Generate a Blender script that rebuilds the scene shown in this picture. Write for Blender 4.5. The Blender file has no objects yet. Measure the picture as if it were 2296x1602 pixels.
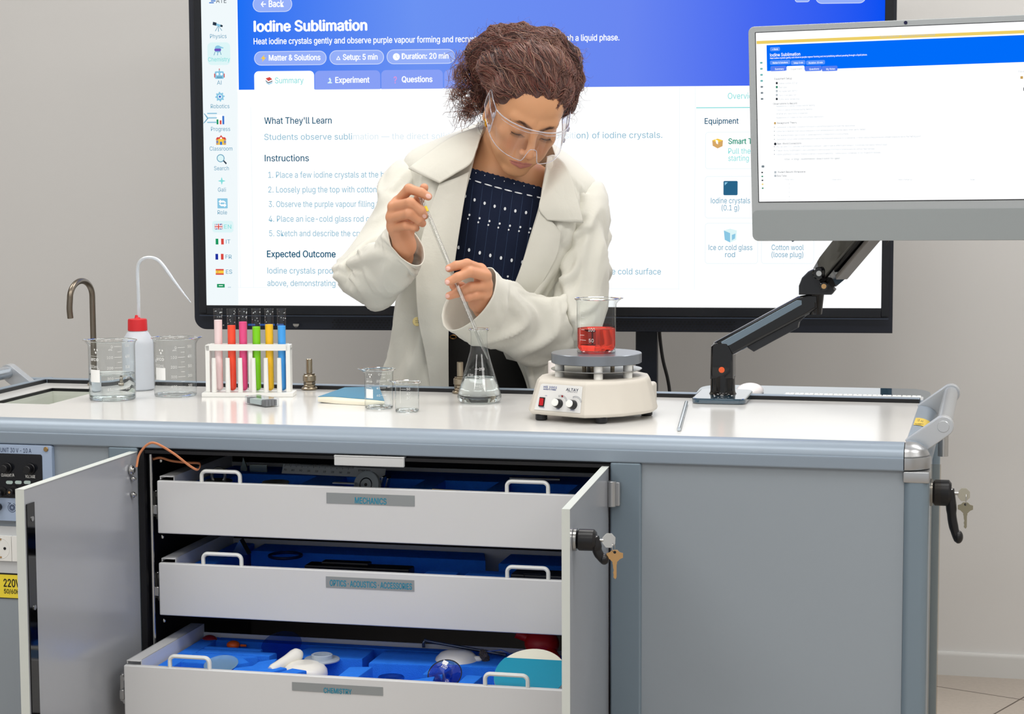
import bpy, bmesh, math, random
import numpy as np
from mathutils import Matrix, Vector
SC = bpy.context.scene
COL = SC.collection
PI = math.pi
rng = random.Random(7)
# ------------------------------------------------------------------ camera
FPX, PIT, ROL, CARTYAW, CAMH = 4610.0, 0.097075252, -0.00410879857, 0.235119782, 1.375
_f = np.array([0, math.cos(PIT), -math.sin(PIT)]); _u0 = np.array([0, math.sin(PIT), math.cos(PIT)]); _r0 = np.array([1., 0, 0])
C_R = math.cos(ROL)*_r0 + math.sin(ROL)*_u0
C_U = -math.sin(ROL)*_r0 + math.cos(ROL)*_u0
C_F = _f
C_O = np.array([0, 0, CAMH])
cam = bpy.data.cameras.new('camera'); camo = bpy.data.objects.new('camera', cam); COL.objects.link(camo)
cam.sensor_width = 36.0; cam.lens = 36.0*FPX/2296.0; cam.clip_start = 0.05
camo.matrix_world = Matrix(((C_R[0], C_U[0], -C_F[0], 0), (C_R[1], C_U[1], -C_F[1], 0), (C_R[2], C_U[2], -C_F[2], CAMH), (0, 0, 0, 1)))
SC.camera = camo
# ------------------------------------------------------------------ light and exposure
SC.view_settings.view_transform = 'Standard'; SC.view_settings.look = 'None'
SC.view_settings.exposure = 0.0; SC.view_settings.gamma = 1.0; SC.view_settings.use_curve_mapping = False
SC.cycles.max_bounces = 14; SC.cycles.transmission_bounces = 12; SC.cycles.transparent_max_bounces = 24
SC.cycles.glossy_bounces = 5; SC.cycles.diffuse_bounces = 4; SC.cycles.sample_clamp_indirect = 6.0
SC.cycles.caustics_refractive = True; SC.cycles.caustics_reflective = False
w = bpy.data.worlds.new('world'); SC.world = w; w.use_nodes = True
w.node_tree.nodes['Background'].inputs[0].default_value = (0.96, 0.98, 1.0, 1)
w.node_tree.nodes['Background'].inputs[1].default_value = 0.75
LAMPS = [(-1.7, 0.6), (0.2, 0.6), (2.1, 0.6), (-1.7, 2.6), (0.2, 2.6), (2.1, 2.6), (-1.7, 4.5), (0.2, 4.5), (2.1, 4.5)]
CEIL = 2.95
for lx, ly in LAMPS:
    l = bpy.data.lights.new('ceiling_panel_light', 'AREA'); l.shape = 'RECTANGLE'; l.size = 1.2; l.size_y = 0.6
    l.energy = 17.0; l.color = (1.0, 0.99, 0.975)
    o = bpy.data.objects.new('ceiling_panel_light', l); COL.objects.link(o); o.location = (lx, ly, CEIL-0.035)

# ------------------------------------------------------------------ pixel helpers (a photo pixel becomes a point at a known depth, height or plane)
def ray(u, v): return C_F + C_R*(u-1148)/FPX + C_U*(801-v)/FPX
def atz(u, v, z): d = ray(u, v); return C_O + d*((z-CAMH)/d[2])
def aty(u, v, y): d = ray(u, v); return C_O + d*(y/d[1])
def onplane(u, v, p0, n): d = ray(u, v); return C_O + d*(np.dot(p0-C_O, n)/np.dot(d, n))
CX = np.array([math.cos(CARTYAW), -math.sin(CARTYAW), 0]); CY = np.array([math.sin(CARTYAW), math.cos(CARTYAW), 0]); CZ = np.array([0, 0, 1.])
TOPZ = 0.9
O0 = atz(2031, 993, TOPZ); O0 = np.array([O0[0], O0[1], 0])
def W(lx, ly, lz=TOPZ): return O0 + CX*lx + CY*ly + CZ*lz          # cart-local to world
def cy_(u, v, ly):                                                   # pixel on the cart-local plane y=ly -> cart-local coords
    p = onplane(u, v, O0+CY*ly, CY)-O0
    return np.array([p@CX, p@CY, p[2]])

# ------------------------------------------------------------------ matrices
def T(x, y, z): m = np.eye(4); m[:3, 3] = (x, y, z); return m
def S(x, y=None, z=None):
    y = x if y is None else y; z = x if z is None else z
    return np.diag([x, y, z, 1.])
def RX(a): c, s = math.cos(a), math.sin(a); m = np.eye(4); m[1:3, 1:3] = [[c, -s], [s, c]]; return m
def RY(a): c, s = math.cos(a), math.sin(a); m = np.eye(4); m[0, 0] = c; m[0, 2] = s; m[2, 0] = -s; m[2, 2] = c; return m
def RZ(a): c, s = math.cos(a), math.sin(a); m = np.eye(4); m[:2, :2] = [[c, -s], [s, c]]; return m
def frame(o, x, y, z): m = np.eye(4); m[:3, 0] = x; m[:3, 1] = y; m[:3, 2] = z; m[:3, 3] = o; return m
def nrm(a): a = np.asarray(a, float); return a/np.linalg.norm(a)
D2R = PI/180

# ------------------------------------------------------------------ mesh builder
class MB:
    def __init__(s): s.v = []; s.f = []; s.m = []; s.n = 0
    def add(s, VF, m=0, M=None):
        V, F = VF; V = np.asarray(V, float)
        if M is not None: V = V@M[:3, :3].T + M[:3, 3]
        s.v.append(V); s.f += [[i+s.n for i in f] for f in F]
        s.m += (list(m) if isinstance(m, (list, np.ndarray)) else [m]*len(F)); s.n += len(V); return s
def empty(name, loc=(0, 0, 0), rz=0, parent=None):
    o = bpy.data.objects.new(name, None); COL.objects.link(o); o.location = tuple(loc); o.rotation_euler = (0, 0, rz)
    o.empty_display_size = 0.05
    if parent: o.parent = parent
    return o
def tag(o, label=None, cat=None, group=None, kind=None):
    if label: o['label'] = label
    if cat: o['category'] = cat
    if group: o['group'] = group
    if kind: o['kind'] = kind
    return o
def thing(name, label, cat, loc, rz=0, group=None): return tag(empty(name, loc, rz), label, cat, group)
def obj(name, mb, mats, parent=None, loc=None, rz=0, ang=40, smooth=True, sub=0):
    me = bpy.data.meshes.new(name)
    V = np.concatenate(mb.v) if mb.v else np.zeros((0, 3))
    me.from_pydata(V.tolist(), [], mb.f)
    mats = mats if isinstance(mats, (list, tuple)) else [mats]
    for x in mats: me.materials.append(x)
    me.polygons.foreach_set('material_index', np.array(mb.m, dtype=np.int32))
    me.polygons.foreach_set('use_smooth', np.full(len(mb.f), smooth))
    me.update()
    if smooth and ang < 179: me.set_sharp_from_angle(angle=ang*D2R)
    o = bpy.data.objects.new(name, me); COL.objects.link(o)
    if parent: o.parent = parent
    if loc is not None: o.location = tuple(loc); o.rotation_euler = (0, 0, rz)
    if smooth and ang < 179:
        md = o.modifiers.new('weighted_normal', 'WEIGHTED_NORMAL'); md.keep_sharp = True; md.weight = 80
    if sub:
        md = o.modifiers.new('sub', 'SUBSURF'); md.levels = sub; md.render_levels = sub
    return o
_rb = {}
def box(sx, sy, sz, r=0, seg=2):
    k = (round(sx, 5), round(sy, 5), round(sz, 5), r, seg)
    if k not in _rb:
        bm = bmesh.new(); bmesh.ops.create_cube(bm, size=1)
        for v in bm.verts: v.co.x *= sx; v.co.y *= sy; v.co.z *= sz
        if r > 0: bmesh.ops.bevel(bm, geom=bm.edges[:], offset=min(r, 0.49*min(sx, sy, sz)), segments=seg, profile=0.5, affect='EDGES')
        bm.verts.index_update()
        _rb[k] = (np.array([v.co[:] for v in bm.verts]), [[v.index for v in f.verts] for f in bm.faces]); bm.free()
    return _rb[k]
def bx(x0, x1, y0, y1, z0, z1, r=0, seg=2):
    V, F = box(x1-x0, y1-y0, z1-z0, r, seg); return V+np.array([(x0+x1)/2, (y0+y1)/2, (z0+z1)/2]), F
def grid(P, wu=False, wv=False, flip=False):
    P = np.asarray(P, float); n, m = P.shape[:2]; F = []
    for i in range(n if wu else n-1):
        for j in range(m if wv else m-1):
            a, b, c, d = i*m+j, ((i+1) % n)*m+j, ((i+1) % n)*m+(j+1) % m, i*m+(j+1) % m
            F.append([a, d, c, b] if flip else [a, b, c, d])
    return P.reshape(-1, 3), F
def lathe(prof, n=32, a0=0, a1=2*PI):
    full = abs(a1-a0-2*PI) < 1e-6
    k = n if full else n+1
    th = a0+(a1-a0)*np.arange(k)/n
    P = np.array([[(r*math.cos(t), r*math.sin(t), z) for t in th] for r, z in prof])
    V, F = grid(P, False, full, flip=True)
    # merge poles
    out = []
    for f in F:
        g = [i if prof[i//k][0] > 1e-7 else (i//k)*k for i in f]
        h = []
        for i in g:
            if i not in h: h.append(i)
        if len(h) > 2: out.append(h)
    return V, out
def cyl(r, z0, z1, n=24, b=0.0, r2=None):
    r2 = r if r2 is None else r2
    if b: return lathe([(0, z0), (r-b, z0), (r, z0+b), (r2, z1-b), (r2-b, z1), (0, z1)], n)
    return lathe([(0, z0), (r, z0), (r2, z1), (0, z1)], n)
def sphere(r, n=20, k=12, sx=1, sy=1, sz=1):
    V, F = lathe([(r*math.sin(PI*i/k) if 0 < i < k else 0, -r*math.cos(PI*i/k)) for i in range(k+1)], n)
    return V*np.array([sx, sy, sz]), F
def catmull(P, n):
    P = np.asarray(P, float)
    if len(P) == 2: t = np.linspace(0, 1, n)[:, None]; return P[0]*(1-t)+P[1]*t
    Q = np.concatenate([[2*P[0]-P[1]], P, [2*P[-1]-P[-2]]])
    ts = np.linspace(0, len(P)-1, n); out = []
    for t in ts:
        i = min(int(t), len(P)-2); s = t-i
        a, b, c, d = Q[i], Q[i+1], Q[i+2], Q[i+3]
        out.append(0.5*((2*b)+(c-a)*s+(2*a-5*b+4*c-d)*s*s+(3*b-a-3*c+d)*s**3))
    return np.array(out)
def tube(path, r, n=8, cap=True, closed=False, sy=1.0, up=None):
    path = np.asarray(path, float); k = len(path)
    r = np.full(k, r) if np.isscalar(r) else np.asarray(r, float)
    tg = np.gradient(path, axis=0) if not closed else (np.roll(path, -1, 0)-np.roll(path, 1, 0))
    tg /= np.linalg.norm(tg, axis=1)[:, None]+1e-12
    up = np.array([0, 0, 1.]) if up is None else np.asarray(up, float)
    if abs(up@tg[0]) > 0.95: up = np.array([1., 0, 0]) if abs(tg[0][0]) < 0.9 else np.array([0, 1., 0])
    a = nrm(up-(up@tg[0])*tg[0]); rings = []
    th = 2*PI*np.arange(n)/n
    for i in range(k):
        a = a-(a@tg[i])*tg[i]; a /= np.linalg.norm(a)+1e-12
        b = np.cross(tg[i], a)
        rings.append(path[i]+r[i]*(np.cos(th)[:, None]*a+sy*np.sin(th)[:, None]*b))
    V, F = grid(np.array(rings), closed, True)
    if cap and not closed: F = F+[list(range(n))[::-1], [(k-1)*n+j for j in range(n)]]
    return V, F
def prism(poly, h, z0=0, bev=0.0):
    poly = np.asarray(poly, float); n = len(poly)
    area = 0.5*sum(poly[i][0]*poly[(i+1) % n][1]-poly[(i+1) % n][0]*poly[i][1] for i in range(n))
    if area < 0: poly = poly[::-1]
    bm = bmesh.new()
    a = [bm.verts.new((x, y, z0)) for x, y in poly]; f = bm.faces.new(a)
    e = bmesh.ops.extrude_face_region(bm, geom=[f])
    for v in e['geom']:
        if isinstance(v, bmesh.types.BMVert): v.co.z += h
    bmesh.ops.recalc_face_normals(bm, faces=bm.faces[:])
    if bev > 0:
        ed = [x for x in bm.edges if abs(x.verts[0].co.z-x.verts[1].co.z) < 1e-7]
        bmesh.ops.bevel(bm, geom=ed, offset=bev, segments=2, profile=0.5, affect='EDGES')
    bm.verts.index_update()
    V = np.array([v.co[:] for v in bm.verts]); F = [[v.index for v in g.verts] for g in bm.faces]; bm.free()
    return V, F
def flat(poly, z=0): return np.array([(x, y, z) for x, y in poly]), [list(range(len(poly)))]
def rrect(x0, x1, y0, y1, r, n=5):
    out = []
    for cx, cy, a in ((x1-r, y0+r, -90), (x1-r, y1-r, 0), (x0+r, y1-r, 90), (x0+r, y0+r, 180)):
        for i in range(n+1): t = (a+90*i/n)*D2R; out.append((cx+r*math.cos(t), cy+r*math.sin(t)))
    return out
def circ(cx, cy, r, n=20, ry=None): return [(cx+r*math.cos(2*PI*i/n), cy+(ry or r)*math.sin(2*PI*i/n)) for i in range(n)]
# text as a flat mesh in the XY plane, baseline at y=0, starting at x=0; height = cap height
_txt = {}
try: FONT = bpy.data.fonts.load(bpy.utils.system_resource('DATAFILES', path='fonts')+'/Inter.woff2')   # the sans font Blender ships with
except Exception: FONT = None
def text(s, cap, width=None, bold=0.0, align='l', res=3):
    k = (s, bold, res)
    if k not in _txt:
        cu = bpy.data.curves.new('t', 'FONT'); cu.body = s.replace('I', '\u0399') if FONT else s; cu.size = 1
        if FONT: cu.font = FONT
        cu.resolution_u = res; cu.fill_mode = 'FRONT'
        ob = bpy.data.objects.new('t', cu); COL.objects.link(ob)
        dg = bpy.context.evaluated_depsgraph_get(); me = bpy.data.meshes.new_from_object(ob.evaluated_get(dg))
        V = np.array([v.co[:] for v in me.vertices]).reshape(-1, 3); F = [list(p.vertices) for p in me.polygons]
        bpy.data.objects.remove(ob); bpy.data.curves.remove(cu); bpy.data.meshes.remove(me)
        if bold > 0 and len(V):
            b = bold*(.40 if FONT else .6); n0 = len(V); VV = [V+np.array([dx*b, dy*b, i*1e-4]) for i, (dx, dy) in enumerate(((-1, 0), (1, 0), (0, -.6), (0, .6)))]
            F = [[q+i*n0 for q in f] for i in range(4) for f in F]; V = np.concatenate(VV)
        _txt[k] = (V, F)
    V, F = _txt[k]
    if not len(V): return V, F
    V = V.copy(); sc = cap/(0.509 if FONT else 0.729)
    x0, x1 = V[:, 0].min(), V[:, 0].max(); V[:, 0] -= x0; wd = x1-x0
    V[:, 1] *= sc; V[:, 0] *= (sc if width is None else width/wd)
    wd = V[:, 0].max()
    if align == 'c': V[:, 0] -= wd/2
    if align == 'r': V[:, 0] -= wd
    return V, F

# ------------------------------------------------------------------ materials
def lin(c): return tuple((x/255/12.92 if x <= 10.31 else ((x/255+0.055)/1.055)**2.4) for x in c)
_mats = {}
def mat(name, rgb=(200, 200, 200), rough=0.5, metal=0.0, spec=0.5, trans=0.0, ior=1.45, emit=0.0, coat=0.0, sss=0.0, bump=0.0, bscale=200.0, var=0.0, vscale=6.0, sheen=0.0, alpha=1.0):
    if name in _mats: return _mats[name]
    m = bpy.data.materials.new(name); m.use_nodes = True; nt = m.node_tree; p = nt.nodes['Principled BSDF']
    c = lin(rgb)+(1,)
    p.inputs['Base Color'].default_value = c; p.inputs['Roughness'].default_value = rough; p.inputs['Metallic'].default_value = metal
    p.inputs['Specular IOR Level'].default_value = spec; p.inputs['Transmission Weight'].default_value = trans; p.inputs['IOR'].default_value = ior
    p.inputs['Coat Weight'].default_value = coat; p.inputs['Coat Roughness'].default_value = 0.05; p.inputs['Alpha'].default_value = alpha
    if sss: p.inputs['Subsurface Weight'].default_value = sss; p.inputs['Subsurface Radius'].default_value = (0.01, 0.004, 0.002); p.inputs['Subsurface Scale'].default_value = 1.0
    if sheen: p.inputs['Sheen Weight'].default_value = sheen
    if emit: p.inputs['Emission Color'].default_value = c; p.inputs['Emission Strength'].default_value = emit
    tc = None
    if var or bump:
        tc = nt.nodes.new('ShaderNodeTexCoord')
    if var:
        nz = nt.nodes.new('ShaderNodeTexNoise'); nz.inputs['Scale'].default_value = vscale; nz.inputs['Detail'].default_value = 4
        nt.links.new(tc.outputs['Object'], nz.inputs['Vector'])
        mx = nt.nodes.new('ShaderNodeMix'); mx.data_type = 'RGBA'; mx.inputs[6].default_value = tuple(x*(1-var) for x in c[:3])+(1,); mx.inputs[7].default_value = tuple(min(1, x*(1+var)) for x in c[:3])+(1,)
        nt.links.new(nz.outputs['Fac'], mx.inputs[0]); nt.links.new(mx.outputs[2], p.inputs['Base Color'])
    if bump:
        nz = nt.nodes.new('ShaderNodeTexNoise'); nz.inputs['Scale'].default_value = bscale; nz.inputs['Detail'].default_value = 3
        nt.links.new(tc.outputs['Object'], nz.inputs['Vector'])
        bp = nt.nodes.new('ShaderNodeBump'); bp.inputs['Strength'].default_value = bump; bp.inputs['Distance'].default_value = 0.002
        nt.links.new(nz.outputs['Fac'], bp.inputs['Height']); nt.links.new(bp.outputs['Normal'], p.inputs['Normal'])
    _mats[name] = m; return m
def emis(name, rgb, st=1.0):
    if name in _mats: return _mats[name]
    m = bpy.data.materials.new(name); m.use_nodes = True; nt = m.node_tree; nt.nodes.clear()
    e = nt.nodes.new('ShaderNodeEmission'); e.inputs[0].default_value = lin(rgb)+(1,); e.inputs[1].default_value = st
    o = nt.nodes.new('ShaderNodeOutputMaterial'); nt.links.new(e.outputs[0], o.inputs[0]); _mats[name] = m; return m
def thin_glass(name, tint=(252, 254, 254), edge=0.6, refl=0.85, rough=0.01, base=0.045):
    # thin clear wall: sees through, reflects at glancing angles, absorbs a little more along its edges
    m = bpy.data.materials.new(name); m.use_nodes = True; nt = m.node_tree; nt.nodes.clear(); L = nt.links.new
    lw = nt.nodes.new('ShaderNodeLayerWeight'); lw.inputs[0].default_value = 0.5
    pw = nt.nodes.new('ShaderNodeMath'); pw.operation = 'POWER'; pw.inputs[1].default_value = 4.0; L(lw.outputs['Facing'], pw.inputs[0])
    ma = nt.nodes.new('ShaderNodeMath'); ma.operation = 'MULTIPLY_ADD'; ma.inputs[1].default_value = refl; ma.inputs[2].default_value = base; L(pw.outputs[0], ma.inputs[0])
    ab = nt.nodes.new('ShaderNodeMath'); ab.operation = 'POWER'; ab.inputs[1].default_value = 6.0; L(lw.outputs['Facing'], ab.inputs[0])
    mx = nt.nodes.new('ShaderNodeMix'); mx.data_type = 'RGBA'; c = lin(tint); mx.inputs[6].default_value = c+(1,); mx.inputs[7].default_value = tuple(x*edge for x in c)+(1,); L(ab.outputs[0], mx.inputs[0])
    t = nt.nodes.new('ShaderNodeBsdfTransparent'); L(mx.outputs[2], t.inputs[0])
    g = nt.nodes.new('ShaderNodeBsdfGlossy'); g.inputs['Roughness'].default_value = rough
    s = nt.nodes.new('ShaderNodeMixShader'); L(ma.outputs[0], s.inputs[0]); L(t.outputs[0], s.inputs[1]); L(g.outputs[0], s.inputs[2])
    o = nt.nodes.new('ShaderNodeOutputMaterial'); L(s.outputs[0], o.inputs[0]); _mats[name] = m; return m
def liquid(name, rgb, ior=1.33):
    m = bpy.data.materials.new(name); m.use_nodes = True; nt = m.node_tree; nt.nodes.clear()
    g = nt.nodes.new('ShaderNodeBsdfGlass'); g.inputs[0].default_value = lin(rgb)+(1,); g.inputs['Roughness'].default_value = 0.0; g.inputs['IOR'].default_value = ior
    o = nt.nodes.new('ShaderNodeOutputMaterial'); nt.links.new(g.outputs[0], o.inputs[0]); _mats[name] = m; return m

M_wall = mat('wall_paint', (212, 211, 209), 0.75, var=0.03, vscale=1.2, bump=0.08, bscale=60)
M_ceil = mat('ceiling_paint', (235, 235, 232), 0.9)
M_base = mat('skirting_white', (205, 205, 203), 0.45)
M_alu = mat('painted_aluminium', (140, 153, 166), 0.4, 0.2, 0.5)
M_aludark = mat('frame_blue_grey', (122, 138, 150), 0.38, 0.25)
M_panel = mat('grey_laminate', (147, 156, 164), 0.42, 0.0, 0.5, bump=0.02, bscale=500)
M_worktop = mat('white_laminate', (218, 217, 214), 0.16, 0.0, 0.5, var=0.01, vscale=30)
M_blackgap = mat('black_rubber', (14, 14, 18), 0.45)
M_black = mat('black_plastic', (16, 16, 20), 0.35)
M_gloss = mat('gloss_black', (5, 5, 7), 0.06, 0.0, 0.6)
M_bglass = mat('black_glass_blue_sheen', (34, 70, 90), 0.05, 0.0, 0.8, ior=1.7, coat=1.0)  # black glass; the screen's blue reflection is put into the base colour
M_satin = mat('satin_black', (26, 28, 33), 0.4)
M_steel = mat('steel', (190, 190, 188), 0.25, 1.0)
M_chrome = mat('chrome', (225, 225, 225), 0.12, 1.0)
M_nickel = mat('nickel', (168, 155, 135), 0.28, 1.0)
M_fauc = mat('brushed_steel', (125, 116, 104), 0.32, 1.0)
M_brass = mat('brass', (200, 160, 110), 0.35, 0.8)
M_silver = mat('corner_cast_metal', (178, 180, 182), 0.3, 0.9)
M_white = mat('white_plastic', (238, 238, 234), 0.35)
M_drawer = mat('drawer_paint', (212, 213, 214), 0.33, 0.0, 0.5, bump=0.015, bscale=300)
M_foam = mat('blue_foam', (44, 128, 246), 0.95, 0, 0.2, bump=0.6, bscale=700, var=0.12, vscale=60)
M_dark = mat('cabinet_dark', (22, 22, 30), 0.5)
M_edge = mat('door_edge', (205, 210, 205), 0.4)
M_mark = mat('white_print', (250, 250, 248), 0.5, emit=0.0)
M_navyprint = mat('dark_blue_print', (24, 40, 78), 0.5)
M_teal = mat('teal_print', (24, 138, 168), 0.5)
M_labelgrey = mat('label_grey', (150, 155, 157), 0.4, 0.3)
M_glass = thin_glass('clear_glass')
M_clear = thin_glass('clear_plastic', (244, 244, 248), 0.55, 0.7, 0.03, 0.06)
M_water = liquid('water', (252, 254, 254))

# ------------------------------------------------------------------ room (setting)
def structure(name, mb, m, **k): o = obj(name, mb, m, **k); o['kind'] = 'structure'; return o
WYAW = CARTYAW
wx, wy = np.array([math.cos(WYAW), -math.sin(WYAW), 0]), np.array([math.sin(WYAW), math.cos(WYAW), 0])
WP = atz(2190, 1515.5, 0.0)
def WL(s, d, z): return WP + wx*s + wy*d + np.array([0, 0, z])      # along the back wall, towards it, up
WM = frame(WP, wx, wy, np.array([0, 0, 1.]))
m_ = MB(); m_.add(bx(-5.2, 3.0, 0, 0.15, 0, 3.0), 0, WM); structure('wall_back', m_, M_wall)
m_ = MB(); m_.add(bx(-5.35, -5.2, -7.5, 0.15, 0, 3.0), 0, WM); structure('wall_left', m_, M_wall)
m_ = MB(); m_.add(bx(3.0, 3.15, -7.5, 0.15, 0, 3.0), 0, WM); structure('wall_right', m_, M_wall)
m_ = MB(); m_.add(bx(-5.35, 3.15, -7.5, 0.15, CEIL, CEIL+0.1), 0, WM); structure('ceiling', m_, M_ceil)
# diamond-jointed floor tiles
def floor_mat():
    m = bpy.data.materials.new('floor_tiles'); m.use_nodes = True; nt = m.node_tree; p = nt.nodes['Principled BSDF']; L = nt.links.new
    tc = nt.nodes.new('ShaderNodeTexCoord'); mp = nt.nodes.new('ShaderNodeMapping'); mp.inputs['Rotation'].default_value = (0, 0, 0.62); mp.inputs['Location'].default_value = (0.12, 0.05, 0)
    L(tc.outputs['Object'], mp.inputs['Vector'])
    br = nt.nodes.new('ShaderNodeTexBrick'); br.offset = 0; br.inputs['Scale'].default_value = 1.0
    br.inputs['Brick Width'].default_value = 0.45; br.inputs['Row Height'].default_value = 0.45; br.inputs['Mortar Size'].default_value = 0.0025
    br.inputs['Color1'].default_value = lin((176, 166, 155))+(1,); br.inputs['Color2'].default_value = lin((170, 160, 150))+(1,); br.inputs['Mortar'].default_value = lin((80, 68, 58))+(1,)
    L(mp.outputs[0], br.inputs['Vector'])
    nz = nt.nodes.new('ShaderNodeTexNoise'); nz.inputs['Scale'].default_value = 90; L(tc.outputs['Object'], nz.inputs['Vector'])
    mx = nt.nodes.new('ShaderNodeMix'); mx.data_type = 'RGBA'; mx.blend_type = 'OVERLAY'; mx.inputs[0].default_value = 0.12
    L(br.outputs['Color'], mx.inputs[6]); L(nz.outputs['Fac'], mx.inputs[7]); L(mx.outputs[2], p.inputs['Base Color'])
    p.inputs['Roughness'].default_value = 0.4; return m
m_ = MB(); m_.add(bx(-5.35, 3.15, -7.5, 0.15, -0.1, 0), 0, WM); structure('floor', m_, floor_mat())
m_ = MB(); m_.add(prism([(0, 0), (-0.014, 0), (-0.014, 0.052), (-0.008, 0.062), (0, 0.062)], 8.2), 0, WM@T(-5.2, 0, 0)@np.array([[0, 0, 1, 0], [1, 0, 0, 0], [0, 1, 0, 0], [0, 0, 0, 1.]]))
structure('baseboard_back', m_, M_base)
M_lamp = emis('lamp_diffuser', (255, 250, 243), 2.2)
for i, (lx, ly) in enumerate(LAMPS):
    t = thing('ceiling_lamp', 'flat LED panel lamp set in the ceiling grid of the laboratory', 'lamp', (lx, ly, CEIL), 0, 'ceiling panel lamps')
    m_ = MB()
    for a in (bx(-.62, .62, -.32, -.30, -.03, 0), bx(-.62, .62, .30, .32, -.03, 0), bx(-.62, -.60, -.3, .3, -.03, 0), bx(.60, .62, -.3, .3, -.03, 0)): m_.add(a)
    obj('lamp_frame', m_, M_white, t)
    m_ = MB(); m_.add(bx(-.6, .6, -.3, .3, -.022, -.018)); obj('diffuser', m_, M_lamp, t)
# ================================================================== the mobile lab bench
cart = thing('laboratory_bench', 'long grey mobile laboratory bench with white top, open doors and pulled drawers', 'bench', O0, -CARTYAW)
XL = -1.818                                             # left inner edge of the white top
m_ = MB()                                               # white worktop with a sink opening in the left end
sx0, sx1, sy0, sy1 = -1.772, -1.646, 0.205, 0.475
for a in (bx(XL-.01, sx0, 0, .562, .870, TOPZ), bx(sx1, 0, 0, .562, .870, TOPZ), bx(sx0, sx1, 0, sy0, .870, TOPZ), bx(sx0, sx1, sy1, .562, .870, TOPZ)): m_.add(a)
obj('worktop', m_, M_worktop, cart)
# sink
M_sink = mat('sink_grey', (196, 200, 190), 0.3)
m_ = MB()
def ringtop(z, g): return [(sx0+g, sy0+g, z), (sx1-g, sy0+g, z), (sx1-g, sy1-g, z), (sx0+g, sy1-g, z)]
P = np.array([ringtop(.8935, .0035), ringtop(.885, .005), ringtop(.79, .014)]); m_.add(grid(P, False, True, flip=False)); m_.f.append([8, 9, 10, 11]); m_.m.append(0)
sink = obj('sink_basin', m_, M_sink, cart, smooth=False)
m_ = MB()
P = np.array([ringtop(.8992, .0008), ringtop(.8992, .0030), ringtop(.884, .0032), ringtop(.884, .0008), ringtop(.8992, .0008)]); m_.add(grid(P, False, True)); obj('sink_gasket', m_, M_blackgap, sink, smooth=False)
# edge rails: a profile swept along each side
def sweep_x(prof, x0, x1): return grid(np.array([[(x0, y, z) for y, z in prof], [(x1, y, z) for y, z in prof]]))
prof_f = [(.0, .8988), (-.0006, .9012), (-.006, .9016), (-.016, .9006), (-.024, .8975), (-.031, .8925), (-.0355, .887), (-.0372, .8812), (-.0374, .8795), (-.0405, .8785), (-.041, .8755), (-.041, .8605), (-.0395, .858), (-.02, .858), (-.0, .858), (.0, .8988)]
m_ = MB(); m_.add(sweep_x(prof_f, -1.90, -.0015)); obj('front_rail', m_, M_alu, cart, ang=50)
prof_b = [(.562, .8985), (.562, .9075), (.5635, .9085), (.585, .9085), (.596, .905), (.6, .898), (.6, .858), (.562, .858), (.562, .8985)]
m_ = MB(); m_.add(grid(np.array([[(x, y, z) for y, z in prof_b] for x in (-1.90, 0.0)]), flip=True)); rr_ = obj('rear_rail', m_, M_alu, cart, ang=50)
m_ = MB(); m_.add(bx(XL-.004, -.0005, .5575, .5622, .8995, .9072)); obj('rubber_seal', m_, M_blackgap, rr_)
prof_r = [(.0, .8988), (.0004, .9012), (.006, .9016), (.016, .9006), (.024, .8975), (.031, .8925), (.0355, .887), (.0385, .878), (.0405, .8745), (.041, .8605), (.039, .858), (.0, .858), (.0, .8988)]
m_ = MB(); m_.add(grid(np.array([[(x, y, z) for x, z in prof_r] for y in (0.0, .60)]), flip=True)); rs_ = obj('side_rail', m_, M_alu, cart, ang=50)
m_ = MB(); m_.add(grid(np.array([[(2*XL*0+XL-.012-x*1.2, y, z+.0065) for x, z in prof_r] for y in (0.0, .60)])));
obj('side_rail', m_, M_alu, cart, ang=50)
m_ = MB(); m_.add(bx(XL-.013, XL-.008, .0, .562, .8995, .9068)); obj('rubber_seal', m_, M_blackgap, cart)
# yellow sticker on the right rail
M_yel = mat('warning_yellow', (228, 196, 60), 0.4)
m_ = MB()
pr = [(.003, .9022), (.009, .9024), (.017, .9012), (.025, .8982), (.032, .8931), (.0365, .8872)]
m_.add(grid(np.array([[(x, y, z) for x, z in pr] for y in (.215, .315)]), flip=True), 0)
for a, b in ((.25, .30), (.235, .275)):
    for xx in ((.0085, .0125) if a == .25 else (.0175, .020)): pass
for x0, x1, y0, y1, zz in ((.0075, .0085, .262, .296, .9026), (.0098, .0108, .262, .296, .9026), (.0140, .0150, .262, .285, .9019), (.0165, .0175, .262, .285, .9015), (.004, .02, .232, .236, .9025), (.006, .016, .223, .226, .9026)):
    m_.add((np.array([(x0, y0, zz), (x1, y0, zz-.0004), (x1, y1, zz-.0004), (x0, y1, zz)]), [[0, 1, 2, 3]]), 1)
obj('warning_sticker', m_, [M_yel, mat('sticker_print', (95, 82, 30), .5)], rs_)
# cast corner at the front right: ribbed rounded cap
m_ = MB()
def corner_pt(t, s):                                    # t: 0 front .. 1 right around the vertical edge, s: index down the rail profile
    y, z = -prof_f[s][0], prof_f[s][1]
    rib = 0.0014*(1 if s in (3, 5, 7) else 0)
    r = y+.0008+rib; a = t*PI/2
    k = 1.0 if s > 7 else 1.0
    return (r*math.sin(a), -r*math.cos(a), z+.0006)
P = np.array([[corner_pt(t, s) for s in range(1, 14)] for t in np.linspace(0, 1, 14)])
m_.add(grid(P)); obj('corner_cap', m_, M_silver, cart, ang=60)
m_ = MB(); m_.add(bx(-.0025, .0415, -.0418, .002, .838, .858, .004)); obj('corner_collar', m_, M_silver, cart)
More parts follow.
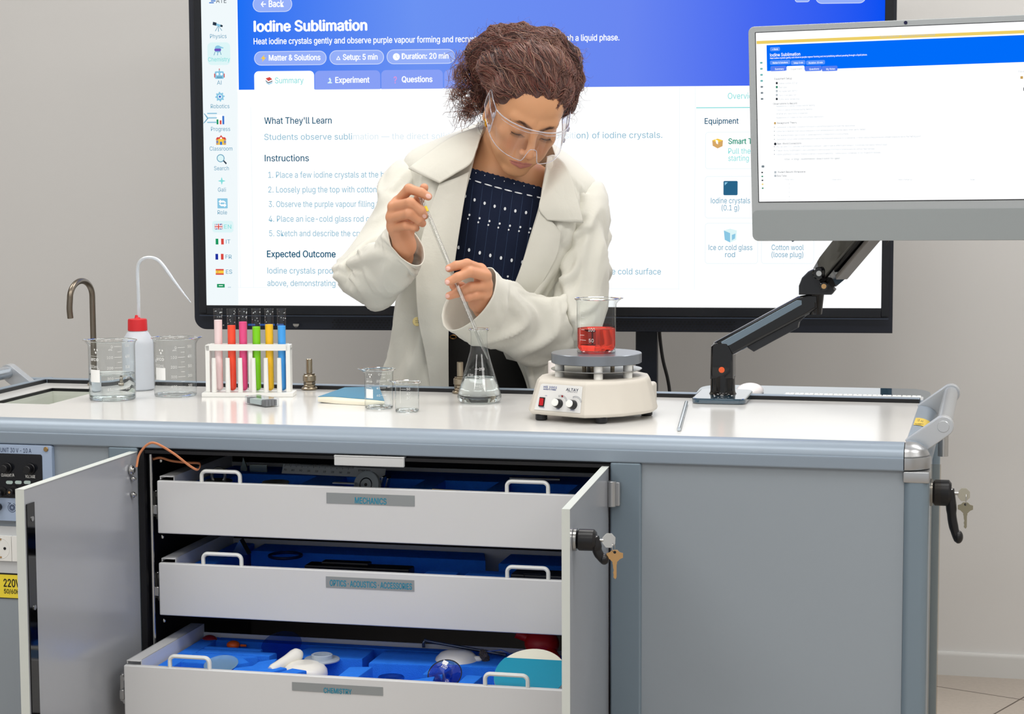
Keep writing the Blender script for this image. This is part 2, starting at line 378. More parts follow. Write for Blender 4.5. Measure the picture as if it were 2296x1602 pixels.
# posts, floor frame, wheels
def post(name, x0, x1, y0, y1, z0=.11, z1=.858, r=.004, M=M_aludark): m = MB(); m.add(bx(x0, x1, y0, y1, z0, z1, r, 3)); return obj(name, m, M, cart)
post('corner_post', -.0012, .0400, -.040, .003, r=.012)
post('corner_post', -.0012, .0400, .557, .600, r=.012)
post('middle_post', -.4917, -.4381, -.040, .0)
post('middle_post', -1.4126, -1.3545, -.040, .0)
post('corner_post', -1.875, -1.828, -.040, .003, r=.012); post('corner_post', -1.875, -1.828, .557, .600, r=.012)
m_ = MB(); m_.add(bx(-.440, -.0002, -.033, -.025, .11, .859)); obj('front_panel', m_, M_panel, cart)
m_ = MB(); m_.add(bx(.010, .026, .0, .56, .11, .859)); obj('end_panel', m_, M_panel, cart)
m_ = MB(); m_.add(bx(-1.83, -1.411, -.033, -.025, .11, .859)); obj('front_panel', m_, M_panel, cart)
m_ = MB(); m_.add(bx(-1.86, -1.845, .0, .56, .11, .859)); obj('end_panel', m_, M_panel, cart)
m_ = MB(); m_.add(bx(-1.83, 0, .575, .590, .11, .858)); obj('back_panel', m_, M_panel, cart)
m_ = MB(); m_.add(bx(-1.875, .04, -.04, .60, .085, .112, .004)); obj('base_frame', m_, M_aludark, cart)
for x in (-1.80, -.03):
    for y in (.03, .53):
        m_ = MB(); m_.add(cyl(.042, -.012, .012, 24, .004), 0, T(x, y, .0425)@RY(PI/2)); m_.add(bx(x-.018, x+.018, y-.012, y+.03, .06, .086, .003), 1); obj('caster_wheel', m_, [M_black, M_steel], cart)
# dark interior of the cabinet
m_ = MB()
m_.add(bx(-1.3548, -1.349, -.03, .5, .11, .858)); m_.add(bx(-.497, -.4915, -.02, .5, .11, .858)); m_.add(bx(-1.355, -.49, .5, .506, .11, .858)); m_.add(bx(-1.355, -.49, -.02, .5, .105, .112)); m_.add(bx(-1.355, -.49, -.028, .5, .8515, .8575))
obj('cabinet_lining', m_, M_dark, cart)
m_ = MB(); m_.add(bx(-1.3535, -1.3425, -.041, -.030, .11, .852)); m_.add(bx(-1.3535, -.4917, -.037, -.026, .8475, .8535)); obj('door_seal', m_, M_blackgap, cart)
m_ = MB(); m_.add(cyl(.0036, .12, .845, 12), 0, T(-1.335, -.028, 0)); obj('locking_bar', m_, M_steel, cart)
for z in (.83, .69, .535): m_ = MB(); m_.add(sphere(.004, 10, 8, 1, .6, 1), 0, T(-1.326, -.005, z)); obj('screw', m_, M_steel, cart)
m_ = MB(); m_.add(bx(-.983, -.8553, -.044, -.036, .8375, .856, .002)); m_.add(bx(-.983, -.8553, -.044, .02, .852, .856, .001)); obj('latch_plate', m_, mat('latch_grey', (205, 207, 207), .35), cart)
# doors
def door(side):
    if side == 'l': hx, a, th, s = -1.3615, 0.5, .0150, 1
    else: hx, a, th, s = -.4992, 3.0, .0125, -1
    M = T(hx, -.0415, 0)@RZ((-90*1-a if s == 1 else -90+a)*D2R)    # local +x runs along the door away from the hinge
    m = MB(); m.add(bx(0, .4335, -th/2+.0008, th/2-.0008, .115, .8502), 0); V = m.v[0]; m.v[0] = V@M[:3, :3].T+M[:3, 3]
    d = obj('cabinet_door', m, mat('door_laminate', (158, 161, 167), .2, 0, .6), cart)
    m = MB()
    for q in (bx(0, .4340, -th/2, th/2, .8500, .8509), bx(.4333, .4342, -th/2, th/2, .115, .8509)): m.add(q, 0, M)
    obj('edge_band', m, M_edge, d)
    return d, M, th
dl, ML, thl = door('l')
m_ = MB(); m_.add(bx(.402, .428, .0076, .0092, .115, .826), 0, ML); st = obj('black_strip', m_, M_gloss, dl)
for z in (.80, .655, .40): m_ = MB(); m_.add(cyl(.0042, 0, .0012, 14), 0, ML@T(.4115, .0092, z)@RX(-PI/2)); obj('strip_screw', m_, M_steel, dl)
for x, z, r in ((.033, .822, .009), (.028, .806, .0045), (.028, .777, .0055)):
    m_ = MB(); m_.add(cyl(r, 0, .006, 8, .0015), 0, ML@T(x, .0074, z)@RX(-PI/2)); m_.add(cyl(r*.5, .006, .009, 12), 0, ML@T(x, .0074, z)@RX(-PI/2)); obj('earth_bolt', m_, M_steel, dl)
M_cop = mat('copper_braid', (214, 140, 98), 0.45, 0.4, bump=.5, bscale=1500)
m_ = MB()
Pw = [cy_(306, 1048, -.075), cy_(312, 1020, -.07), cy_(330, 998, -.07), cy_(350, 995, -.07), cy_(390, 1018, -.06), cy_(425, 1045, -.05), cy_(444, 1054, -.04), cy_(447, 1040, -.01), cy_(420, 1038, 0), cy_(385, 1034, .0), cy_(360, 1027, -.01), cy_(343, 1030, -.015)]
m_.add(tube(catmull(Pw, 60), .0022, 6, sy=.5)); obj('earth_strap', m_, M_cop, cart)
# right door: hinge, handle with key
dr, MR, thr = door('r')
hz = (lambda *p: p)
m_ = MB()
hc = cy_(1371, 1107, -.045)
m_.add(cyl(.0085, -.022, .022, 20, .001), 0, T(hc[0]+.001, hc[1]-.004, hc[2])); m_.add(bx(-.001, .016, -.007, .003, -.021, .021, .003), 0, T(*hc)); obj('door_hinge', m_, M_silver, dr)
def lever_lock(M, parent, nm, ln=1.0):
    # local frame: +x out of the door, +z up, y along the door; origin on the door face
    m = MB()
    m.add(cyl(.0165, .004, .034, 28, .004), 0, M@RY(PI/2))
    arc = catmull([(.030, 0, .004), (.0335, 0, -.014*ln), (.036, 0, -.034*ln), (.042, 0, -.052*ln), (.0465, 0, -.058*ln)], 16)
    Vt, Ft = tube(arc, [.0085]*6+[.0075]*4+[.0068, .0066, .0066, .0068, .007, .005], 12, sy=1.25, up=(1, 0, 0)); m.add((Vt, Ft), 0, M)
    m.add(sphere(.0085, 16, 10, .9, 1.2, 1.0), 0, M@T(.046, 0, -.055*ln))
    l = obj(nm, m, M_black, parent)
    m = MB(); m.add(cyl(.0172, 0, .0045, 28), 0, M@RY(PI/2)); obj('lock_rosette', m, M_steel, l); m = MB(); m.add(cyl(.007, .034, .0355, 20), 0, M@RY(PI/2)); m.add(cyl(.0022, .0350, .045, 10), 0, M@RY(PI/2)); obj('lock_cylinder', m, M_steel, l)
    return l
def key(name, M, parent, mt, dangling=False):
    if not dangling:
        out = [(0, -.004), (.006, -.011), (.014, -.011), (.020, -.005), (.020, .005), (.014, .011), (.006, .011), (0, .004)]
    else:
        out = [(-.0035, -.0005), (-.008, .004), (-.0125, .006), (-.0125, .013), (-.0075, .0145), (-.004, .018), (.004, .018), (.0075, .0145), (.0125, .013), (.0125, .006), (.008, .004), (.0035, -.0005), (.0035, -.0035), (.0028, -.0045), (.0028, -.024), (.0008, -.027), (-.0022, -.024), (-.0015, -.02), (-.0024, -.017), (-.0014, -.013), (-.0024, -.010), (-.0028, -.0045), (-.0035, -.0035)]
    m = MB(); m.add(prism(out, .0018, -.0009, .0003), 0, M); 
    if dangling: m.add(cyl(.0022, -.0011, .0011, 12), 1, M@T(0, .0145, 0))
    return obj(name, m, [mt, M_black], parent)
# place: right door lock on outer face; the door's local -y is the outer (right) face
lk = cy_(1287, 1207, -.42)
Lr = MR@T(.392, thr/2, lk[2])@RZ(PI/2)
ll = lever_lock(Lr, dr, 'lever_lock', .52)
key('key', Lr@T(.043, 0, 0)@RX(PI/2*0.8), ll, M_steel)
kc = Lr@T(.060, 0, -.022)
m_ = MB(); m_.add(tube([(Lr@np.array([.060+.004*math.cos(t)*0.3, .006*math.cos(t), -.010+.007*math.sin(t), 1]))[:3] for t in np.linspace(0, 2*PI, 20)], .0006, 6)); obj('key_ring', m_, M_steel, ll)
key('spare_key', Lr@T(.062, 0, -.032)@RZ(0)@np.array([[1, 0, 0, 0], [0, 0, -1, 0], [0, 1, 0, 0], [0, 0, 0, 1.]])@RY(.15), ll, M_brass, True)
# ---- lock on the right end of the bench
Le = T(.026, .30, .803)
Le2 = T(.0405, .02, .812)
l2 = lever_lock(T(.0385, .06, .808)@S(1.05, 1, 1.35), cart, 'lever_lock')
Kf = T(.0385+.046, .06, .806)
key('key', Kf@RX(PI/2), l2, mat('key_nickel', (188, 184, 168), .3, .9))
key('spare_key', T(.104-.0065, .06, .775)@np.array([[1, 0, 0, 0], [0, 0, -1, 0], [0, 1, 0, 0], [0, 0, 0, 1.]]), l2, mat('key_dull', (150, 145, 125), .35, .9), True)
m_ = MB(); m_.add(tube([(.0985+.0, .06+.004*math.cos(t), .797+.010*math.sin(t)) for t in np.linspace(0, 2*PI, 20)], .0006, 6)); obj('key_ring', m_, M_steel, l2)
# clear guard sheet along the right end
m_ = MB(); m_.add(bx(.0418, .0585, -.02, -.0185, .12, .868)); obj('clear_guard', m_, thin_glass('guard_sheet', (246, 243, 238), .95, .1, .05, .01), cart)
# ---- push handles at both ends
M_hnd = mat('handle_silver', (196, 200, 204), .3, .55)
M_tube = mat('handle_tube', (186, 192, 198), .22, .7)
def handle(x, s):
    hb = None
    for k, y in enumerate((.03, .52)):
        # bracket: a flat rounded bar rising outwards from the rail
        a0 = np.array([x+s*.018, y, .8945]); a1 = np.array([x+s*.060, y, .926])
        d = nrm(a1-a0); n = np.array([-d[2]*1.0, 0, d[0]])*1.0
        L = np.linalg.norm(a1-a0); M = frame(a0, d, np.cross(np.array([0, 1., 0]), d)*1, np.array([0, 1., 0])) if False else frame(a0, d, nrm(np.cross([0, 1., 0], d)), np.array([0, 1., 0]))
        out = [(-.012, -.017), (L, -.017)]+[(L+.017*math.sin(t), -.017*math.cos(t)) for t in np.linspace(.2, PI-.2, 10)]+[(L, .017), (-.004, .017)]
        m = MB(); m.add(prism(out, .024, -.012, .002), 0, M)
        m.add(cyl(.010, -.0128, .0128, 24, .0008), 0, M@T(L, 0, 0))
        h = obj('handle_bracket', m, M_hnd, cart)
    m = MB(); m.add(tube([(x+s*.060, .043, .926), (x+s*.060, .508, .926)], .0135, 20), 0); obj('push_bar', m, M_tube, cart)
handle(.0, 1)
handle(XL-.012, -1)
m_ = MB(); m_.add(cyl(.0090, .862, .910, 20), 0, T(.0575, .12, 0)); m_.add(bx(.03, .0575, .117, .123, .893, .903), 0); obj('hook_tube', m_, M_steel, cart)
# ---- power supply in the left bay, sockets, voltage label
M_psu = mat('psu_face', (168, 186, 212), .35, .2)
M_psub = mat('psu_window', (18, 20, 26), .12)
m_ = MB(); px1, pz0, pz1 = -1.5203, .7153, .8565
poly = rrect(-1.815, px1, pz0, pz1, .005)
XZ = np.array([[1, 0, 0, 0], [0, 0, 1, 0], [0, 1, 0, 0], [0, 0, 0, 1.]])          # (x,y,z) -> (x, z, y): draw in x/z, thickness towards +y
def front(y): return T(0, y, 0)@np.array([[1, 0, 0, 0], [0, 0, -1, 0], [0, 1, 0, 0], [0, 0, 0, 1.]])   # x/z drawing, extruded towards the viewer (-y)
m_.add(prism(poly, .012, 0, .001), 0, front(-.032)); psu = obj('power_supply', m_, M_psu, cart)
q = lambda u, v, y=-.0445: cy_(u, v, y)
m_ = MB(); a, b = q(94, 1020), q(94, 1120); m_.add(prism(rrect(-1.80, a[0], b[2], a[2], .004), .0008), 0, front(-.044)); win = obj('meter_window', m_, M_psub, psu)
def ptext(mb, s, u0, v, u1, cap_px, y, mi=0, bold=0.0, al='l'):
    p = cy_(u0, v, y); e = cy_(u1, v, y); cap = cap_px*(e[0]-p[0])/(u1-u0)
    mb.add(text(s, cap, (e[0]-p[0]), bold), mi, T(p[0], y, p[2])@np.array([[1, 0, 0, 0], [0, 0, -1, 0], [0, 1, 0, 0], [0, 0, 0, 1.]]))
m_ = MB(); ptext(m_, 'SUPPLY UNIT 30 V - 10 A', -34, 1013, 70, 9, -.0443, 0, .0); 
fan = [(q(27, 1139)[0], q(27, 1139)[2])]
cxf, czf = fan[0]
for k in range(8): t = k*PI/4+.2; m_.add(flat([(cxf+.0012*math.cos(t), czf+.0012*math.sin(t)), (cxf+.0050*math.cos(t-.3), czf+.0050*math.sin(t-.3)), (cxf+.0050*math.cos(t+.3), czf+.0050*math.sin(t+.3))]), 0, front(-.0443))
m_.add(tube([(cxf+.0082*math.cos(t), -.0443, czf+.0082*math.sin(t)) for t in np.linspace(PI*.6, 2.4*PI, 24)], .0004, 4)); m_.add(tube([(cxf+.0056*math.cos(t), -.0443, czf+.0056*math.sin(t)) for t in np.linspace(0, 2*PI, 20)], .0003, 4)); m_.add(tube([(cxf-.0025, -.0443, czf+.0082), (cxf-.008, -.0443, czf+.0086)], .0004, 4))
obj('printed_marking', m_, M_navyprint, psu)
m_ = MB(); ptext(m_, 'CURRENT', 3, 1069, 26, 6, -.0453, 0, .02); ptext(m_, 'VOLTAGE', 57, 1072, 79, 6, -.0453, 0, .02); ptext(m_, '/A', 27, 1069, 32, 6, -.0453, 0, .01)
obj('printed_marking', m_, M_mark, win)
for u, v in ((16, 1050), (68, 1052)):
    p = q(u, v); m_ = MB(); m_.add(cyl(.0105, 0, .004, 24, .001), 0, front(-.0448)@T(p[0], p[2], 0)); m_.add(cyl(.0075, .004, .016, 20, .001), 0, front(-.0448)@T(p[0], p[2], 0)); obj('control_knob', m_, M_black, psu)
for u in (22, 42, 62):
    p = q(u, 1082); m_ = MB(); m_.add(prism(rrect(p[0]-.0065, p[0]+.0065, p[2]-.003, p[2]+.003, .0028), .002), 0, front(-.0448)); obj('push_button', m_, mat('button_grey', (185, 205, 200), .4), psu)
for u, v, c in ((3, 1105, None), (29, 1102, (40, 150, 60))):
    p = q(u, v); m_ = MB(); m_.add(cyl(.0075, 0, .003, 20), 1, front(-.0448)@T(p[0]+.003, p[2]+.003, 0)); m_.add(cyl(.0065, .003, .014, 20, .001), 0, front(-.0448)@T(p[0], p[2], 0)); m_.add(cyl(.0022, .014, .0145, 12), 2, front(-.0448)@T(p[0], p[2], 0)); obj('terminal_post', m_, [M_black, mat('terminal_green', c or (30, 30, 30), .4), M_brass], psu)
p = q(103, 1008); m_ = MB(); m_.add(cyl(.0045, 0, .0022, 16, .0006), 0, front(-.044)@T(p[0], p[2], 0)); obj('face_screw', m_, mat('screw_bronze', (170, 140, 95), .3, .9), psu)
m_ = MB(); p = q(2, 1137); m_.add(cyl(.007, 0, .012, 20, .001), 0, front(-.0445)@T(p[0]-.004, p[2], 0)); obj('control_knob', m_, M_black, psu)
# socket strip
a, b = q(40, 1182, -.038), q(40, 1287, -.038)
m_ = MB(); m_.add(prism(rrect(-1.82, -1.545, b[2], a[2], .003), .004), 0, front(-.033)); sk = obj('socket_strip', m_, mat('strip_grey', (200, 203, 205), .4), cart)
s0, s1 = q(40, 1203, -.038)[2], q(40, 1259, -.038)[2]
for x0, x1 in ((-1.652, -1.607), (-1.606, -1.561)):
    m_ = MB(); m_.add(prism(rrect(x0, x1, s1, s0, .001), .005), 0, front(-.0365)); cxs, czs = (x0+x1)/2, (s0+s1)/2
    if x0 < -1.61:
        m_.add(lathe([(.0195, .0052), (.0193, .0056), (.0185, .0052), (.0180, -.002)], 32), 0, front(-.0365)@T(cxs, czs, 0))
        for dx in (-.0095, .0095): m_.add(cyl(.0027, .005, .0056, 12), 1, front(-.0365)@T(cxs+dx, czs, 0))
        for dz in (-.0165, .0165): m_.add(bx(cxs-.003, cxs+.003, -.0425, -.0415, czs+dz-.0015, czs+dz+.0015), 2)
    obj('wall_socket', m_, [M_white, M_black, M_brass], sk)
a, b = q(40, 1290, -.035), q(40, 1343, -.035)
m_ = MB(); m_.add(bx(-1.68, -1.55, -.0345, -.033, b[2]-.001, a[2]+.002), 2); m_.add(bx(-1.679, -1.551, -.0352, -.0345, b[2]+.0006, a[2]-.0004), 0)
ptext(m_, '220V', 8, 1316, 45, 16, -.0354, 1, .06); ptext(m_, '50/60Hz', 9, 1331, 49, 9, -.0354, 1, .05)
obj('voltage_label', m_, [mat('label_yellow', (246, 222, 62), .4), M_black, M_black], cart)

# ---- drawers
DX0, DX1, DLEN, DH = -1.3232, -.517, .30, .0962
def drawer(name_text, y, ztop, lab):
    d = empty('drawer', (0, 0, 0), 0, cart)
    m = MB()
    m.add(bx(DX0, DX1, y, y+.012, ztop-DH, ztop, .0022, 3)); 
    obj('drawer_front', m, M_drawer, d)
    m = MB()
    zr = ztop+.0075
    for x0, s in ((DX0+.003, 1), (DX1-.003, -1)):
        xs = sorted((x0, x0+s*.026)); m.add(bx(xs[0], xs[1], y+.006, y+DLEN, zr-.0015, zr, .0007, 1))
        xi = sorted((x0+s*.0245, x0+s*.026)); m.add(bx(xi[0], xi[1], y+.012, y+DLEN, ztop-DH, zr)); xo = sorted((x0, x0+s*.0015)); m.add(bx(xo[0], xo[1], y+.008, y+DLEN, zr-.006, zr))
    m.add(bx(DX0+.028, DX1-.028, y+DLEN-.003, y+DLEN, ztop-DH, ztop-.008)); m.add(bx(DX0+.01, DX1-.01, y+.01, y+DLEN, ztop-DH, ztop-DH+.002))
    obj('drawer_tray', m, M_drawer, d)
    xc = (DX0+DX1)/2
    for hx in (-1.2025, -.6395):
        pth = []
        r, w, h = .009, .0365, .0225
        pts = [(hx-w, ztop-.006)]
        for i in range(7): t = PI-i*PI/12; pts.append((hx-w+r+r*math.cos(t), ztop+h-r+r*math.sin(t)-.003))
        for i in range(7): t = PI/2-i*PI/12; pts.append((hx+w-r+r*math.cos(t), ztop+h-r+r*math.sin(t)-.003))
        pts.append((hx+w, ztop-.006))
        m = MB(); m.add(tube([(a_, y+.006, b_) for a_, b_ in pts], .0046, 8, sy=.8, up=(0, 1, 0))); obj('drawer_handle', m, mat('handle_paint', (222, 224, 222), .35), d)
    (u0, v0), (u1, v1), (tu0, tv, tu1, tc) = lab
    a, b = cy_(u0, v0, y), cy_(u1, v1, y)
    m = MB(); m.add(bx(a[0], b[0], y-.0008, y+.0002, b[2], a[2]), 0)
    p, e = cy_(tu0, tv, y), cy_(tu1, tv, y); cp = tc*(e[0]-p[0])/(tu1-tu0)
    m.add(text(name_text, cp, e[0]-p[0], .055), 1, T(p[0], y-.0010, p[2])@np.array([[1, 0, 0, 0], [0, 0, -1, 0], [0, 1, 0, 0], [0, 0, 0, 1.]]))
    obj('name_plate', m, [M_labelgrey, M_teal], d)
    m = MB()
    m.add(bx(DX0-.012, DX0-.002, y+.02, y+.10, ztop-.075, ztop-.03, .001, 1)); m.add(bx(DX0-.0155, DX0-.005, y+.015, y+.030, ztop-.07, ztop-.02, .002, 1)); m.add(bx(DX0-.010, DX0-.001, y+.002, y+.014, ztop-.062, ztop-.045, .001, 1))
    for z in (-.028, -.066): m.add(cyl(.0035, 0, .003, 10), 0, T(DX0-.007, y+.016, ztop+z)@RX(PI/2))
    obj('slide_catch', m, M_steel, d)
    return d
d1 = drawer('MECHANICS', -.03, .7972, ((732, 1105), (930, 1136), (796, 1129, 867, 13)))
d2 = drawer('OPTICS · ACOUSTICS · ACCESSORIES', -.03, .6470, ((731, 1293), (929, 1327), (740, 1314, 924, 13)))
d3 = drawer('CHEMISTRY', -.19, .4975, ((655, 1530), (859, 1561), (726, 1554, 789, 11)))
# rear pull-out shelf of glossy black glass
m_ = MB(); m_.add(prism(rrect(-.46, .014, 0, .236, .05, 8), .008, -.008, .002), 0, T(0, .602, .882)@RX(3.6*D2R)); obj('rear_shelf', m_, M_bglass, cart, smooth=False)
# ================================================================== things on the bench top
def wrap(mb, VF, Rf, a0, z0, mi=0, eps=.0004):
    V, F = VF
    if not len(V): return
    V = np.asarray(V, float); z = z0+V[:, 1]; R = np.array([Rf(q) for q in z])
    rm = Rf(z0); a = a0+V[:, 0]/rm; R = R+eps
    mb.add((np.stack([R*np.sin(a), -R*np.cos(a), z], 1), F), mi)
def quad(x0, x1, y0, y1, n=6):
    xs = np.linspace(x0, x1, n+1)
    return np.array([[x, y, 0] for x in xs for y in (y0, y1)]), [[2*i, 2*i+2, 2*i+3, 2*i+1] for i in range(n)]
def logo(s=1.0):
    out = []
    for c, w in (((-.3, .25), .28), ((.32, .2), .30), ((-.02, -.3), .34)):
        out.append([(c[0]-w*.55, c[1]+w*.3), (c[0]+w*.1, c[1]+w*.8), (c[0]+w*.6, c[1]-.1*w), (c[0]-.05*w, c[1]-w*.75)])
    V = np.array([(x*s, y*s, 0) for q in out for x, y in q]); return V, [[4*i, 4*i+1, 4*i+2, 4*i+3] for i in range(3)]
def beaker(name, label, pos, R, H, spout, marks, liq=None, group=None, base_r=.004, rb=.003):
    t = thing(name, label, 'beaker', pos, 0, group)
    n = 64
    prof = [(0, .0022), (R-base_r-.002, .0012), (R-base_r, .0)]
    prof = [(0, .002), (R-base_r, .0006)]+[(R-base_r+base_r*math.sin(a), base_r-base_r*math.cos(a)) for a in np.linspace(.1, PI/2, 6)]
    prof += [(R, H*k) for k in np.linspace(.12, .9, 10)]+[(R+.0006, H*.945), (R+.0022, H*.98), (R+.0038, H*.997), (R+.0042, H), (R+.0034, H+.0008), (R+.0024, H)]
    V, F = lathe(prof, n)
    for i in range(len(V)):
        x, y, z = V[i]; a = math.atan2(y, x); r = math.hypot(x, y)
        if z > H*.86 and r > 1e-4:
            d = abs((a-spout+PI) % (2*PI)-PI); k = math.exp(-(d/.16)**2)*((z-H*.86)/(H*.14))**2
            V[i, 0] += math.cos(a)*k*.0085; V[i, 1] += math.sin(a)*k*.0085; V[i, 2] += k*.001
    m = MB(); m.add((V, F)); obj('glass_wall', m, M_glass, t, ang=80)
    m = MB(); m.add(tube([(( R+.0035+.0085*math.exp(-(((a-spout+PI) % (2*PI)-PI)/.16)**2))*math.cos(a), (R+.0035+.0085*math.exp(-(((a-spout+PI) % (2*PI)-PI)/.16)**2))*math.sin(a), H+.001*math.exp(-(((a-spout+PI) % (2*PI)-PI)/.16)**2)) for a in np.linspace(0, 2*PI, 65)[:-1]], .0011, 6, closed=True)); obj('rim', m, M_rim, t)
    m = MB(); m.add(lathe([(R-.0012, .0012), (R-.0005, .003), (R-.002, .0048), (R-.006, .0042), (R-.0075, .0022), (R-.004, .001), (R-.0012, .0012)], 48)); obj('base_ring', m, M_rim, t)
    if marks: 
        m = MB(); marks(m, R); obj('printed_scale', m, M_mark, t, smooth=False)
    if liq:
        h, M = liq; m = MB(); ri = R-.0014; m.add(lathe([(0, .0032), (ri-base_r, .0022)]+[(ri-base_r+base_r*math.sin(a), .0022+base_r-base_r*math.cos(a)) for a in np.linspace(.2, PI/2, 6)]+[(ri, h*.5), (ri, h), (ri-.0008, h-.0006), (ri-.003, h-.0009), (0, h-.001)], 64)); obj('liquid', m, M, t, ang=50)
    return t
M_rim = mat('glass_rim', (235, 240, 242), .04, 0, .6, trans=1.0, ior=1.45)
def marks500(m, R):
    k = R/188.; zc = lambda y: (1340-y)/4580.*(R/.0455)
    ax = lambda x: math.asin(max(-.97, min(.97, (x-1480)/188.)))
    f = lambda z: R
    wrap(m, logo(.0105), f, ax(1384), zc(888)); wrap(m, text('arco', .0072, .0205, .03), f, ax(1338), zc(977)); wrap(m, quad(0, .0205, 0, .0004), f, ax(1338), zc(935))
    wrap(m, text('500mL', .0060, .0245, .012), f, ax(1330), zc(1043)); wrap(m, quad(0, .0255, 0, .0245), f, ax(1332), zc(1168))
    for i, s in enumerate(('0', '100', '200', '300', '400')):
        w = .0035*len(s)+.0006*(len(s)-1); y = 860+i*95.5
        wrap(m, text(s, .0050, w, .014, ), f, ax(1525)-w/R, zc(y)); wrap(m, quad(0, .0145, 0, .00045), f, ax(1535), zc(y-12))
        if i < 4: wrap(m, quad(0, .0075, 0, .00045), f, ax(1560), zc(y+35))
        wrap(m, text(('500', '400', '300', '200', '100')[i], .0050, .0105, .014), f, ax(1614), zc(y-6))
    wrap(m, text('±5%', .0028, .0075), f, ax(1490), zc(881))
def marks100(m, R):
    zc = lambda y: (1125-y)/4960.*(R/.0268)
    ax = lambda x: math.asin(max(-.97, min(.97, (x-1848)/133.))); f = lambda z: R
    wrap(m, logo(.0080), f, ax(1776), zc(808)); wrap(m, text('arco', .0050, .0142), f, ax(1740), zc(873)); wrap(m, quad(0, .0142, 0, .0003), f, ax(1740), zc(842))
    wrap(m, quad(0, .02, 0, .0003), f, ax(1738), zc(892)); wrap(m, text('100mL', .0044, .0168, .01), f, ax(1735), zc(929)); wrap(m, quad(0, .0172, 0, .0175), f, ax(1737), zc(1020))
    for s, y in (('0', 805), ('20', 868), ('40', 932), ('60', 1000)):
        w = .0033*len(s); wrap(m, text(s, .0038, w, .012), f, ax(1868)-w/R, zc(y)); wrap(m, quad(0, .0108, 0, .0004), f, ax(1872), zc(y-9))
    for y in (835, 900, 965): wrap(m, quad(0, .005, 0, .0004), f, ax(1890), zc(y-9))
    for s, y in (('100', 800), ('80', 862), ('60', 925)): wrap(m, text(s, .0038, .0033*len(s), .012), f, ax(1933), zc(y))
def marks50(m, R):
    zc = lambda y: (1150-y)/4960.; ax = lambda x: math.asin(max(-.97, min(.97, (x-2148)/112.))); f = lambda z: R
    for s, y in (('50', 938), ('40', 980), ('30', 1020)): wrap(m, text(s, .0042, .0068, .012), f, ax(2150), zc(y))
    wrap(m, quad(0, .009, 0, .0004), f, ax(2100), zc(930)); wrap(m, quad(0, .0004, 0, .03), f, ax(2092), zc(1060))
def marks150(m, R):
    f = lambda z: R; ax = lambda du: math.asin(max(-.97, min(.97, du/41.)))
    wrap(m, text('100', .0062, .0122, .012), f, ax(-18), .0412); wrap(m, text('50', .0062, .0092, .012), f, ax(-17), .0215)
    wrap(m, quad(0, .014, 0, .0006), f, ax(-34), .0245); wrap(m, quad(0, .0105, 0, .0006), f, ax(-34), .0335); wrap(m, quad(0, .008, 0, .0006), f, ax(-32), .0435); wrap(m, quad(0, .0005, 0, .05), f, ax(-34.5), .022)
    for z in (.055, .066, .077): wrap(m, quad(0, .008, 0, .0005), f, ax(-32), z)
beaker('glass_beaker', 'large clear glass beaker half full of water on the bench beside the sink', W(-1.561, .312), .0458, .117, PI*.98, marks500, (.0515, M_water), 'clear glass beakers on the bench')
beaker('glass_beaker', 'large empty glass beaker left of the rack of coloured test tubes', W(-1.462, .395), .0425, .1165, .15, marks500, None, 'clear glass beakers on the bench')
beaker('glass_beaker', 'mid-sized empty glass beaker with white square mark in front of blue notebook', W(-.998, .275), .0272, .0745, PI*.97, marks100, None, 'clear glass beakers on the bench')
beaker('glass_beaker', 'smallest empty glass beaker, standing right of the blue notebook', W(-.931, .236), .0226, .056, PI*.9, marks50, None, 'clear glass beakers on the bench')
# ---- conical flask
def flask():
    c = W(-.8335, .402); t = thing('conical_flask', 'clear glass conical flask with water that the woman pipettes into', 'flask', c)
    prof = [(0, .002), (.036, .0008), (.0405, .0035), (.0428, .0085), (.0425, .014), (.0395, .026), (.0275, .066), (.0205, .090), (.0178, .100), (.0165, .110), (.0162, .118), (.0162, .134), (.0175, .139), (.0205, .1422), (.0212, .1432), (.0205, .144)]
    rs = np.array(prof); f = lambda z: float(np.interp(z, rs[2:, 1], rs[2:, 0]))
    P = catmull([(a, 0, b) for a, b in prof[1:]], 60); pr = [(0, .002)]+[(p[0], p[2]) for p in P]
    m = MB(); m.add(lathe(pr, 56)); obj('glass_wall', m, M_glass, t, ang=80)
    m = MB(); m.add(tube([(.0207*math.cos(a), .0207*math.sin(a), .1434) for a in np.linspace(0, 2*PI, 41)[:-1]], .0011, 6, closed=True)); obj('rim', m, M_rim, t)
    wp = [(0, .0035)]+[(f(z)-.0014, z) for z in np.linspace(.004, .049, 14)]; wp += [(wp[-1][0]-.002, .0485), (0, .0484)]
    m = MB(); m.add(lathe(wp, 56)); obj('water', m, M_water, t, ang=50)
    m = MB()
    for s, z in (('250', .0655), ('200', .0500), ('150', .0335)):
        wrap(m, text(s, .0047, .0103, .014), f, .02/.3*.3, z); wrap(m, quad(0, .008, 0, .0006), f, -.0085/f(z), z+.0022)
    wrap(m, text('ALTAY', .0052, .0135, .012), f, -.024/.03, .0535)
    obj('printed_scale', m, M_mark, t, smooth=False)
    return c
FL = flask()
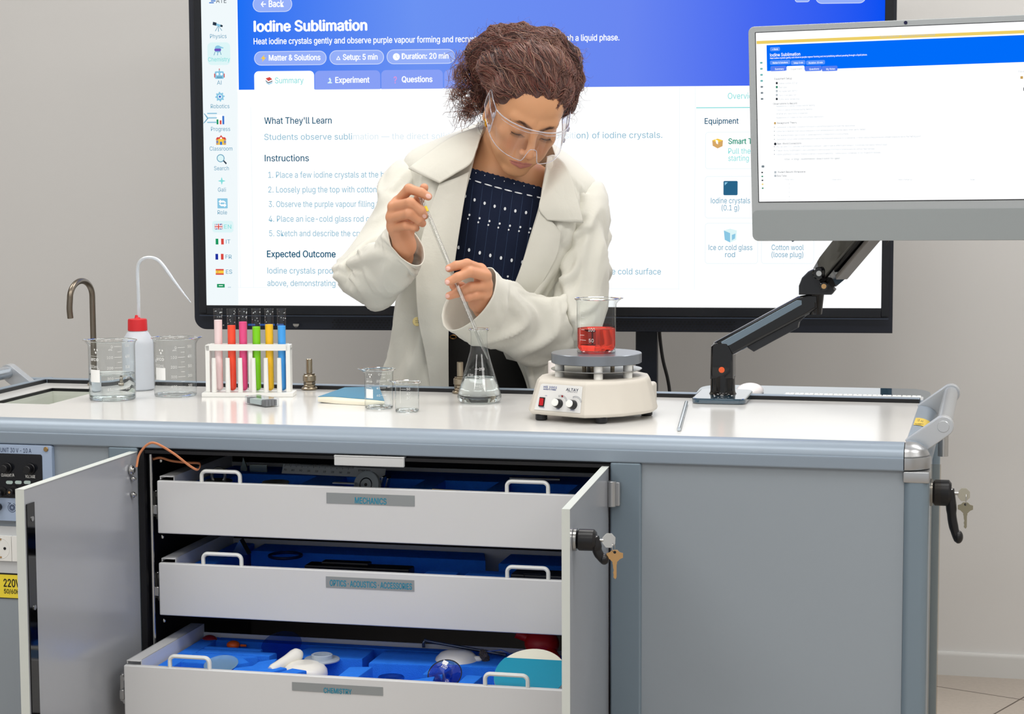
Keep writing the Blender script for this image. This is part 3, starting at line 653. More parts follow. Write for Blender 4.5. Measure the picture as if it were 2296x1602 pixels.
# ---- pipette held by the woman
PT0, PT1 = aty(1094, 806, 3.968), aty(939, 432, 4.045)
def pipette():
    t = tag(empty('glass_pipette', PT0), 'long glass pipette with a yellow band held in both hands over the flask', 'pipette')
    d = PT1-PT0; L = np.linalg.norm(d); z = d/L; x = nrm(np.cross([0, 1., 0], z)); M = frame((0, 0, 0), x, np.cross(z, x), z)
    m = MB(); m.add(lathe([(.0009, 0), (.0013, .002), (.0042, .032), (.0044, .034), (.0044, L-.001), (.0038, L), (.0024, L), (.0022, L-.01), (.0022, .05), (.0006, 0)], 20), 0, M); obj('glass_tube', m, thin_glass('pipette_glass', (240, 240, 238), .4, .8, .02, .12), t)
    m = MB(); fy = 1-(470-432)/(806-432.); m.add(cyl(.00465, L*fy-.0055, L*fy+.0055, 20), 0, M); obj('yellow_band', m, mat('band_yellow', (226, 200, 30), .35), t)
    m = MB()
    fr = -M[:3, :3].T@np.array([0, 1., 0]); a0 = math.atan2(fr[1], fr[0])
    for i in range(90):
        zz = L*(.17+.36*i/90.); w = .75 if i % 10 == 0 else (.45 if i % 5 == 0 else .28)
        th = np.linspace(a0-.2-w, a0-.2+w*.4, 4); P = np.array([[(.00455*math.cos(q), .00455*math.sin(q), zz+e) for q in th] for e in (0, .0007)]); m.add(grid(P), 0, M)
    obj('graduation_print', m, mat('graduation_grey', (235, 235, 232), .5), t)
pipette()
# ---- wash bottle
def wash():
    c = W(-1.578, .478); t = thing('wash_bottle', 'white plastic wash bottle with red cap and bent spout behind the beakers', 'bottle', c)
    M_pe = mat('milky_plastic', (226, 232, 240), .35, 0, .5, trans=.25, sss=.0)
    m = MB(); R = .0325; pr = [(0, .001), (R-.004, 0), (R, .004), (R, .095), (R-.002, .105), (R-.008, .114), (.0215, .1195), (.0185, .1215), (.0185, .125), (0, .1255)]; m.add(lathe([(p[0], p[2]) if False else p for p in pr], 40)); obj('bottle_body', m, M_pe, t, ang=60)
    m = MB(); V, F = lathe([(0, .1225), (.0195, .1225), (.02, .1235), (.0195, .1445), (.0185, .1465), (.0065, .1475), (.0055, .149), (.0045, .154), (.0035, .1545), (0, .1545)], 60)
    for i in range(len(V)):
        if .1226 < V[i, 2] < .145 and math.hypot(*V[i, :2]) > .019 and i % 2: V[i, :2] *= .985
    m.add((V, F)); obj('cap', m, mat('cap_red', (214, 42, 48), .4), t, ang=60)
    pp = [cy_(311, 705, .478), cy_(310, 660, .478), cy_(308, 615, .478), cy_(311, 592, .478), cy_(321, 581, .478), cy_(336, 578, .478), cy_(351, 582, .478), cy_(365, 595, .478), cy_(390, 630, .478), cy_(412, 659, .478), cy_(428, 679, .478)]
    pp = [p-np.array([-1.578, .478, .9]) for p in pp]; cw = math.cos(-CARTYAW); sw = math.sin(-CARTYAW)
    pp = [np.array([cw*p[0]-sw*p[1], sw*p[0]+cw*p[1], p[2]]) for p in pp]; pp[0][2] = .15
    P = catmull(pp, 60); r = np.full(60, .0037); r[44:] = np.linspace(.0037, .0009, 16)
    m = MB(); m.add(tube(P, r, 12)); obj('spout_tube', m, mat('milky_tube', (228, 234, 240), .3, 0, .5, trans=.45), t)
wash()
# ---- tap
def tap():
    b = cy_(204, 858, .525); c = W(b[0], .535); t = thing('water_tap', 'brushed steel gooseneck water tap standing behind the sink', 'tap', c)
    m = MB(); up_ = aty(207, 668, c[1])-c; m.add(cyl(.014, 0, .006, 28, .0015), 0, T(up_[0], 0, 0)); m.add(cyl(.009, .006, .018, 24, .001), 0, T(up_[0], 0, 0)); obj('tap_base', m, M_nickel, t)
    e = aty(158, 714, W(-1.74, .43)[1])-c; up = aty(207, 668, c[1])-c; zt = aty(182, 624, W(-1.72, .48)[1])[2]-c[2]-.0062
    zb = zt-.034; cen = (e+up)/2
    pp = [np.array([up[0], up[1], z]) for z in (.016, .05, .09, zb-.02)]+[np.array([cen[0]+(up[0]-cen[0])*math.cos(t), cen[1]+(up[1]-cen[1])*math.cos(t), zb+(zt-zb)*math.sin(t)]) for t in np.linspace(0, PI, 14)]+[np.array([e[0]-.001, e[1]-.002, e[2]+.02]), e]
    m = MB(); m.add(tube(catmull(pp, 60), .0062, 16)); obj('gooseneck', m, M_fauc, t)
tap()
# ---- gas valves on the bench
def valve(u, v, ly, label):
    p = cy_(u, v, ly); t = thing('gas_tap', label, 'gas tap', W(p[0], ly), 0)
    m = MB(); m.add(cyl(.0165, 0, .006, 28, .0018)); m.add(cyl(.0125, .006, .011, 24, .001)); obj('flange', m, M_nickel, t)
    m = MB(); m.add(cyl(.0122, .011, .0175, 6, .001)); m.add(cyl(.0135, .0175, .031, 24, .0015)); m.add(cyl(.0115, .031, .034, 6, .0008)); obj('valve_body', m, M_nickel, t, ang=30)
    m = MB(); m.add(cyl(.0064, .034, .064, 20, .001)); obj('nozzle', m, M_nickel, t)
valve(694, 874, .545, 'brass-coloured gas tap between the test tube rack and the blue notebook')
valve(1032, 882, .545, 'brass-coloured gas tap partly hidden behind the conical flask')
# ---- test tube rack
RK = atz(452, 891, TOPZ); RKa = -2.2*D2R
def rack():
    t = thing('test_tube_rack', 'white plastic rack holding six coloured test tubes', 'rack', RK, RKa)
    Wd = .1835; Dp = .052
    m = MB(); m.add(bx(0, Wd, 0, Dp, 0, .0085, .0012)); obj('rack_base', m, M_white, t)
    for x in (.0065, Wd-.0155):
        m = MB(); m.add(bx(x, x+.0088, .012, .042, .0085, .103, .001)); obj('upright', m, M_white, t)
    m = MB(); m.add(bx(.0966-.004, .0966+.004, .016, .022, .0085, .095, .001)); obj('upright', m, M_white, t)
    px = [489, 519, 545, 575, 604, 632]; M = RZ(-RKa)
    hx = [(M[:3, :3]@(aty(u, 700, RK[1]+.03)-RK))[0] for u in px]
    out = rrect(.0065, Wd-.0067, .092, .1045, .0055)
    m = MB()
    m.add(bx(.0065, Wd-.0067, .0175, .040, .0925, .096)); m.add(bx(.012, Wd-.0125, .038, .042, .0925, .104, .001))
    m.add(prism(out, .0055), 0, np.array([[1, 0, 0, 0], [0, 0, -1, .0175], [0, 1, 0, 0], [0, 0, 0, 1.]])); obj('top_bar', m, M_white, t)
    for u in (480, 511, 539, 569, 597, 627):
        x = (M[:3, :3]@(aty(u, 840, RK[1]+.008)-RK))[0]; m = MB(); m.add(cyl(.0052, .0085, .0775, 16, .0004, .0043), 0, T(x, .0095, 0)); obj('drying_peg', m, M_white, t)
    cols = [('pale pink', (232, 208, 208), 718), ('orange-red', (236, 74, 44), 730), ('magenta pink', (222, 70, 128), 722), ('lime green', (118, 202, 14), 733), ('amber yellow', (240, 182, 20), 728), ('sky blue', (62, 156, 232), 731)]
    for x, u, (nm, c, vl) in zip(hx, px, cols):
        p = RK+np.array([math.cos(RKa)*x-math.sin(RKa)*.029, math.sin(RKa)*x+math.cos(RKa)*.029, .009])
        tt = thing('test_tube', 'glass test tube of %s liquid standing in the white rack' % nm, 'test tube', p, 0, 'test tubes in the rack')
        R = .0088; ztop = aty(u, 693, p[1])[2]-p[2]; zl = aty(u, vl, p[1])[2]-p[2]
        bot = [(R*math.sin(a), R-R*math.cos(a)) for a in np.linspace(0, PI/2, 8)]
        m = MB(); m.add(lathe(bot+[(R, ztop*.5), (R, ztop-.001), (R+.0007, ztop), (R-.0004, ztop+.0003)], 28)); obj('tube_glass', m, _mats.get('tube_wall') or thin_glass('tube_wall', (255, 255, 255), .9, .55, .01, .03), tt, ang=80)
        r2 = R-.0009; b2 = [(r2*math.sin(a), .0008+r2-r2*math.cos(a)) for a in np.linspace(0, PI/2, 8)]
        m = MB(); m.add(lathe(b2+[(r2, zl*.5), (r2, zl), (r2-.0012, zl-.0008), (0, zl-.0012)], 28)); obj('liquid', m, mat('liquid_'+nm.replace(' ', '_').replace('-', '_'), tuple(min(255, int(q*1.04+8)) for q in c), .4, 0, .3), tt, ang=60)
        m = MB(); rr = random.Random(u)
        for k in range(9):
            a = rr.uniform(0, 2*PI); zz = rr.uniform(zl+.004, ztop-.004); m.add(sphere(rr.uniform(.0006, .0013), 8, 6), 0, T((R-.001)*math.cos(a), (R-.001)*math.sin(a), zz))
        dr_ = obj('droplets', m, M_water, tt); dr_['kind'] = 'stuff'
rack()
# ---- clear box of cover slips
def slipbox():
    a, b = atz(541, 905, TOPZ), atz(595, 915, TOPZ); d = b-a; ang = math.atan2(d[1], d[0]); L, Dp, H = .078, .031, .0165
    t = thing('cover_slip_box', 'small clear plastic box of microscope cover slips in front of the rack', 'box', b+nrm([math.cos(ang), math.sin(ang), 0])*-L, ang)
    m = MB(); m.add(bx(0, L, 0, Dp, 0, H, .001)); obj('clear_case', m, thin_glass('case_plastic', (246, 248, 250), .7, .6, .03, .1), t)
    m = MB(); m.add(bx(.003, .012, .003, Dp-.003, .002, H-.003)); obj('foam_pad', m, mat('pad_grey', (120, 122, 126), .9), t)
    m = MB(); m.add(bx(.015, L-.021, .0025, Dp-.0025, .003, H-.004)); obj('slip_stack', m, mat('slip_glass', (186, 200, 200), .1), t)
    for k in range(4): m = MB(); m.add(bx(L-.003-.0002, L-.0025, .003+k*.0068, .0065+k*.0068, .002, H-.003)); m.add(bx(L-.018+k*.004, L-.0165+k*.004, .003, Dp-.003, .002, H-.003)); obj('spacer', m, mat('pad_grey'), t)
slipbox()
# ---- notebook
def notebook():
    zt = TOPZ+.0125
    c = atz(780, 900, TOPZ); t = thing('notebook', 'blue covered notebook with cream pages lying behind the mid-sized beaker', 'notebook', c)
    FL_, BL_, BR_, FR_ = atz(713, 889, zt)-c, atz(773, 868, zt)-c, atz(850, 866.5, zt)-c, atz(862, 897, zt)-c
    def pt(a, b): # a across, b depth
        f = FL_*(1-a)+FR_*a; g = BL_*(1-a)+BR_*a; return f*(1-b)+g*b
    n = 24
    bul = lambda a: .0015*math.sin(a*PI*1.3)+.002*math.sin(a*9)*.25
    top = np.array([[pt(a, b)*np.array([1, 1, 0])+np.array([0, 0, .0118+bul(a)*(1-b)]) for a in np.linspace(0, 1, n)] for b in np.linspace(0, 1, 8)])
    bot = top.copy(); bot[:, :, 2] -= .0008; m = MB()
    m.add(grid(top)); m.add(grid(bot, flip=True)); m.add(grid(np.stack([bot[0], top[0]])))
    obj('cover', m, mat('cover_blue', (48, 128, 164), .45), t, ang=60)
    ft = bot[0]-np.array([0, 0, .0001]); fb = ft.copy(); fb[:, 2] = .0004+.002*np.abs(np.linspace(-1, 1, n))**3
    fb[:, 1] -= .003+.004*np.sin(np.linspace(0, PI, n)); ftt = ft.copy(); ftt[:, 1] -= .002
    side = np.stack([np.array([x for x in fb]), (fb+ftt)/2-np.array([0, .002, 0]), ftt, bot[3]-np.array([0, 0, .0001]), bot[-1]-np.array([0, 0, .0001]), np.stack([bot[-1][:, 0], bot[-1][:, 1], np.full(n, .0003)], 1)])
    m = MB(); m.add(grid(side)); m.add((side[:, 0], [list(range(len(side)))])); m.add((side[:, -1], [list(range(len(side)))[::-1]]))
    obj('pages', m, mat('page_cream', (236, 230, 210), .7), t, ang=60)
notebook()
# ---- steel rod lying on the bench
def rod():
    a, b = atz(1522, 968, TOPZ), atz(1539, 907, TOPZ); t = thing('glass_rod', 'thin glass stirring rod lying on the bench between hotplate and monitor arm', 'rod', a)
    d = (b-a)*np.array([1, 1, 0]); L = np.linalg.norm(d); m = MB(); m.add(tube([(0, 0, .0037), tuple(d/L*.002+np.array([0, 0, .0037])), tuple(d+np.array([0, 0, .0037]))], [.003, .0036, .0036], 12)); obj('rod_shaft', m, mat('rod_steel', (205, 215, 222), .12, .6), t)
rod()
# ---- hotplate stirrer
def hotplate():
    cx, cy0 = -.572, .250; t = thing('hotplate_stirrer', 'cream hotplate stirrer with round grey plate and two knobs on the bench', 'hotplate', W(cx, cy0), -CARTYAW)
    A, B = np.array([-.1035, -.093]), np.array([.004, -.134])
    outl = [A, B, (.035, -.122), (.068, -.097), (.098, -.055), (.110, -.025), (.1105, .02), (.099, .07), (.07, .108), (.03, .124), (-.03, .124), (-.075, .105), (-.108, .06), (-.12, .0), (-.114, -.06)]
    P = []
    for i in range(len(outl)):
        a, b = np.array(outl[i]), np.array(outl[(i+1) % len(outl)])
        for s in np.linspace(0, 1, 6)[:-1]: P.append(a*(1-s)+b*s)
    P = np.array(P)
    def ringz(z, k, off=(0, 0)): return np.stack([P[:, 0]*k+off[0], P[:, 1]*k+off[1], np.full(len(P), z)], 1)
    rows = [ringz(.011, .96), ringz(.0125, .985), ringz(.016, 1.0), ringz(.018, 1.0), ringz(.067, .885), ringz(.0705, .872), ringz(.0735, .85), ringz(.0745, .8), ringz(.0745, 0.02)]
    m = MB(); V, F = grid(np.array(rows), False, True); m.add((V, F)); m.f.append(list(range(len(P)))[::-1]); m.m.append(0)
    M_cream = mat('hotplate_cream', (210, 204, 193), .45, bump=.01)
    body = obj('housing', m, M_cream, t, ang=35)
    m = MB(); m.add(bx(.06, .1005, .01, .075, .018, .058, .006, 3)); obj('side_housing', m, M_cream, t)
    for x, y in ((-.085, -.085), (.03, -.108), (.09, .02), (-.02, .10)):
        m = MB(); m.add(cyl(.011, 0, .016, 20, .002)); V = m.v[0]; m.v[0] = V+np.array([x, y, 0]); obj('rubber_foot', m, M_black, t)
    # control face
    z0, z1, k0, k1 = .018, .067, 1.0, .885
    p00 = np.array([*(A*k0), z0]); p10 = np.array([*(B*k0), z0]); p01 = np.array([*(A*k1), z1]); p11 = np.array([*(B*k1), z1])
    ex = nrm(p10-p00); m01 = (p01+p11)/2; m00 = (p00+p10)/2; ey = nrm((m01-m00)-((m01-m00)@ex)*ex); ez = np.cross(ex, ey); Wd = np.linalg.norm(p10-p00); Hh = np.linalg.norm(m01-m00)
    FM = frame(m00+ez*.0003, ex, ey, ez)                 # origin at the bottom middle of the face
    w2 = Wd*.5
    m = MB(); m.add(prism([(-w2*.85, .002), (w2*.86, .002), (w2*.80, Hh*.97), (w2*.72, Hh*.99), (-w2*.68, Hh*.99), (-w2*.75, Hh*.95)], .0008, 0, .0002), 0, FM)
    pn = obj('control_panel', m, mat('panel_pale', (224, 224, 222), .35), t)
    m = MB(); Fp = FM@T(0, 0, .0010); bl = mat('print_blue', (40, 70, 150), .5)
    m.add(text('HS 1001', .0038, .0285, .012), 0, Fp@T(-w2*.62, Hh*.84, 0)); m.add(text('MAGNETIC STIRRER', .0020, .027, .012), 0, Fp@T(-w2*.62, Hh*.775, 0))
    m.add(text('ALTAY', .0052, .026, .014), 1, Fp@T(w2*.22, Hh*.79, 0)); m.add(text('SCIENTIFIC', .0013, .021), 1, Fp@T(w2*.28, Hh*.745, 0))
    m.add(text('ON', .0018, .004), 0, Fp@T(-w2*.52, Hh*.55, 0)); m.add(text('POWER', .0022, .0105), 0, Fp@T(-w2*.66, Hh*.115, 0)); m.add(text('TEMP', .0022, .008), 0, Fp@T(-w2*.05, Hh*.11, 0)); m.add(text('SPEED', .0022, .0095), 0, Fp@T(w2*.48, Hh*.10, 0))
    for kx in (.03, .56):
        for rr in (.0125, .0145): m.add(tube([(w2*kx+.003+rr*math.cos(a), Hh*.34+rr*math.sin(a), 0) for a in np.linspace(.35, 2.0, 14)], .0002, 4), 1, Fp)
        for a in (.35, 2.0): m.add(tube([(w2*kx+.003+rr*math.cos(a), Hh*.34+rr*math.sin(a), 0) for rr in (.0125, .0145)], .0002, 4), 1, Fp)
    obj('printed_marking', m, [bl, M_navyprint], pn, smooth=False)
    m = MB(); m.add(cyl(.0016, 0, .0012, 12), 0, Fp@T(w2*.12, Hh*.585, 0)); obj('indicator_lamp', m, mat('led_red', (150, 20, 20), .3), pn)
    m = MB(); m.add(bx(-.0058, .0058, -.0085, .0085, 0, .0018, .0006), 1, Fp@T(-w2*.60, Hh*.33, 0)); m.add(bx(-.0042, .0042, -.0066, .0066, .001, .0036, .001), 0, Fp@T(-w2*.60, Hh*.33, 0)@RX(.12)); obj('rocker_switch', m, [mat('rocker_red', (190, 24, 34), .3), M_black], pn)
    for kx in (.03, .56):
        m = MB(); m.add(lathe([(0, 0), (.0088, 0), (.0085, .003), (.0074, .0125), (0, .0125)], 28), 1, Fp@T(w2*kx, Hh*.31, 0)); m.add(lathe([(.0068, .0124), (.0068, .0142), (.0062, .015), (0, .015)], 28), 0, Fp@T(w2*kx, Hh*.31, 0)); m.add(bx(-.0004, .0004, .005, .0076, .0, .0126), 0, Fp@T(w2*kx, Hh*.31, 0)@RZ(2.2)); obj('control_knob', m, [M_white, M_black], pn)
    m = MB(); m.add(lathe([(0, .0855), (.0815, .0855), (.0835, .0868), (.0835, .0878), (.081, .0875), (0, .0872)], 64)); obj('heat_shield', m, M_steel, t)
    for a in (-2.62, -1.33, -.45, .75, 1.9):
        m = MB(); m.add(cyl(.0085, .074, .1, 20, .0006), 0, T(.071*math.cos(a), .071*math.sin(a), 0)); obj('spacer_post', m, M_white, t)
    m = MB(); m.add(cyl(.009, .088, .099, 6)); m.add(cyl(.012, .0875, .091, 20)); m.add(cyl(.004, .0875, .099, 10), 0, T(.028, .01, 0)); m.add(cyl(.004, .0875, .099, 10), 0, T(-.024, .005, 0)); obj('heater_core', m, M_nickel, t)
    m = MB(); m.add(lathe([(0, .0985), (.0815, .0985), (.083, .0995), (.083, .1160), (.0820, .1170), (0, .1170)], 80)); obj('heating_plate', m, mat('plate_grey', (132, 138, 146), .28, .55), t, ang=35)
    return t
hotplate()
beaker('glass_beaker', 'glass beaker of red liquid standing on the grey plate of the hotplate', W(-.5722, .250, 1.0171), .0362, .0985, 0.0, marks150, (.0445, liquid('red_liquid', (255, 142, 126))), 'clear glass beakers on the bench', base_r=.011)
# white plastic bottle behind the hotplate
def smallbottle():
    p = cy_(1243, 835, .50); t = thing('plastic_jar', 'pale pink plastic jar half hidden behind the hotplate', 'jar', W(p[0], .50))
    m = MB(); m.add(cyl(.0165, 0, .048, 28, .003)); obj('jar_body', m, mat('jar_pink', (232, 216, 210), .3), t)
    m = MB(); m.add(cyl(.0125, .048, .074, 28, .0015)); obj('jar_lid', m, mat('lid_white', (240, 232, 228), .3), t)
smallbottle()

# ================================================================== monitor arm, monitor, keyboard, mouse
def XZm(y): return T(0, y, 0)@np.array([[1, 0, 0, 0], [0, 0, -1, 0], [0, 1, 0, 0], [0, 0, 0, 1.]])
RI = RZ(-.38918844)@RY(-.01449888)@RX(.05034253); RI[:3, 3] = (.67597915, 3.50878956, 1.23005833)
def monarm():
    ly = .535; ax, ay = -.3766, ly
    t = thing('monitor_arm', 'gloss black jointed monitor arm with orange dot clamped to the bench', 'monitor arm', W(ax, ay), -CARTYAW)
    L = lambda u, v, y=ly: cy_(u, v, y)-np.array([ax, ay, TOPZ])
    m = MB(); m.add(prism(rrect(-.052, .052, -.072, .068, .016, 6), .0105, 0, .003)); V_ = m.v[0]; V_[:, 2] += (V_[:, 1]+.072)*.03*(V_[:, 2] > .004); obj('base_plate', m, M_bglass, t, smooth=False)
    m = MB(); m.add(lathe([(0, .0105), (.028, .0105), (.0265, .013), (.0248, .016), (.0242, .020), (.0236, .0485), (.0238, .0490), (0, .049)], 40)); obj('base_post', m, M_gloss, t)
    zt = L(1620, 770)[2]
    m = MB(); o = [L(1595, 848), L(1647, 848), L(1647, 792), L(1634, 768), L(1608, 765), L(1597, 775)]
    m.add(prism([(p[0], p[2]) for p in o], .046, -.023, .005), 0, XZm(0)); up_ = obj('swivel_post', m, M_gloss, t)
    p = L(1618, 830, ly-.024); m = MB(); m.add(cyl(.0058, 0, .0006, 24), 0, T(p[0], -.0233, p[2])@RX(PI/2)); obj('orange_dot', m, mat('dot_orange', (242, 100, 48), .4), t)
    o = [L(1598, 778), L(1604, 765), L(1700, 713), L(1790, 664), L(1815, 660), L(1834, 662), L(1834, 690), L(1815, 704), L(1700, 765), L(1650, 793), L(1636, 800)]
    m = MB(); m.add(prism([(q[0], q[2]) for q in o], .040, -.020, .006), 0, XZm(0)); la = obj('lower_arm', m, M_gloss, t)
    o = [L(1620, 765), L(1788, 672), L(1800, 672), L(1800, 682), L(1640, 772), L(1626, 776)]
    m = MB(); m.add(prism([(q[0], q[2]) for q in o], .002, .0196, .0008), 0, XZm(0)); obj('arm_cover_strip', m, mat('arm_highlight', (120, 136, 148), .18, .6), la)  # bright highlight along the gloss black arm, painted as a lighter strip
    o = [L(1676, 768), L(1800, 702), L(1814, 702), L(1793, 722), L(1790, 735), L(1692, 788), L(1678, 779)]
    m = MB(); m.add(prism([(q[0], q[2]) for q in o], .030, -.015, .002), 0, XZm(0)); obj('cable_tray', m, M_satin, t)
    ce = L(1829, 690); m = MB(); m.add(lathe([(0, -.018), (.0125, -.018), (.0135, -.010), (.0165, .018), (.017, .022), (0, .022)], 32), 0, T(*(L(1828, 684)))); obj('elbow_joint', m, M_gloss, t)
    o = [L(1793, 660), L(1793, 640), L(1800, 622), L(1814, 608), L(1832, 600), L(1850, 603), L(1858, 630), L(1874, 650), L(1866, 660)]
    m = MB(); m.add(prism([(q[0], q[2]) for q in o], .044, -.022, .004), 0, XZm(0)); obj('elbow_housing', m, M_satin, t)
    # upper spring arm towards the monitor's back
    pv = W(ax, ay, TOPZ)*0; pw = W(*(cy_(1838, 613, ly)))
    back = (RI@np.array([.03, .05, .17, 1]))[:3]
    c, s = math.cos(CARTYAW), math.sin(CARTYAW); org = W(ax, ay)
    def tl(p): d = p-org; return np.array([d@CX, d@CY, d[2]])
    a, b = tl(pw), tl(back); d = nrm(b-a); sd = nrm(np.cross(d, [0, 0, 1.])); upv = np.cross(sd, d)
    Lg = np.linalg.norm(b-a); M = frame(a, d, sd*-1, upv) if np.linalg.det(frame(a, d, -sd, upv)[:3, :3]) > 0 else frame(a, d, sd, upv)
    m = MB(); a = a+np.array([.014, 0, 0]); M[:3, 3] = a; sec = [(-.02, .016, .018), (-.01, .021, .024), (.03, .024, .027), (Lg*.5, .025, .029), (Lg-.04, .022, .026), (Lg-.01, .018, .02)]
    rows = []
    for x, hy, hz_ in sec: rows.append([(x, y, z) for y, z in [(hy*q[0], hz_*q[1]) for q in ((-1, -.7), (-.85, -1), (.85, -1), (1, -.7), (1, .7), (.7, 1), (-.7, 1), (-1, .7))]])
    V, F = grid(np.array(rows), False, True); F += [list(range(8))[::-1], [len(rows)*8-8+i for i in range(8)]]; m.add((V, F), 0, M); ua = obj('spring_arm', m, M_gloss, t, ang=30)
    m = MB(); m.add(bx(.05, Lg*.75, -.012, .012, -.040, -.030, .002), 0, M); obj('spring_rail', m, mat('rail_grey', (120, 116, 112), .4, .5), ua)
    p = L(1837, 613, ly-.026); m = MB(); m.add(cyl(.0125, -.0, .006, 28, .002), 1, T(p[0], -.0275, p[2])@RX(PI/2)); m.add(cyl(.0052, .006, .0075, 20), 0, T(p[0], -.0275, p[2])@RX(PI/2)); obj('pivot_pin', m, [M_steel, M_gloss], t)
    p = L(1848, 642, ly-.026); m = MB(); m.add(cyl(.0085, 0, .005, 24, .001), 1, T(p[0], -.0275, p[2])@RX(PI/2)); m.add(cyl(.0048, .005, .0062, 20), 0, T(p[0], -.0275, p[2])@RX(PI/2)); obj('pivot_pin', m, [M_brass, M_gloss], t)
    RL_ = RZ(CARTYAW); MI = T(0, 0, 0)@RL_@T(*(-org))@RI
    m = MB(); m.add(bx(-.055, .055, .0125, .022, .13, .24, .003), 0, MI); m.add(cyl(.016, 0, .045, 24, .002), 0, MI@T(0, .02, .18)@RX(-PI/2)); obj('monitor_mount', m, M_satin, t)
    p = L(1957, 566, ly-.2)
    m = MB(); q = a+d*(Lg*.55)+upv*(-.030)+sd*0; m.add(tube(catmull([q, q+np.array([.012, 0, -.012]), q+np.array([.004, 0, -.03]), q+np.array([-.006, 0, -.05])], 14), [.004]*10+[.003, .002, .001, .0005], 8)); obj('cable_clip', m, M_black, t)
monarm()
def imac():
    t = tag(empty('computer_monitor', RI[:3, 3]), 'silver desktop monitor on the black arm at the right, showing the lesson page', 'monitor')
    R3 = RI.copy(); R3[:3, 3] = 0
    t.rotation_euler = Matrix(R3[:3, :3].tolist()).to_euler()
    XZ_ = np.array([[1, 0, 0, 0], [0, 0, -1, 0], [0, 1, 0, 0], [0, 0, 0, 1.]])
    M_is = mat('monitor_silver', (176, 181, 183), .38, .35); M_chin = mat('monitor_chin', (158, 164, 165), .34, .4)
    m = MB(); m.add(prism(rrect(-.2735, .2735, 0, .372, .011, 6), .0115, -.0115, .0012), 0, XZ_); obj('monitor_housing', m, M_is, t)
    m = MB(); m.add(prism(rrect(-.2728, .2728, .0007, .054, .0105, 6), .0008, .0, .0003), 0, XZ_); obj('chin', m, M_chin, t)
    m = MB(); m.add(prism(rrect(-.2612, .2612, .0675, .3622, .001), .0005), 0, XZ_); obj('screen_border', m, M_black, t)
    m = MB(); m.add(cyl(.0030, 0, .0007, 24), 0, T(0, -.0002, .3675)@RX(PI/2)); obj('webcam', m, mat('lens_dark', (16, 14, 60), .1), t)
    # picture on the screen: pixel -> local x/z on the panel plane
    n = RI[:3, 1]; p0 = RI[:3, 3]
    def lp(u, v): P = onplane(u, v, p0, n)-p0; return P@RI[:3, 0], P@RI[:3, 2]
    e = lambda nme, c, s=1.0: emis(nme, c, s)
    mats = [e('scr_white', (253, 254, 255), 1.12), e('scr_blue', (0, 108, 250)), e('scr_yellow', (238, 208, 104)), e('scr_pill', (96, 150, 248)), e('scr_grey', (120, 132, 140)), e('scr_dark', (60, 68, 78)), e('scr_faint', (186, 194, 200), 1.0), e('scr_tab', (88, 128, 240)), e('scr_teal', (110, 180, 180)), e('scr_black', (40, 44, 52)), e('scr_green', (40, 130, 100)), e('scr_tan', (200, 160, 90))]
    m = MB(); y0 = -.0008
    def poly(pts, mi, k=1): m.add(flat([lp(*q) for q in pts], 0), mi, XZ_@T(0, 0, .0008+.0001*k))
    m.add(flat([(-.2597, .0690), (.2597, .0690), (.2597, .3610), (-.2597, .3610)]), 0, XZ_@T(0, 0, .0008))
    xr = .2597
    def band(u, v0, v1, mi, x1=xr, k=1):
        a, b = lp(u, v0), lp(u, v1); m.add(flat([(a[0], b[1]), (x1, b[1]), (x1, a[1]), (a[0], a[1])]), mi, XZ_@T(0, 0, .0008+.0001*k))
    band(1696.5, 92, 99, 2); band(1719, 101.5, 159.5, 1)
    def rr(u0, u1, v0, v1, mi, r=.002, k=2):
        a, b = lp(u0, v1), lp(u1, v0); b = (b[0], a[1]+abs(lp(u0, v0)[1]-a[1])); m.add(flat(rrect(a[0], b[0], a[1], b[1], min(r, .49*(b[1]-a[1])), 4)), mi, XZ_@T(0, 0, .0008+.0001*k))
    def tx(s, u0, v, u1, cap, mi, bold=0.0):
        a, b = lp(u0, v), lp(u1, v); m.add(text(s, cap*.00072, b[0]-a[0], bold, res=1), mi, XZ_@T(a[0], a[1], .0012))
    rr(1727, 1749, 106, 115, 3); tx('< Back', 1732, 112.5, 1745, 4, 0, .02); tx('Iodine Sublimation', 1727, 127, 1795, 7.5, 0, .03)
    tx('Heat iodine crystals gently and observe purple vapour forming and recrystallising without passing through a liquid phase.', 1727, 132.5, 1945, 4, 0, .02)
    for u0, u1, s in ((1727, 1772, 'Matter & Solutions'), (1774, 1806, 'Setup: 5 min'), (1808, 1850, 'Duration: 20 min')): rr(u0, u1, 136, 145.5, 3); tx(s, u0+6, 143, u1-5, 4, 0, .02)
    for u0, u1, s, mi, ti in ((1728, 1763, 'Summary', 7, 0), (1764, 1804, 'Experiment', 0, 6), (1805, 1842, 'Questions', 7, 0), (1843, 1878, 'My Notes', 7, 0)): rr(u0, u1, 148.5, 160, mi, .002); tx(s, u0+10, 157, u1-5, 4.2, ti, .02)
    Y = lambda v: v
    tx('Equipment Setup', 1737, 179, 1776, 4.5, 5)
    for k, s in enumerate(('Iodine crystals (0.1 g)', 'Test tube', 'Hot water bath (80°C)', 'Ice or cold glass rod', 'Cotton wool (loose plug)')):
        tx(s, 1747, 189+k*8.9, 1747+(41, 17, 41, 38, 46)[k], 4, 6); rr(1740, 1744, 184+k*8.9, 189+k*8.9, (9, 10, 6, 6, 9)[k], .0005)
    tx('Observations to Record', 1734, 235, 1787, 4.5, 5)
    for k, w_ in enumerate((86, 80, 70, 106)): tx(('Appearance of iodine crystals before heating', 'Colour of vapour produced during heating', 'Whether any liquid forms is observed', 'Appearance of crystals on the cold surface (deposition)')[k], 1741, 240+k*8.6, 1741+w_, 3.8, 6)
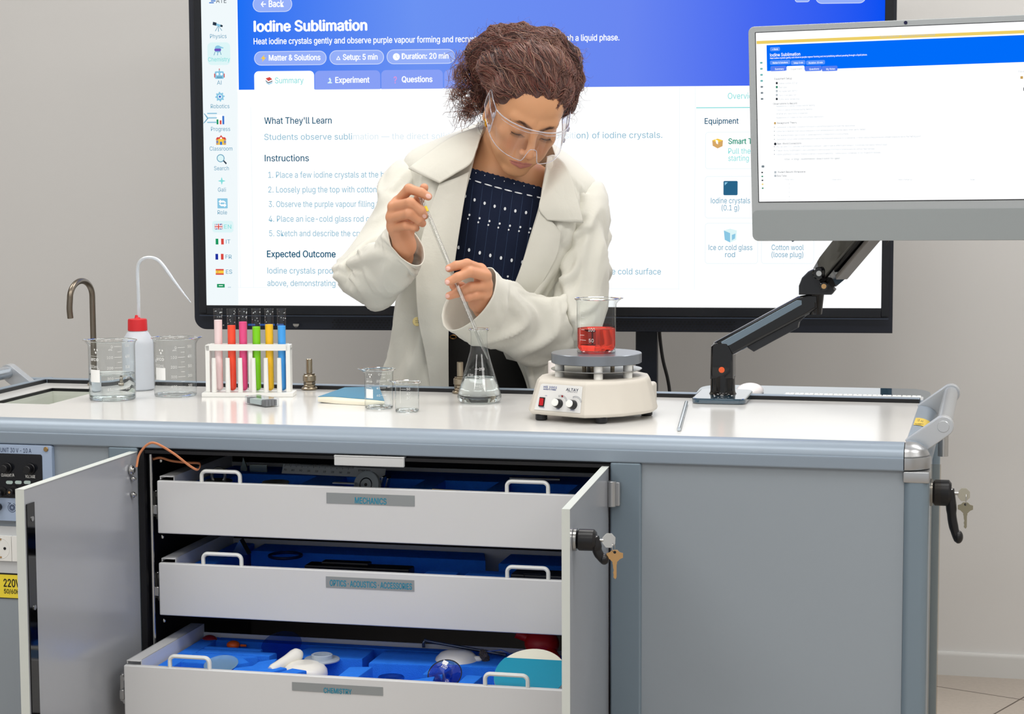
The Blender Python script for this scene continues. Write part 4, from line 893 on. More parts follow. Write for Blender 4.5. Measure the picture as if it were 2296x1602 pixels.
    tx('Background Theory', 1743, 278, 1787, 4.6, 5); rr(1736, 1740, 274, 279, 11, .0005)
    for k, (s, w_) in enumerate((('Sublimation is the direct transition from solid to gas without passing through the liquid phase.', 176), ('Iodine has a relatively high vapour pressure at room temperature and sublimes easily when gently heated.', 200), ('The reverse process (gas to solid) is called deposition; crystals form on cold surfaces.', 162), ('Sublimation occurs when ambient pressure is below the triple point pressure for a substance, or when vapour pressure equals ambient pressure below the melting point.', 324))):
        tx(s, 1742, 287.5+k*9, 1742+w_, 4, 6); rr(1736, 1737.5, 284.5+k*9, 286.5+k*9, 4, .0005)
    tx('Real-World Connections', 1743, 324.5, 1797, 4.6, 5); rr(1736, 1741, 320, 326, 9, .0018)
    for k, (s, w_) in enumerate((('Dry ice (solid CO2) sublimes at atmospheric pressure - used in special effects and transport. It produces cold vapour without liquid.', 248), ('Freeze-drying (lyophilisation) uses sublimation to remove water from food or pharmaceuticals without heat damage.', 220), ('Iodine sublimation is used in forensic science to reveal fingerprints - iodine vapour condenses on oily fingerprint residues.', 234))):
        tx(s, 1742, 331+k*8.6, 1742+w_, 4, 6); rr(1736, 1737.5, 328+k*8.6, 330+k*8.6, 4, .0005)
    tx('I2(s) → I2(g)  (sublimation: direct solid-to-gas)', 1760, 359, 1883, 4, 4)
    tx('Student Results Workspace', 1744, 388, 1806, 4.6, 5); tx('Data Table', 1743, 396.5, 1764, 4.4, 5); rr(1736.5, 1741, 384, 389, 6, .0003); rr(1736.5, 1741, 392, 397, 6, .0003)
    for s, u in (('Time (min)', 1760), ('Observation', 1865), ('Mass change (g)', 2015), ('Notes', 2176)): tx(s, u, 404.5, u+2.0*len(s), 3.4, 6)
    for k in range(5): tx(str(k+1), 1769, 414+k*9.3, 1771, 3.2, 6)
    for k in range(7): rr(1704.5+k*.3, 1710+k*.3, 139+k*13.5, 143+k*13.5, 8 if k < 4 else 4, .001)
    for k, c in enumerate((9, 10, 9, 2, 10)): rr(1707.5+k*.3, 1711+k*.3, 385.5+k*8.8, 388.5+k*8.8, c, .0003)
    rr(1708, 1714, 371, 376, 4, .001)
    tx('Equipment', 2284, 162, 2312, 3.8, 6); rr(2288, 2294, 171, 177, 11, .0006); rr(2295, 2303, 196, 204, 9, .0008)
    tx('Teacher mode active - Student results and notes are visible', 1973, 84.5, 2097, 4.2, 6, .01)
    obj('screen', m, mats, t, smooth=False)
imac()
def keyboard():
    a = cy_(1748, 880, .66); b = cy_(2052, 890, .645)
    zs = .8826; p = W(a[0]+.002, .607, zs); t = thing('computer_keyboard', 'thin white computer keyboard on the black shelf behind the bench', 'keyboard', p, -CARTYAW)
    Wd, Dp = .279, .115; M = RX(3.6*D2R)
    m = MB(); m.add(prism(rrect(0, Wd, 0, Dp, .01), .0048, .0002, .0008), 0, M); obj('keyboard_body', m, mat('keyboard_silver', (205, 208, 210), .35, .4), t)
    for r in range(6):
        n = 14; w = (Wd-.008)/n; x = .004; cells = [1]*14 if r else [1, 1, 1.25, 5, 1.25, 1, 1, 1, 1.5]
        s = (Wd-.008)/sum(cells)
        for c in cells:
            m = MB(); h = .0155 if r < 5 else .0125; y0 = .004+r*.0185
            m.add(bx(x+.001, x+s*c-.001, y0, y0+h, .0045, .0075, .0006, 1), 0, M); m.add(flat([(x+s*c*.42, y0+h*.35), (x+s*c*.58, y0+h*.35), (x+s*c*.58, y0+h*.62), (x+s*c*.42, y0+h*.62)], .0077), 1, M)
            obj('key_cap', m, [M_white, mat('key_legend', (110, 112, 116), .5)], t); x += s*c
keyboard()
def mouse():
    p = cy_(1675, 876, .70); t = thing('computer_mouse', 'white computer mouse on the black shelf behind the monitor arm', 'mouse', W(p[0], .745, .8912), -CARTYAW+PI/2)
    V, F = sphere(1, 28, 16, .055, .0285, .0175); V = V.copy(); V[:, 2] = np.maximum(V[:, 2], -.002); V[:, 2] += .0025
    m = MB(); m.add((V, F)); obj('mouse_shell', m, mat('mouse_white', (236, 230, 230), .25), t, ang=60)
    m = MB(); m.add(bx(-.05, .05, -.026, .026, 0, .0012, .0005, 1)); obj('mouse_base', m, mat('mouse_base_grey', (170, 172, 175), .4), t)
mouse()
# ---- power cable hanging behind the bench and beside the screen stand is built with the screen

# ================================================================== drawer contents
def foam(name, label, y, z, islands, zbase):
    t = tag(empty(name, W((DX0+DX1)/2, y, zbase), -CARTYAW), label, 'foam', 'foam inlays in the drawers')
    x0, x1 = DX0+.0325, DX1-.0325; xc = (x0+x1)/2
    m = MB(); m.add(bx(x0-xc, x1-xc, .014, DLEN-.006, 0, .012)); obj('foam_base', m, M_foam, t)
    m = MB()
    for pl in islands: m.add(prism([(a-xc, b) for a, b in pl], z-zbase-.012, .012, .0025))
    ft = obj('foam_blocks', m, M_foam, t); return t
x0, x1 = DX0+.034, DX1-.034
isl1 = [[(x0, .015), (x1, .015), (x1, .05), (x0, .05)], [(x0, .05), (x0+.05, .05), (x0+.05, .20), (x0, .20)], [(x0, .20), (x1, .20), (x1, .292), (x0, .292)], [(x0+.20, .05), (x0+.26, .05), (x0+.26, .2), (x0+.2, .2)], [(x0+.41, .05), (x0+.45, .05), (x0+.45, .2), (x0+.41, .2)], [(x0+.55, .05), (x0+.575, .05), (x0+.575, .2), (x0+.55, .2)], [(x1-.04, .05), (x1, .05), (x1, .2), (x1-.04, .2)]]
foam('foam_inlay', 'blue foam inlay in the top drawer marked MECHANICS', -.03, .783, isl1, .7972-DH+.0025)
isl2 = [[(x0, .015), (x0+.16, .015), (x0+.16, .06), (x0, .06)], [(x0, .06), (x0+.04, .06), (x0+.04, .292), (x0, .292)], [(x0+.06, .22), (x0+.52, .22), (x0+.50, .292), (x0+.06, .292)], [(x0+.44, .015), (x0+.50, .015), (x0+.50, .11), (x0+.44, .11)], [(x0+.515, .02), (x0+.60, .02), (x0+.60, .13), (x0+.515, .13)], [(x0+.63, .02), (x1, .02), (x1, .13), (x0+.63, .13)], [(x0+.55, .20), (x1, .20), (x1, .292), (x0+.55, .292)], [(x0+.16, .015), (x0+.44, .015), (x0+.44, .035), (x0+.16, .035)]]
foam('foam_inlay', 'blue foam inlay in the middle drawer marked OPTICS', -.03, .632, isl2, .6470-DH+.0025)
isl3 = [[(x0, .015), (x0+.03, .015), (x0+.03, .292), (x0, .292)], [(x0+.03, .27), (x1, .27), (x1, .292), (x0+.03, .292)], [(x0+.03, .175), (x0+.17, .175), (x0+.175, .20), (x0+.03, .20)], [(x0+.03, .212), (x0+.14, .212), (x0+.14, .222), (x0+.03, .222)], [(x0+.03, .10), (x0+.13, .10), (x0+.15, .125), (x0+.13, .15), (x0+.15, .168), (x0+.03, .168)], [(x0+.145, .03), (x0+.175, .03), (x0+.18, .06), (x0+.21, .06), (x0+.23, .10), (x0+.20, .11), (x0+.19, .16), (x0+.165, .13), (x0+.165, .10), (x0+.14, .08)],
        [(x0+.03, .015), (x0+.13, .015), (x0+.12, .03), (x0+.03, .03)], [(x0+.20, .17), (x0+.34, .19), (x0+.34, .262), (x0+.22, .262)], [(x0+.22, .015), (x0+.26, .015), (x0+.25, .05), (x0+.27, .09), (x0+.24, .10), (x0+.225, .06)], [(x0+.335, .03), (x0+.37, .03), (x0+.375, .14), (x0+.335, .13)], [(x0+.36, .165), (x0+.62, .185), (x0+.62, .262), (x0+.36, .262)], [(x0+.44, .015), (x0+.53, .015), (x0+.53, .05), (x0+.505, .07), (x0+.50, .10), (x0+.47, .07), (x0+.44, .05)], [(x0+.475, .11), (x0+.51, .11), (x0+.515, .16), (x0+.475, .155)], [(x0+.55, .015), (x0+.575, .015), (x0+.58, .12), (x0+.55, .12)], [(x0+.64, .015), (x1, .015), (x1, .03), (x0+.64, .03)], [(x1-.02, .03), (x1, .03), (x1, .27), (x1-.02, .27)], [(x0+.27, .015), (x0+.44, .015), (x0+.44, .024), (x0+.27, .024)]]
foam('foam_inlay', 'bright blue foam inlay with many cut-outs in the lowest drawer, marked CHEMISTRY', -.19, .483, isl3, .4975-DH+.0025)
def inD(u, v, z, dz=0): p = atz(u, v, z); p[2] = z+dz; return p
def simple(name, label, cat, p, builder, M, rz=-CARTYAW, group=None, part='body'):
    t = thing(name, label, cat, p, rz, group); m = MB(); builder(m); obj(part, m, M, t); return t
M_porc = mat('porcelain', (238, 235, 226), .25)
# lowest drawer
p0, p1 = inD(672, 1466, .492), inD(606, 1504, .480)
t = tag(empty('pestle', p1), 'white porcelain pestle leaning on the mortar in the lowest drawer', 'pestle'); dd = p0-p1; m_ = MB(); kk = np.linspace(0, 1, 12)
m_.add(tube([dd*k for k in kk], [.006, .0085, .0088, .009, .0095, .0098, .0102, .0108, .0118, .0128, .0125, .008], 20)); obj('pestle_body', m_, M_porc, t)
p = inD(683, 1518, .460); 
simple('mortar', 'white porcelain mortar bowl turned over beside the pestle', 'mortar', p, lambda m: m.add(lathe([(.0395, 0), (.0412, .004), (.040, .013), (.034, .021), (.022, .0255), (.016, .0262), (0, .026)], 40)), M_porc, part='bowl')
p = inD(722, 1482, .480)
simple('glass_stopper', 'clear moulded plastic lid with raised ring in the lowest drawer', 'lid', p, lambda m: (m.add(cyl(.032, 0, .004, 40, .001)), m.add(lathe([(.019, .004), (.019, .011), (.017, .012), (.014, .011), (.014, .004)], 36))), mat('milky_lid', (196, 208, 222), .25, trans=.3), part='lid_body')
p = inD(1024, 1491, .474)
t = simple('porcelain_dish', 'white porcelain dish with spout lying upside down near the red bulb', 'dish', p, lambda m: (m.add(lathe([(.038, 0), (.040, .003), (.037, .013), (.029, .021), (.016, .025), (0, .0255)], 40)), m.add(sphere(.008, 12, 8, 1.2, .8, .7), 0, T(.038, .0, .012))), M_porc, part='dish_body')
p = inD(1003, 1530, .470)
t = thing('small_flask', 'small blue tinted glass flask lying in the lowest drawer with white print', 'flask', p, -CARTYAW)
m_ = MB(); m_.add(lathe([(0, .0), (.006, .002), (.029, .021), (.0295, .024), (.028, .0235), (.006, .0045)], 40), 0, T(0, 0, 0)@RX(.75)); obj('glass_wall', m_, thin_glass('blue_glass', (150, 190, 235), .4, .7, .02, .12), t)
m_ = MB(); m_.add(tube([( .0295*math.cos(a), .0295*math.sin(a)*math.cos(.75)-.024*math.sin(.75), .024*math.cos(.75)+.0295*math.sin(a)*math.sin(.75)) for a in np.linspace(0, 2*PI, 40)[:-1]], .0009, 6, closed=True)); obj('rim', m_, M_black, t)
m_ = MB(); m_.add(text('100', .006, .011, .02), 0, T(-.008, -.012, .030)@RX(1.0)@RZ(-.5)); m_.add(flat([(0, 0), (.010, 0), (.010, .007), (0, .007)]), 0, T(-.008, -.006, .034)@RX(1.0)@RZ(-.4)); obj('printed_scale', m_, M_mark, t)
p = inD(1175, 1546, .492)
t = thing('filter_paper_box', 'large round turquoise and cream box behind the right handle of the lowest drawer', 'box', p, -CARTYAW)
tilt = T(0, .045, .012)@RX(math.radians(32))
m_ = MB(); m_.add(cyl(.0615, -.012, .002, 64, .0012), 0, tilt); tb = obj('box_body', m_, mat('box_cream', (226, 224, 208), .5), t)
m_ = MB(); cpts = [(.0612*math.cos(a), .0612*math.sin(a)) for a in np.linspace(PI+math.asin(-.5)*-1-2*PI+PI*0, 0, 2)] if False else [(.0613*math.cos(a), .0613*math.sin(a)) for a in np.linspace(PI-.62, 2*PI+.62, 48)]
m_.add(prism(cpts, .0008, .002), 0, tilt); obj('box_label', m_, mat('box_turquoise', (0, 140, 172), .4), t)
p = inD(1215, 1444, .505)
t = thing('rubber_bulb', 'red rubber pipette bulb at the right of the lowest drawer', 'rubber bulb', p, -CARTYAW)
m_ = MB(); m_.add(sphere(.030, 28, 18, 1.05, .95, .9)); m_.add(tube(catmull([(-.024, 0, .008), (-.036, 0, .013), (-.047, -.002, .017)], 10), .0088, 14)); m_.add(tube(catmull([(.018, -.012, -.012), (.026, -.024, -.016), (.032, -.034, -.02)], 8), .0105, 14)); obj('bulb_body', m_, mat('rubber_red', (206, 30, 22), .38), t)
a, b = inD(950, 1438, .497), inD(1135, 1470, .487)
t = tag(empty('glass_tube', a), 'bent glass tube lying across the back of the lowest drawer', 'glass tube'); dd = b-a
m_ = MB(); m_.add(tube(catmull([(0, 0, -.012), (.0, 0, -.003), (.006, -.001, .0015), dd*.1+np.array([0, 0, .001]), dd], 30), .0030, 10)); obj('tube_body', m_, mat('tube_shine', (120, 126, 134), .1, .7), t)
p = inD(1086, 1472, .492)
t = thing('bottle_brush', 'small wire bottle brush behind the porcelain dish', 'brush', p, -CARTYAW); m_ = MB()
V, F = sphere(.008, 40, 30, .9, .9, 1.6); V = V.copy(); rr = np.random.RandomState(3); V *= (1+.12*rr.randn(len(V), 1)); m_.add((V, F), 0, RX(.4)@RY(-.3)); br = obj('bristles', m_, mat('bristle_dark', (84, 76, 72), .6), t); br['kind'] = 'stuff'
m_ = MB(); m_.add(tube([(0, 0, .008), (.03, .003, .012), (.055, .0, .004)], .0012, 6)); obj('twisted_wire', m_, M_steel, t)
p = inD(497, 1500, .478)
t = thing('watch_glass', 'round pale blue watch glass at the left of the lowest drawer', 'watch glass', p, -CARTYAW)
m_ = MB(); m_.add(lathe([(0, .002), (.018, .0035), (.029, .008), (.0305, .0095), (.029, .0098), (0, .0045)], 40), 0, RX(.3)); obj('glass_dish', m_, mat('pale_glass', (140, 190, 225), .1, trans=.6), t)
p = inD(470, 1439, .478); simple('red_stopper', 'dark red rubber stopper in the back left corner of the lowest drawer', 'stopper', p, lambda m: m.add(sphere(.0125, 20, 12, 1.2, 1, .8), 0, T(0, 0, .002)), mat('stopper_dark_red', (140, 24, 34), .35), part='stopper_body')
p = inD(523, 1447, .478); simple('orange_stopper', 'small orange rubber stopper at the back of the lowest drawer', 'stopper', p, lambda m: (m.add(sphere(.0115, 20, 12, 1.1, 1, .7)), m.add(bx(.014, .026, -.002, .002, -.002, .002, .001))), mat('stopper_orange', (226, 92, 30), .4), part='stopper_body')
p = inD(633, 1455, .480); simple('watch_glass', 'large round glass dish standing at the back of the lowest drawer, behind the pestle', 'watch glass', p, lambda m: m.add(lathe([(0, .0), (.02, .002), (.037, .008), (.0375, .009), (.02, .004), (0, .002)], 40), 0, RX(.5)), thin_glass('lens_blue', (205, 218, 248), .6, .6, .03, .08), part='glass_dish')
p = inD(877, 1528, .470); simple('glass_disc', 'clear glass disc edge showing at the front middle of the lowest drawer', 'disc', p, lambda m: m.add(lathe([(0, .0), (.022, .001), (.0235, .006), (.022, .008), (0, .009)], 36)), thin_glass('disc_glass', (190, 215, 240), .4, .7, .02, .12), part='disc_body')
# top drawer
def slab(u0, v0, u1, v1, z, wd, th):
    a, b = inD(u0, v0, z), inD(u1, v1, z); d = (b-a)*np.array([1, 1, 0]); return a, np.linalg.norm(d), math.atan2(d[1], d[0])
a, L, an = slab(632, 1062, 862, 1073, .785, 0, 0)
t = thing('vernier_caliper', 'steel caliper with printed scale lying in the top drawer', 'caliper', a, an)
tl_ = RX(-.45)
m_ = MB(); m_.add(bx(0, L, -.001, .001, 0, .018)); m_.v[-1] = m_.v[-1]@tl_[:3, :3].T; cb = obj('beam', m_, mat('scale_steel', (222, 226, 224), .4, .0), t)
m_ = MB(); sg = frame((0, 0, 0), (1, 0, 0), (0, math.cos(1.0)*0+0, 1.0), (0, -1, 0))
for i in range(60):
    h = .005 if i % 5 == 0 else .003; x = .004+i*L*.68/60; m_.add(bx(x, x+.0005, -.0016, -.0011, .018-h, .018), 0)
for i, s in enumerate(('70', '80', '90', '100', '110', '120', '130', '140', '150')): m_.add(text(s, .0035, .0055, .01), 0, T(.003+i*L*.078, -.0014, .005)@np.array([[1, 0, 0, 0], [0, 0, -1, 0], [0, 1, 0, 0], [0, 0, 0, 1.]]))
m_.add(text('STAINLESS', .0032, .024, .015), 0, T(L*.74, -.0014, .011)@np.array([[1, 0, 0, 0], [0, 0, -1, 0], [0, 1, 0, 0], [0, 0, 0, 1.]])); m_.add(text('HARDENED', .0032, .024, .015), 0, T(L*.80, -.0014, .004)@np.array([[1, 0, 0, 0], [0, 0, -1, 0], [0, 1, 0, 0], [0, 0, 0, 1.]]))
m_.v = [V@tl_[:3, :3].T for V in m_.v]; obj('scale_print', m_, M_black, cb, smooth=False)
p = inD(548, 1056, .785); t2 = tl_
m_ = MB(); q = inD(548, 1056, .785)
def jaw(m): m.add(prism([(-.006, 0), (.006, 0), (.005, .012), (-.001, .026), (-.003, .012), (-.006, .008)], .004), 0, np.array([[1, 0, 0, 0], [0, 0, -1, 0], [0, 1, 0, 0], [0, 0, 0, 1.]]))
simple('caliper_jaw', 'pointed steel jaw standing at the back left of the top drawer', 'tool', p, lambda m: (jaw(m), m.add(bx(.010, .045, .0, .004, -.002, .012, .0008))), mat('jaw_steel', (190, 205, 195), .25, .8), part='jaw_blade')
p = inD(820, 1090, .783)
t = thing('pulley_wheel', 'grey grooved pulley wheel standing on edge in the top drawer', 'pulley', p, -CARTYAW)
m_ = MB(); m_.add(lathe([(0, -.006), (.023, -.006), (.0255, -.005), (.0225, -.001), (.0225, .001), (.0255, .005), (.023, .006), (0, .006)], 48), 0, T(0, .01, .0)@RZ(-.2)@RX(PI/2-.25)); pw_ = obj('wheel', m_, mat('pulley_grey', (168, 176, 178), .4, .1), t, ang=25)
m_ = MB(); m_.add(cyl(.003, .006, .0066, 16), 0, T(0, .01, 0)@RZ(-.2)@RX(PI/2-.25)); m_.add(lathe([(.011, .0061), (.012, .0066), (.013, .0061)], 32), 0, T(0, .01, 0)@RZ(-.2)@RX(PI/2-.25)); obj('hub', m_, M_black, pw_)
m_ = MB(); m_.add(bx(.022, .026, .01, .03, -.01, .022, .001), 0, RY(.25)); m_.add(bx(.032, .0355, .012, .03, -.01, .022, .001), 0, RY(.25)); obj('bracket', m_, M_steel, t)
p = inD(618, 1085, .782); simple('metal_disc', 'flat steel disc lying left of the pulley in the top drawer', 'disc', p, lambda m: m.add(cyl(.025, 0, .004, 40, .001)), mat('disc_steel', (176, 178, 170), .35, .7), part='disc_body')
p = inD(490, 1082, .782); t = simple('knurled_clamp', 'round steel clamp with ring behind the left handle of the top drawer', 'clamp', p, lambda m: (m.add(cyl(.026, 0, .004, 36, .001)), m.add(tube([(.012*math.cos(a), 0, .012+.014*math.sin(a)) for a in np.linspace(0, 2*PI, 24)[:-1]], .003, 8, closed=True), 0, RZ(.3))), mat('clamp_steel', (150, 152, 150), .3, .9), part='clamp_body')
a, L, an = slab(1143, 1076, 1256, 1079, .787, 0, 0)
simple('steel_strip', 'thin bright steel strip lying near the right handle of the top drawer', 'strip', a, lambda m: m.add(bx(0, L, -.004, .004, 0, .004, .0005)), M_steel, an, part='strip_body')
a, L, an = slab(968, 1100, 1030, 1103, .790, 0, 0)
simple('yellow_strip', 'narrow yellow strip just behind the front of the top drawer', 'strip', a, lambda m: m.add(bx(0, L, -.0, .004, 0, .002)), mat('strip_yellow', (224, 200, 70), .5), an, part='strip_body')
a, L, an = slab(745, 1085, 795, 1087, .788, 0, 0)
simple('white_card', 'small white card lying beside the pulley in the top drawer', 'card', a, lambda m: m.add(bx(0, L, 0, .012, 0, .0015)), mat('card_white', (206, 212, 216), .6), an, part='card_body')
# middle drawer
p = inD(546, 1240, .632); simple('prism_mirror', 'small triangular silver prism at the back left of the middle drawer', 'prism', p, lambda m: m.add(prism([(-.016, 0), (.016, 0), (.0, .028)], .02), 0, np.array([[1, 0, 0, 0], [0, 0, -1, 0], [0, 1, 0, 0], [0, 0, 0, 1.]])@RY(.0)), mat('prism_silver', (170, 176, 180), .15, .9), part='prism_body')
p = inD(640, 1250, .630); simple('black_ring', 'dark ring lens holder at the left of the middle drawer', 'ring', p, lambda m: m.add(tube([(.03*math.cos(a), .03*math.sin(a), .003) for a in np.linspace(0, 2*PI, 36)[:-1]], .003, 8, closed=True)), mat('ring_navy', (10, 22, 70), .4), part='ring_body')
p = inD(790, 1280, .625); simple('optical_bench', 'long black optical rail lying at the front of the middle drawer', 'rail', p, lambda m: (m.add(bx(-.09, .11, -.008, .03, -.01, .008, .003)), m.add(bx(-.06, .03, .0, .024, .008, .014, .002))), M_black, part='rail_body')
p = inD(1200, 1298, .636); simple('black_case', 'flat black case behind the right handle of the middle drawer', 'case', p, lambda m: (m.add(bx(-.045, .05, -.0, .05, -.012, .006, .003)), m.add(tube([(-.02, -.002, .002), (-.02, -.002, .008), (.01, -.002, .008)], .001, 6))), M_satin, part='case_body')
# ================================================================== the big interactive screen
DYAW = math.radians(6.8)
DXV = np.array([math.cos(DYAW), -math.sin(DYAW), 0]); DNV = np.array([math.sin(DYAW), math.cos(DYAW), 0])
DP = aty(1215, 690, 4.95)
def dl_(u, v): p = onplane(u, v, DP, DNV); return float((p-DP)@DXV), float(p[2])
def bigscreen():
    t = tag(empty('interactive_screen', (DP[0], DP[1], 0), -DYAW), 'large black framed interactive screen on a stand showing the Iodine Sublimation lesson', 'screen')
    F = np.array([[1, 0, 0, 0], [0, 0, -1, 0], [0, 1, 0, 0], [0, 0, 0, 1.]])         # draw in x/z; local +z of the drawing faces the viewer
    x0, x1 = -.829, .807; z0 = dl_(1215, 688)[1]; z1 = z0+.921; zb = dl_(1215, 744)[1]
    ox0, ox1 = -.863, .835; oz1 = z1+.03
    M_bz = mat('bezel_black', (12, 14, 20), .22); M_bz2 = mat('bezel_navy', (22, 26, 38), .35)
    ho = [(ox1, zb), (ox1, oz1), (ox0, oz1)]+[(ox0+.03-.03*math.cos(q), zb+.03-.03*math.sin(q)) for q in np.linspace(0, PI/2, 9)]
    m = MB(); m.add(prism(ho, .060, -.068, .002), 0, F); obj('housing', m, M_bz2, t)
    m = MB()
    for a in ((ox0+.016, x0, z0-.02, oz1-.012), (x1, ox1-.010, z0-.02, oz1-.012)): m.add(bx(a[0], a[1], -.004, .012, a[2], a[3], .001, 1))
    m.add(bx(x0, x1, -.004, .012, z0-.022, z0, .001, 1)); m.add(bx(x0, x1, -.004, .012, z1, z1+.018, .001, 1)); obj('bezel', m, M_bz, t)
    m = MB(); m.add(bx(ox0+.02, ox1-.012, -.0105, -.006, zb+.034, zb+.0352)); m.add(bx(ox0+.018, ox1-.011, -.0125, -.006, z0-.026, z0-.0235)); obj('lip_line', m, mat('lip_grey', (44, 52, 66), .3), t)
    # speaker grilles, ports
    M_hole = mat('grille_hole', (2, 2, 4), .8)
    for ua, ub in ((748, 886), (1230, 1655)):
        a, b = dl_(ua, 735)[0], dl_(ub, 735)[0]; m = MB(); nx = int((b-a)/.009)
        for i in range(nx):
            for j in range(4): m.add(flat([(a+.009*i+(j % 2)*.0045-.0022, zb+.008+j*.006-.0016), (a+.009*i+(j % 2)*.0045+.0022, zb+.008+j*.006-.0016), (a+.009*i+(j % 2)*.0045+.0022, zb+.008+j*.006+.0016), (a+.009*i+(j % 2)*.0045-.0022, zb+.008+j*.006+.0016)], .0083), 0, F)
        g = obj('speaker_grille', m, M_hole, t, smooth=False); g['kind'] = 'stuff'
    def dr(u0, v0, u1, v1): a, b = dl_(u0, v1), dl_(u1, v0); return a[0], b[0], a[1], b[1]
    M_port = mat('port_blue', (40, 90, 170), .4); M_psil = mat('port_silver', (180, 175, 165), .3, .8)
    for u in (566, 592, 610, 630): 
        q = dr(u-8, 726, u+8, 730); m = MB(); m.add(bx(q[0], q[1], -.0092, -.0075, q[2], q[3])); obj('usb_port', m, M_port, t)
    q = dr(659, 726, 672, 732); m = MB(); m.add(prism([(q[0], q[3]), (q[1], q[3]), (q[1], (q[2]+q[3])/2), (q[1]-.003, q[2]), (q[0]+.003, q[2]), (q[0], (q[2]+q[3])/2)], .0016, .0076), 0, F); obj('hdmi_port', m, M_psil, t)
    m = MB(); m.add(text('HDMI', .0012, .006), 0, F@T((q[0]+q[1])/2-.003, q[2]-.003, .0084)); m.add(cyl(.0018, .0076, .0086, 10), 0, F@T(dl_(503, 729)[0], dl_(503, 729)[1], 0)); obj('port_marking', m, M_psil, t)
    # ---- the picture: one flat panel, its colours as materials
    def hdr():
        mm = bpy.data.materials.new('header_blue_glare'); mm.use_nodes = True; nt = mm.node_tree; nt.nodes.clear(); L = nt.links.new
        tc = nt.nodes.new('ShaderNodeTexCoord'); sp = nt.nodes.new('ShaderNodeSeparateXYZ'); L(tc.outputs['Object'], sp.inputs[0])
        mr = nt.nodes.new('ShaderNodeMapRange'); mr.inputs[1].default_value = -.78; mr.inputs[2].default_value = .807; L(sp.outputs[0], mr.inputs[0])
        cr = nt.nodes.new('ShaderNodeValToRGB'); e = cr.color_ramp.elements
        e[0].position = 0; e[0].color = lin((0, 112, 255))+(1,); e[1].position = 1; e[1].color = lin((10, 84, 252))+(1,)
        for p, c in ((.13, (74, 130, 252)), (.30, (112, 152, 252)), (.62, (110, 140, 250)), (.82, (72, 108, 250))):  # lighter middle: glare painted into the emission, mixed with the page's own gradient
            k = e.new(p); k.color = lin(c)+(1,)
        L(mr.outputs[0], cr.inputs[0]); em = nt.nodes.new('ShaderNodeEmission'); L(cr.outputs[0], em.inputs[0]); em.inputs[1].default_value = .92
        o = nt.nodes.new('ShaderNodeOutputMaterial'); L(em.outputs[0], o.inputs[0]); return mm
    e_ = emis
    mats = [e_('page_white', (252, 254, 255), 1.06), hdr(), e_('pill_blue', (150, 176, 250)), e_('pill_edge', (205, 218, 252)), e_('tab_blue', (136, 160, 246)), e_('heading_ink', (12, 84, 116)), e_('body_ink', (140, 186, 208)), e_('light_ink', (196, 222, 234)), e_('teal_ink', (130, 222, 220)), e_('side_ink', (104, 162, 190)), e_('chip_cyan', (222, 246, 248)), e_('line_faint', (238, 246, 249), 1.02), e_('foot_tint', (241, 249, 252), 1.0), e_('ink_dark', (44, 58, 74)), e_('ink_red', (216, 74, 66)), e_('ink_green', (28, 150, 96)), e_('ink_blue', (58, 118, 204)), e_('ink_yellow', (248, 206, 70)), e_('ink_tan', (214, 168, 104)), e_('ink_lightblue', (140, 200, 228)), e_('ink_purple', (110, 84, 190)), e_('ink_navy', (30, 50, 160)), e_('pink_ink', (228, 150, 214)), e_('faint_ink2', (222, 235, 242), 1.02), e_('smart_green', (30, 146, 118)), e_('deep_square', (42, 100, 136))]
    m = MB(); K = lambda k: F@T(0, 0, .0006+.00025*k)
    def poly(pts, mi, k): m.add(flat([dl_(*p) for p in pts]), mi, K(k))
    def lp(pts, mi, k): m.add(flat(pts), mi, K(k))
    def rr(u0, v0, u1, v1, r, mi, k):
        a, b = dl_(u0, v1), dl_(u1, v0); uc, vc = (u0+u1)/2, (v0+v1)/2; c = dl_(uc, vc); w = (b[0]-a[0])/2; h = (dl_(uc, v0)[1]-dl_(uc, v1)[1])/2
        m.add(flat(rrect(c[0]-w, c[0]+w, c[1]-h, c[1]+h, min(r/931., .499*2*h, .499*2*w), 6)), mi, K(k))
    def ring(u0, v0, u1, v1, r, mi, k, inner): rr(u0, v0, u1, v1, r, mi, k); rr(u0+1.6, v0+1.6, u1-1.6, v1-1.6, r-1.6, inner, k+1)
    def tx(s, u0, v, u1, cap, mi, bold=0.0, k=4):
        a, b = dl_(u0, v), dl_(u1, v); m.add(text(s, cap/931., b[0]-a[0], bold), mi, K(k)@T(a[0], a[1], 0))
    def tc(s, u, v, w, cap, mi, bold=0.0, k=4): tx(s, u-w/2, v, u+w/2, cap, mi, bold, k)
    lp([(x0, z0), (x1, z0), (x1, z1), (x0, z1)], 0, 0)
    hb = dl_(1100, 197)[1]; hx = dl_(534, 100)[0]
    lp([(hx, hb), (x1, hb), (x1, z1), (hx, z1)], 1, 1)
    fb = dl_(560, 645)[1]
    lp([(x0, z0), (dl_(534, 640)[0], z0), (hx, z1), (x0, z1)], 12, 1)
    # sidebar
    tx('ATE', 485, 7, 508, 11, 13, .0)
    for i, (a, b) in enumerate(((470, 482), (473, 484), (469, 480))): rr(a, -3+i*4, b, -.5+i*4, 1.2, 16, 2)
    for s, u, v, w in (('Physics', 490, 86, 37), ('AI', 492, 190, 10), ('Robotics', 494, 243, 42), ('Progress', 495, 294, 43), ('Classroom', 496, 338, 51), ('Search', 497, 382, 33), ('Gali', 498, 430, 18), ('Role', 499, 481, 21)): tc(s, u, v, w, 9.2, 9, .004)
    rr(466, 95, 516, 146, 10, 10, 2); tc('Chemistry', 491.5, 138, 49, 9.2, 8, .012)
    ring(475, 494, 525, 523, 8, 11, 2, 10)
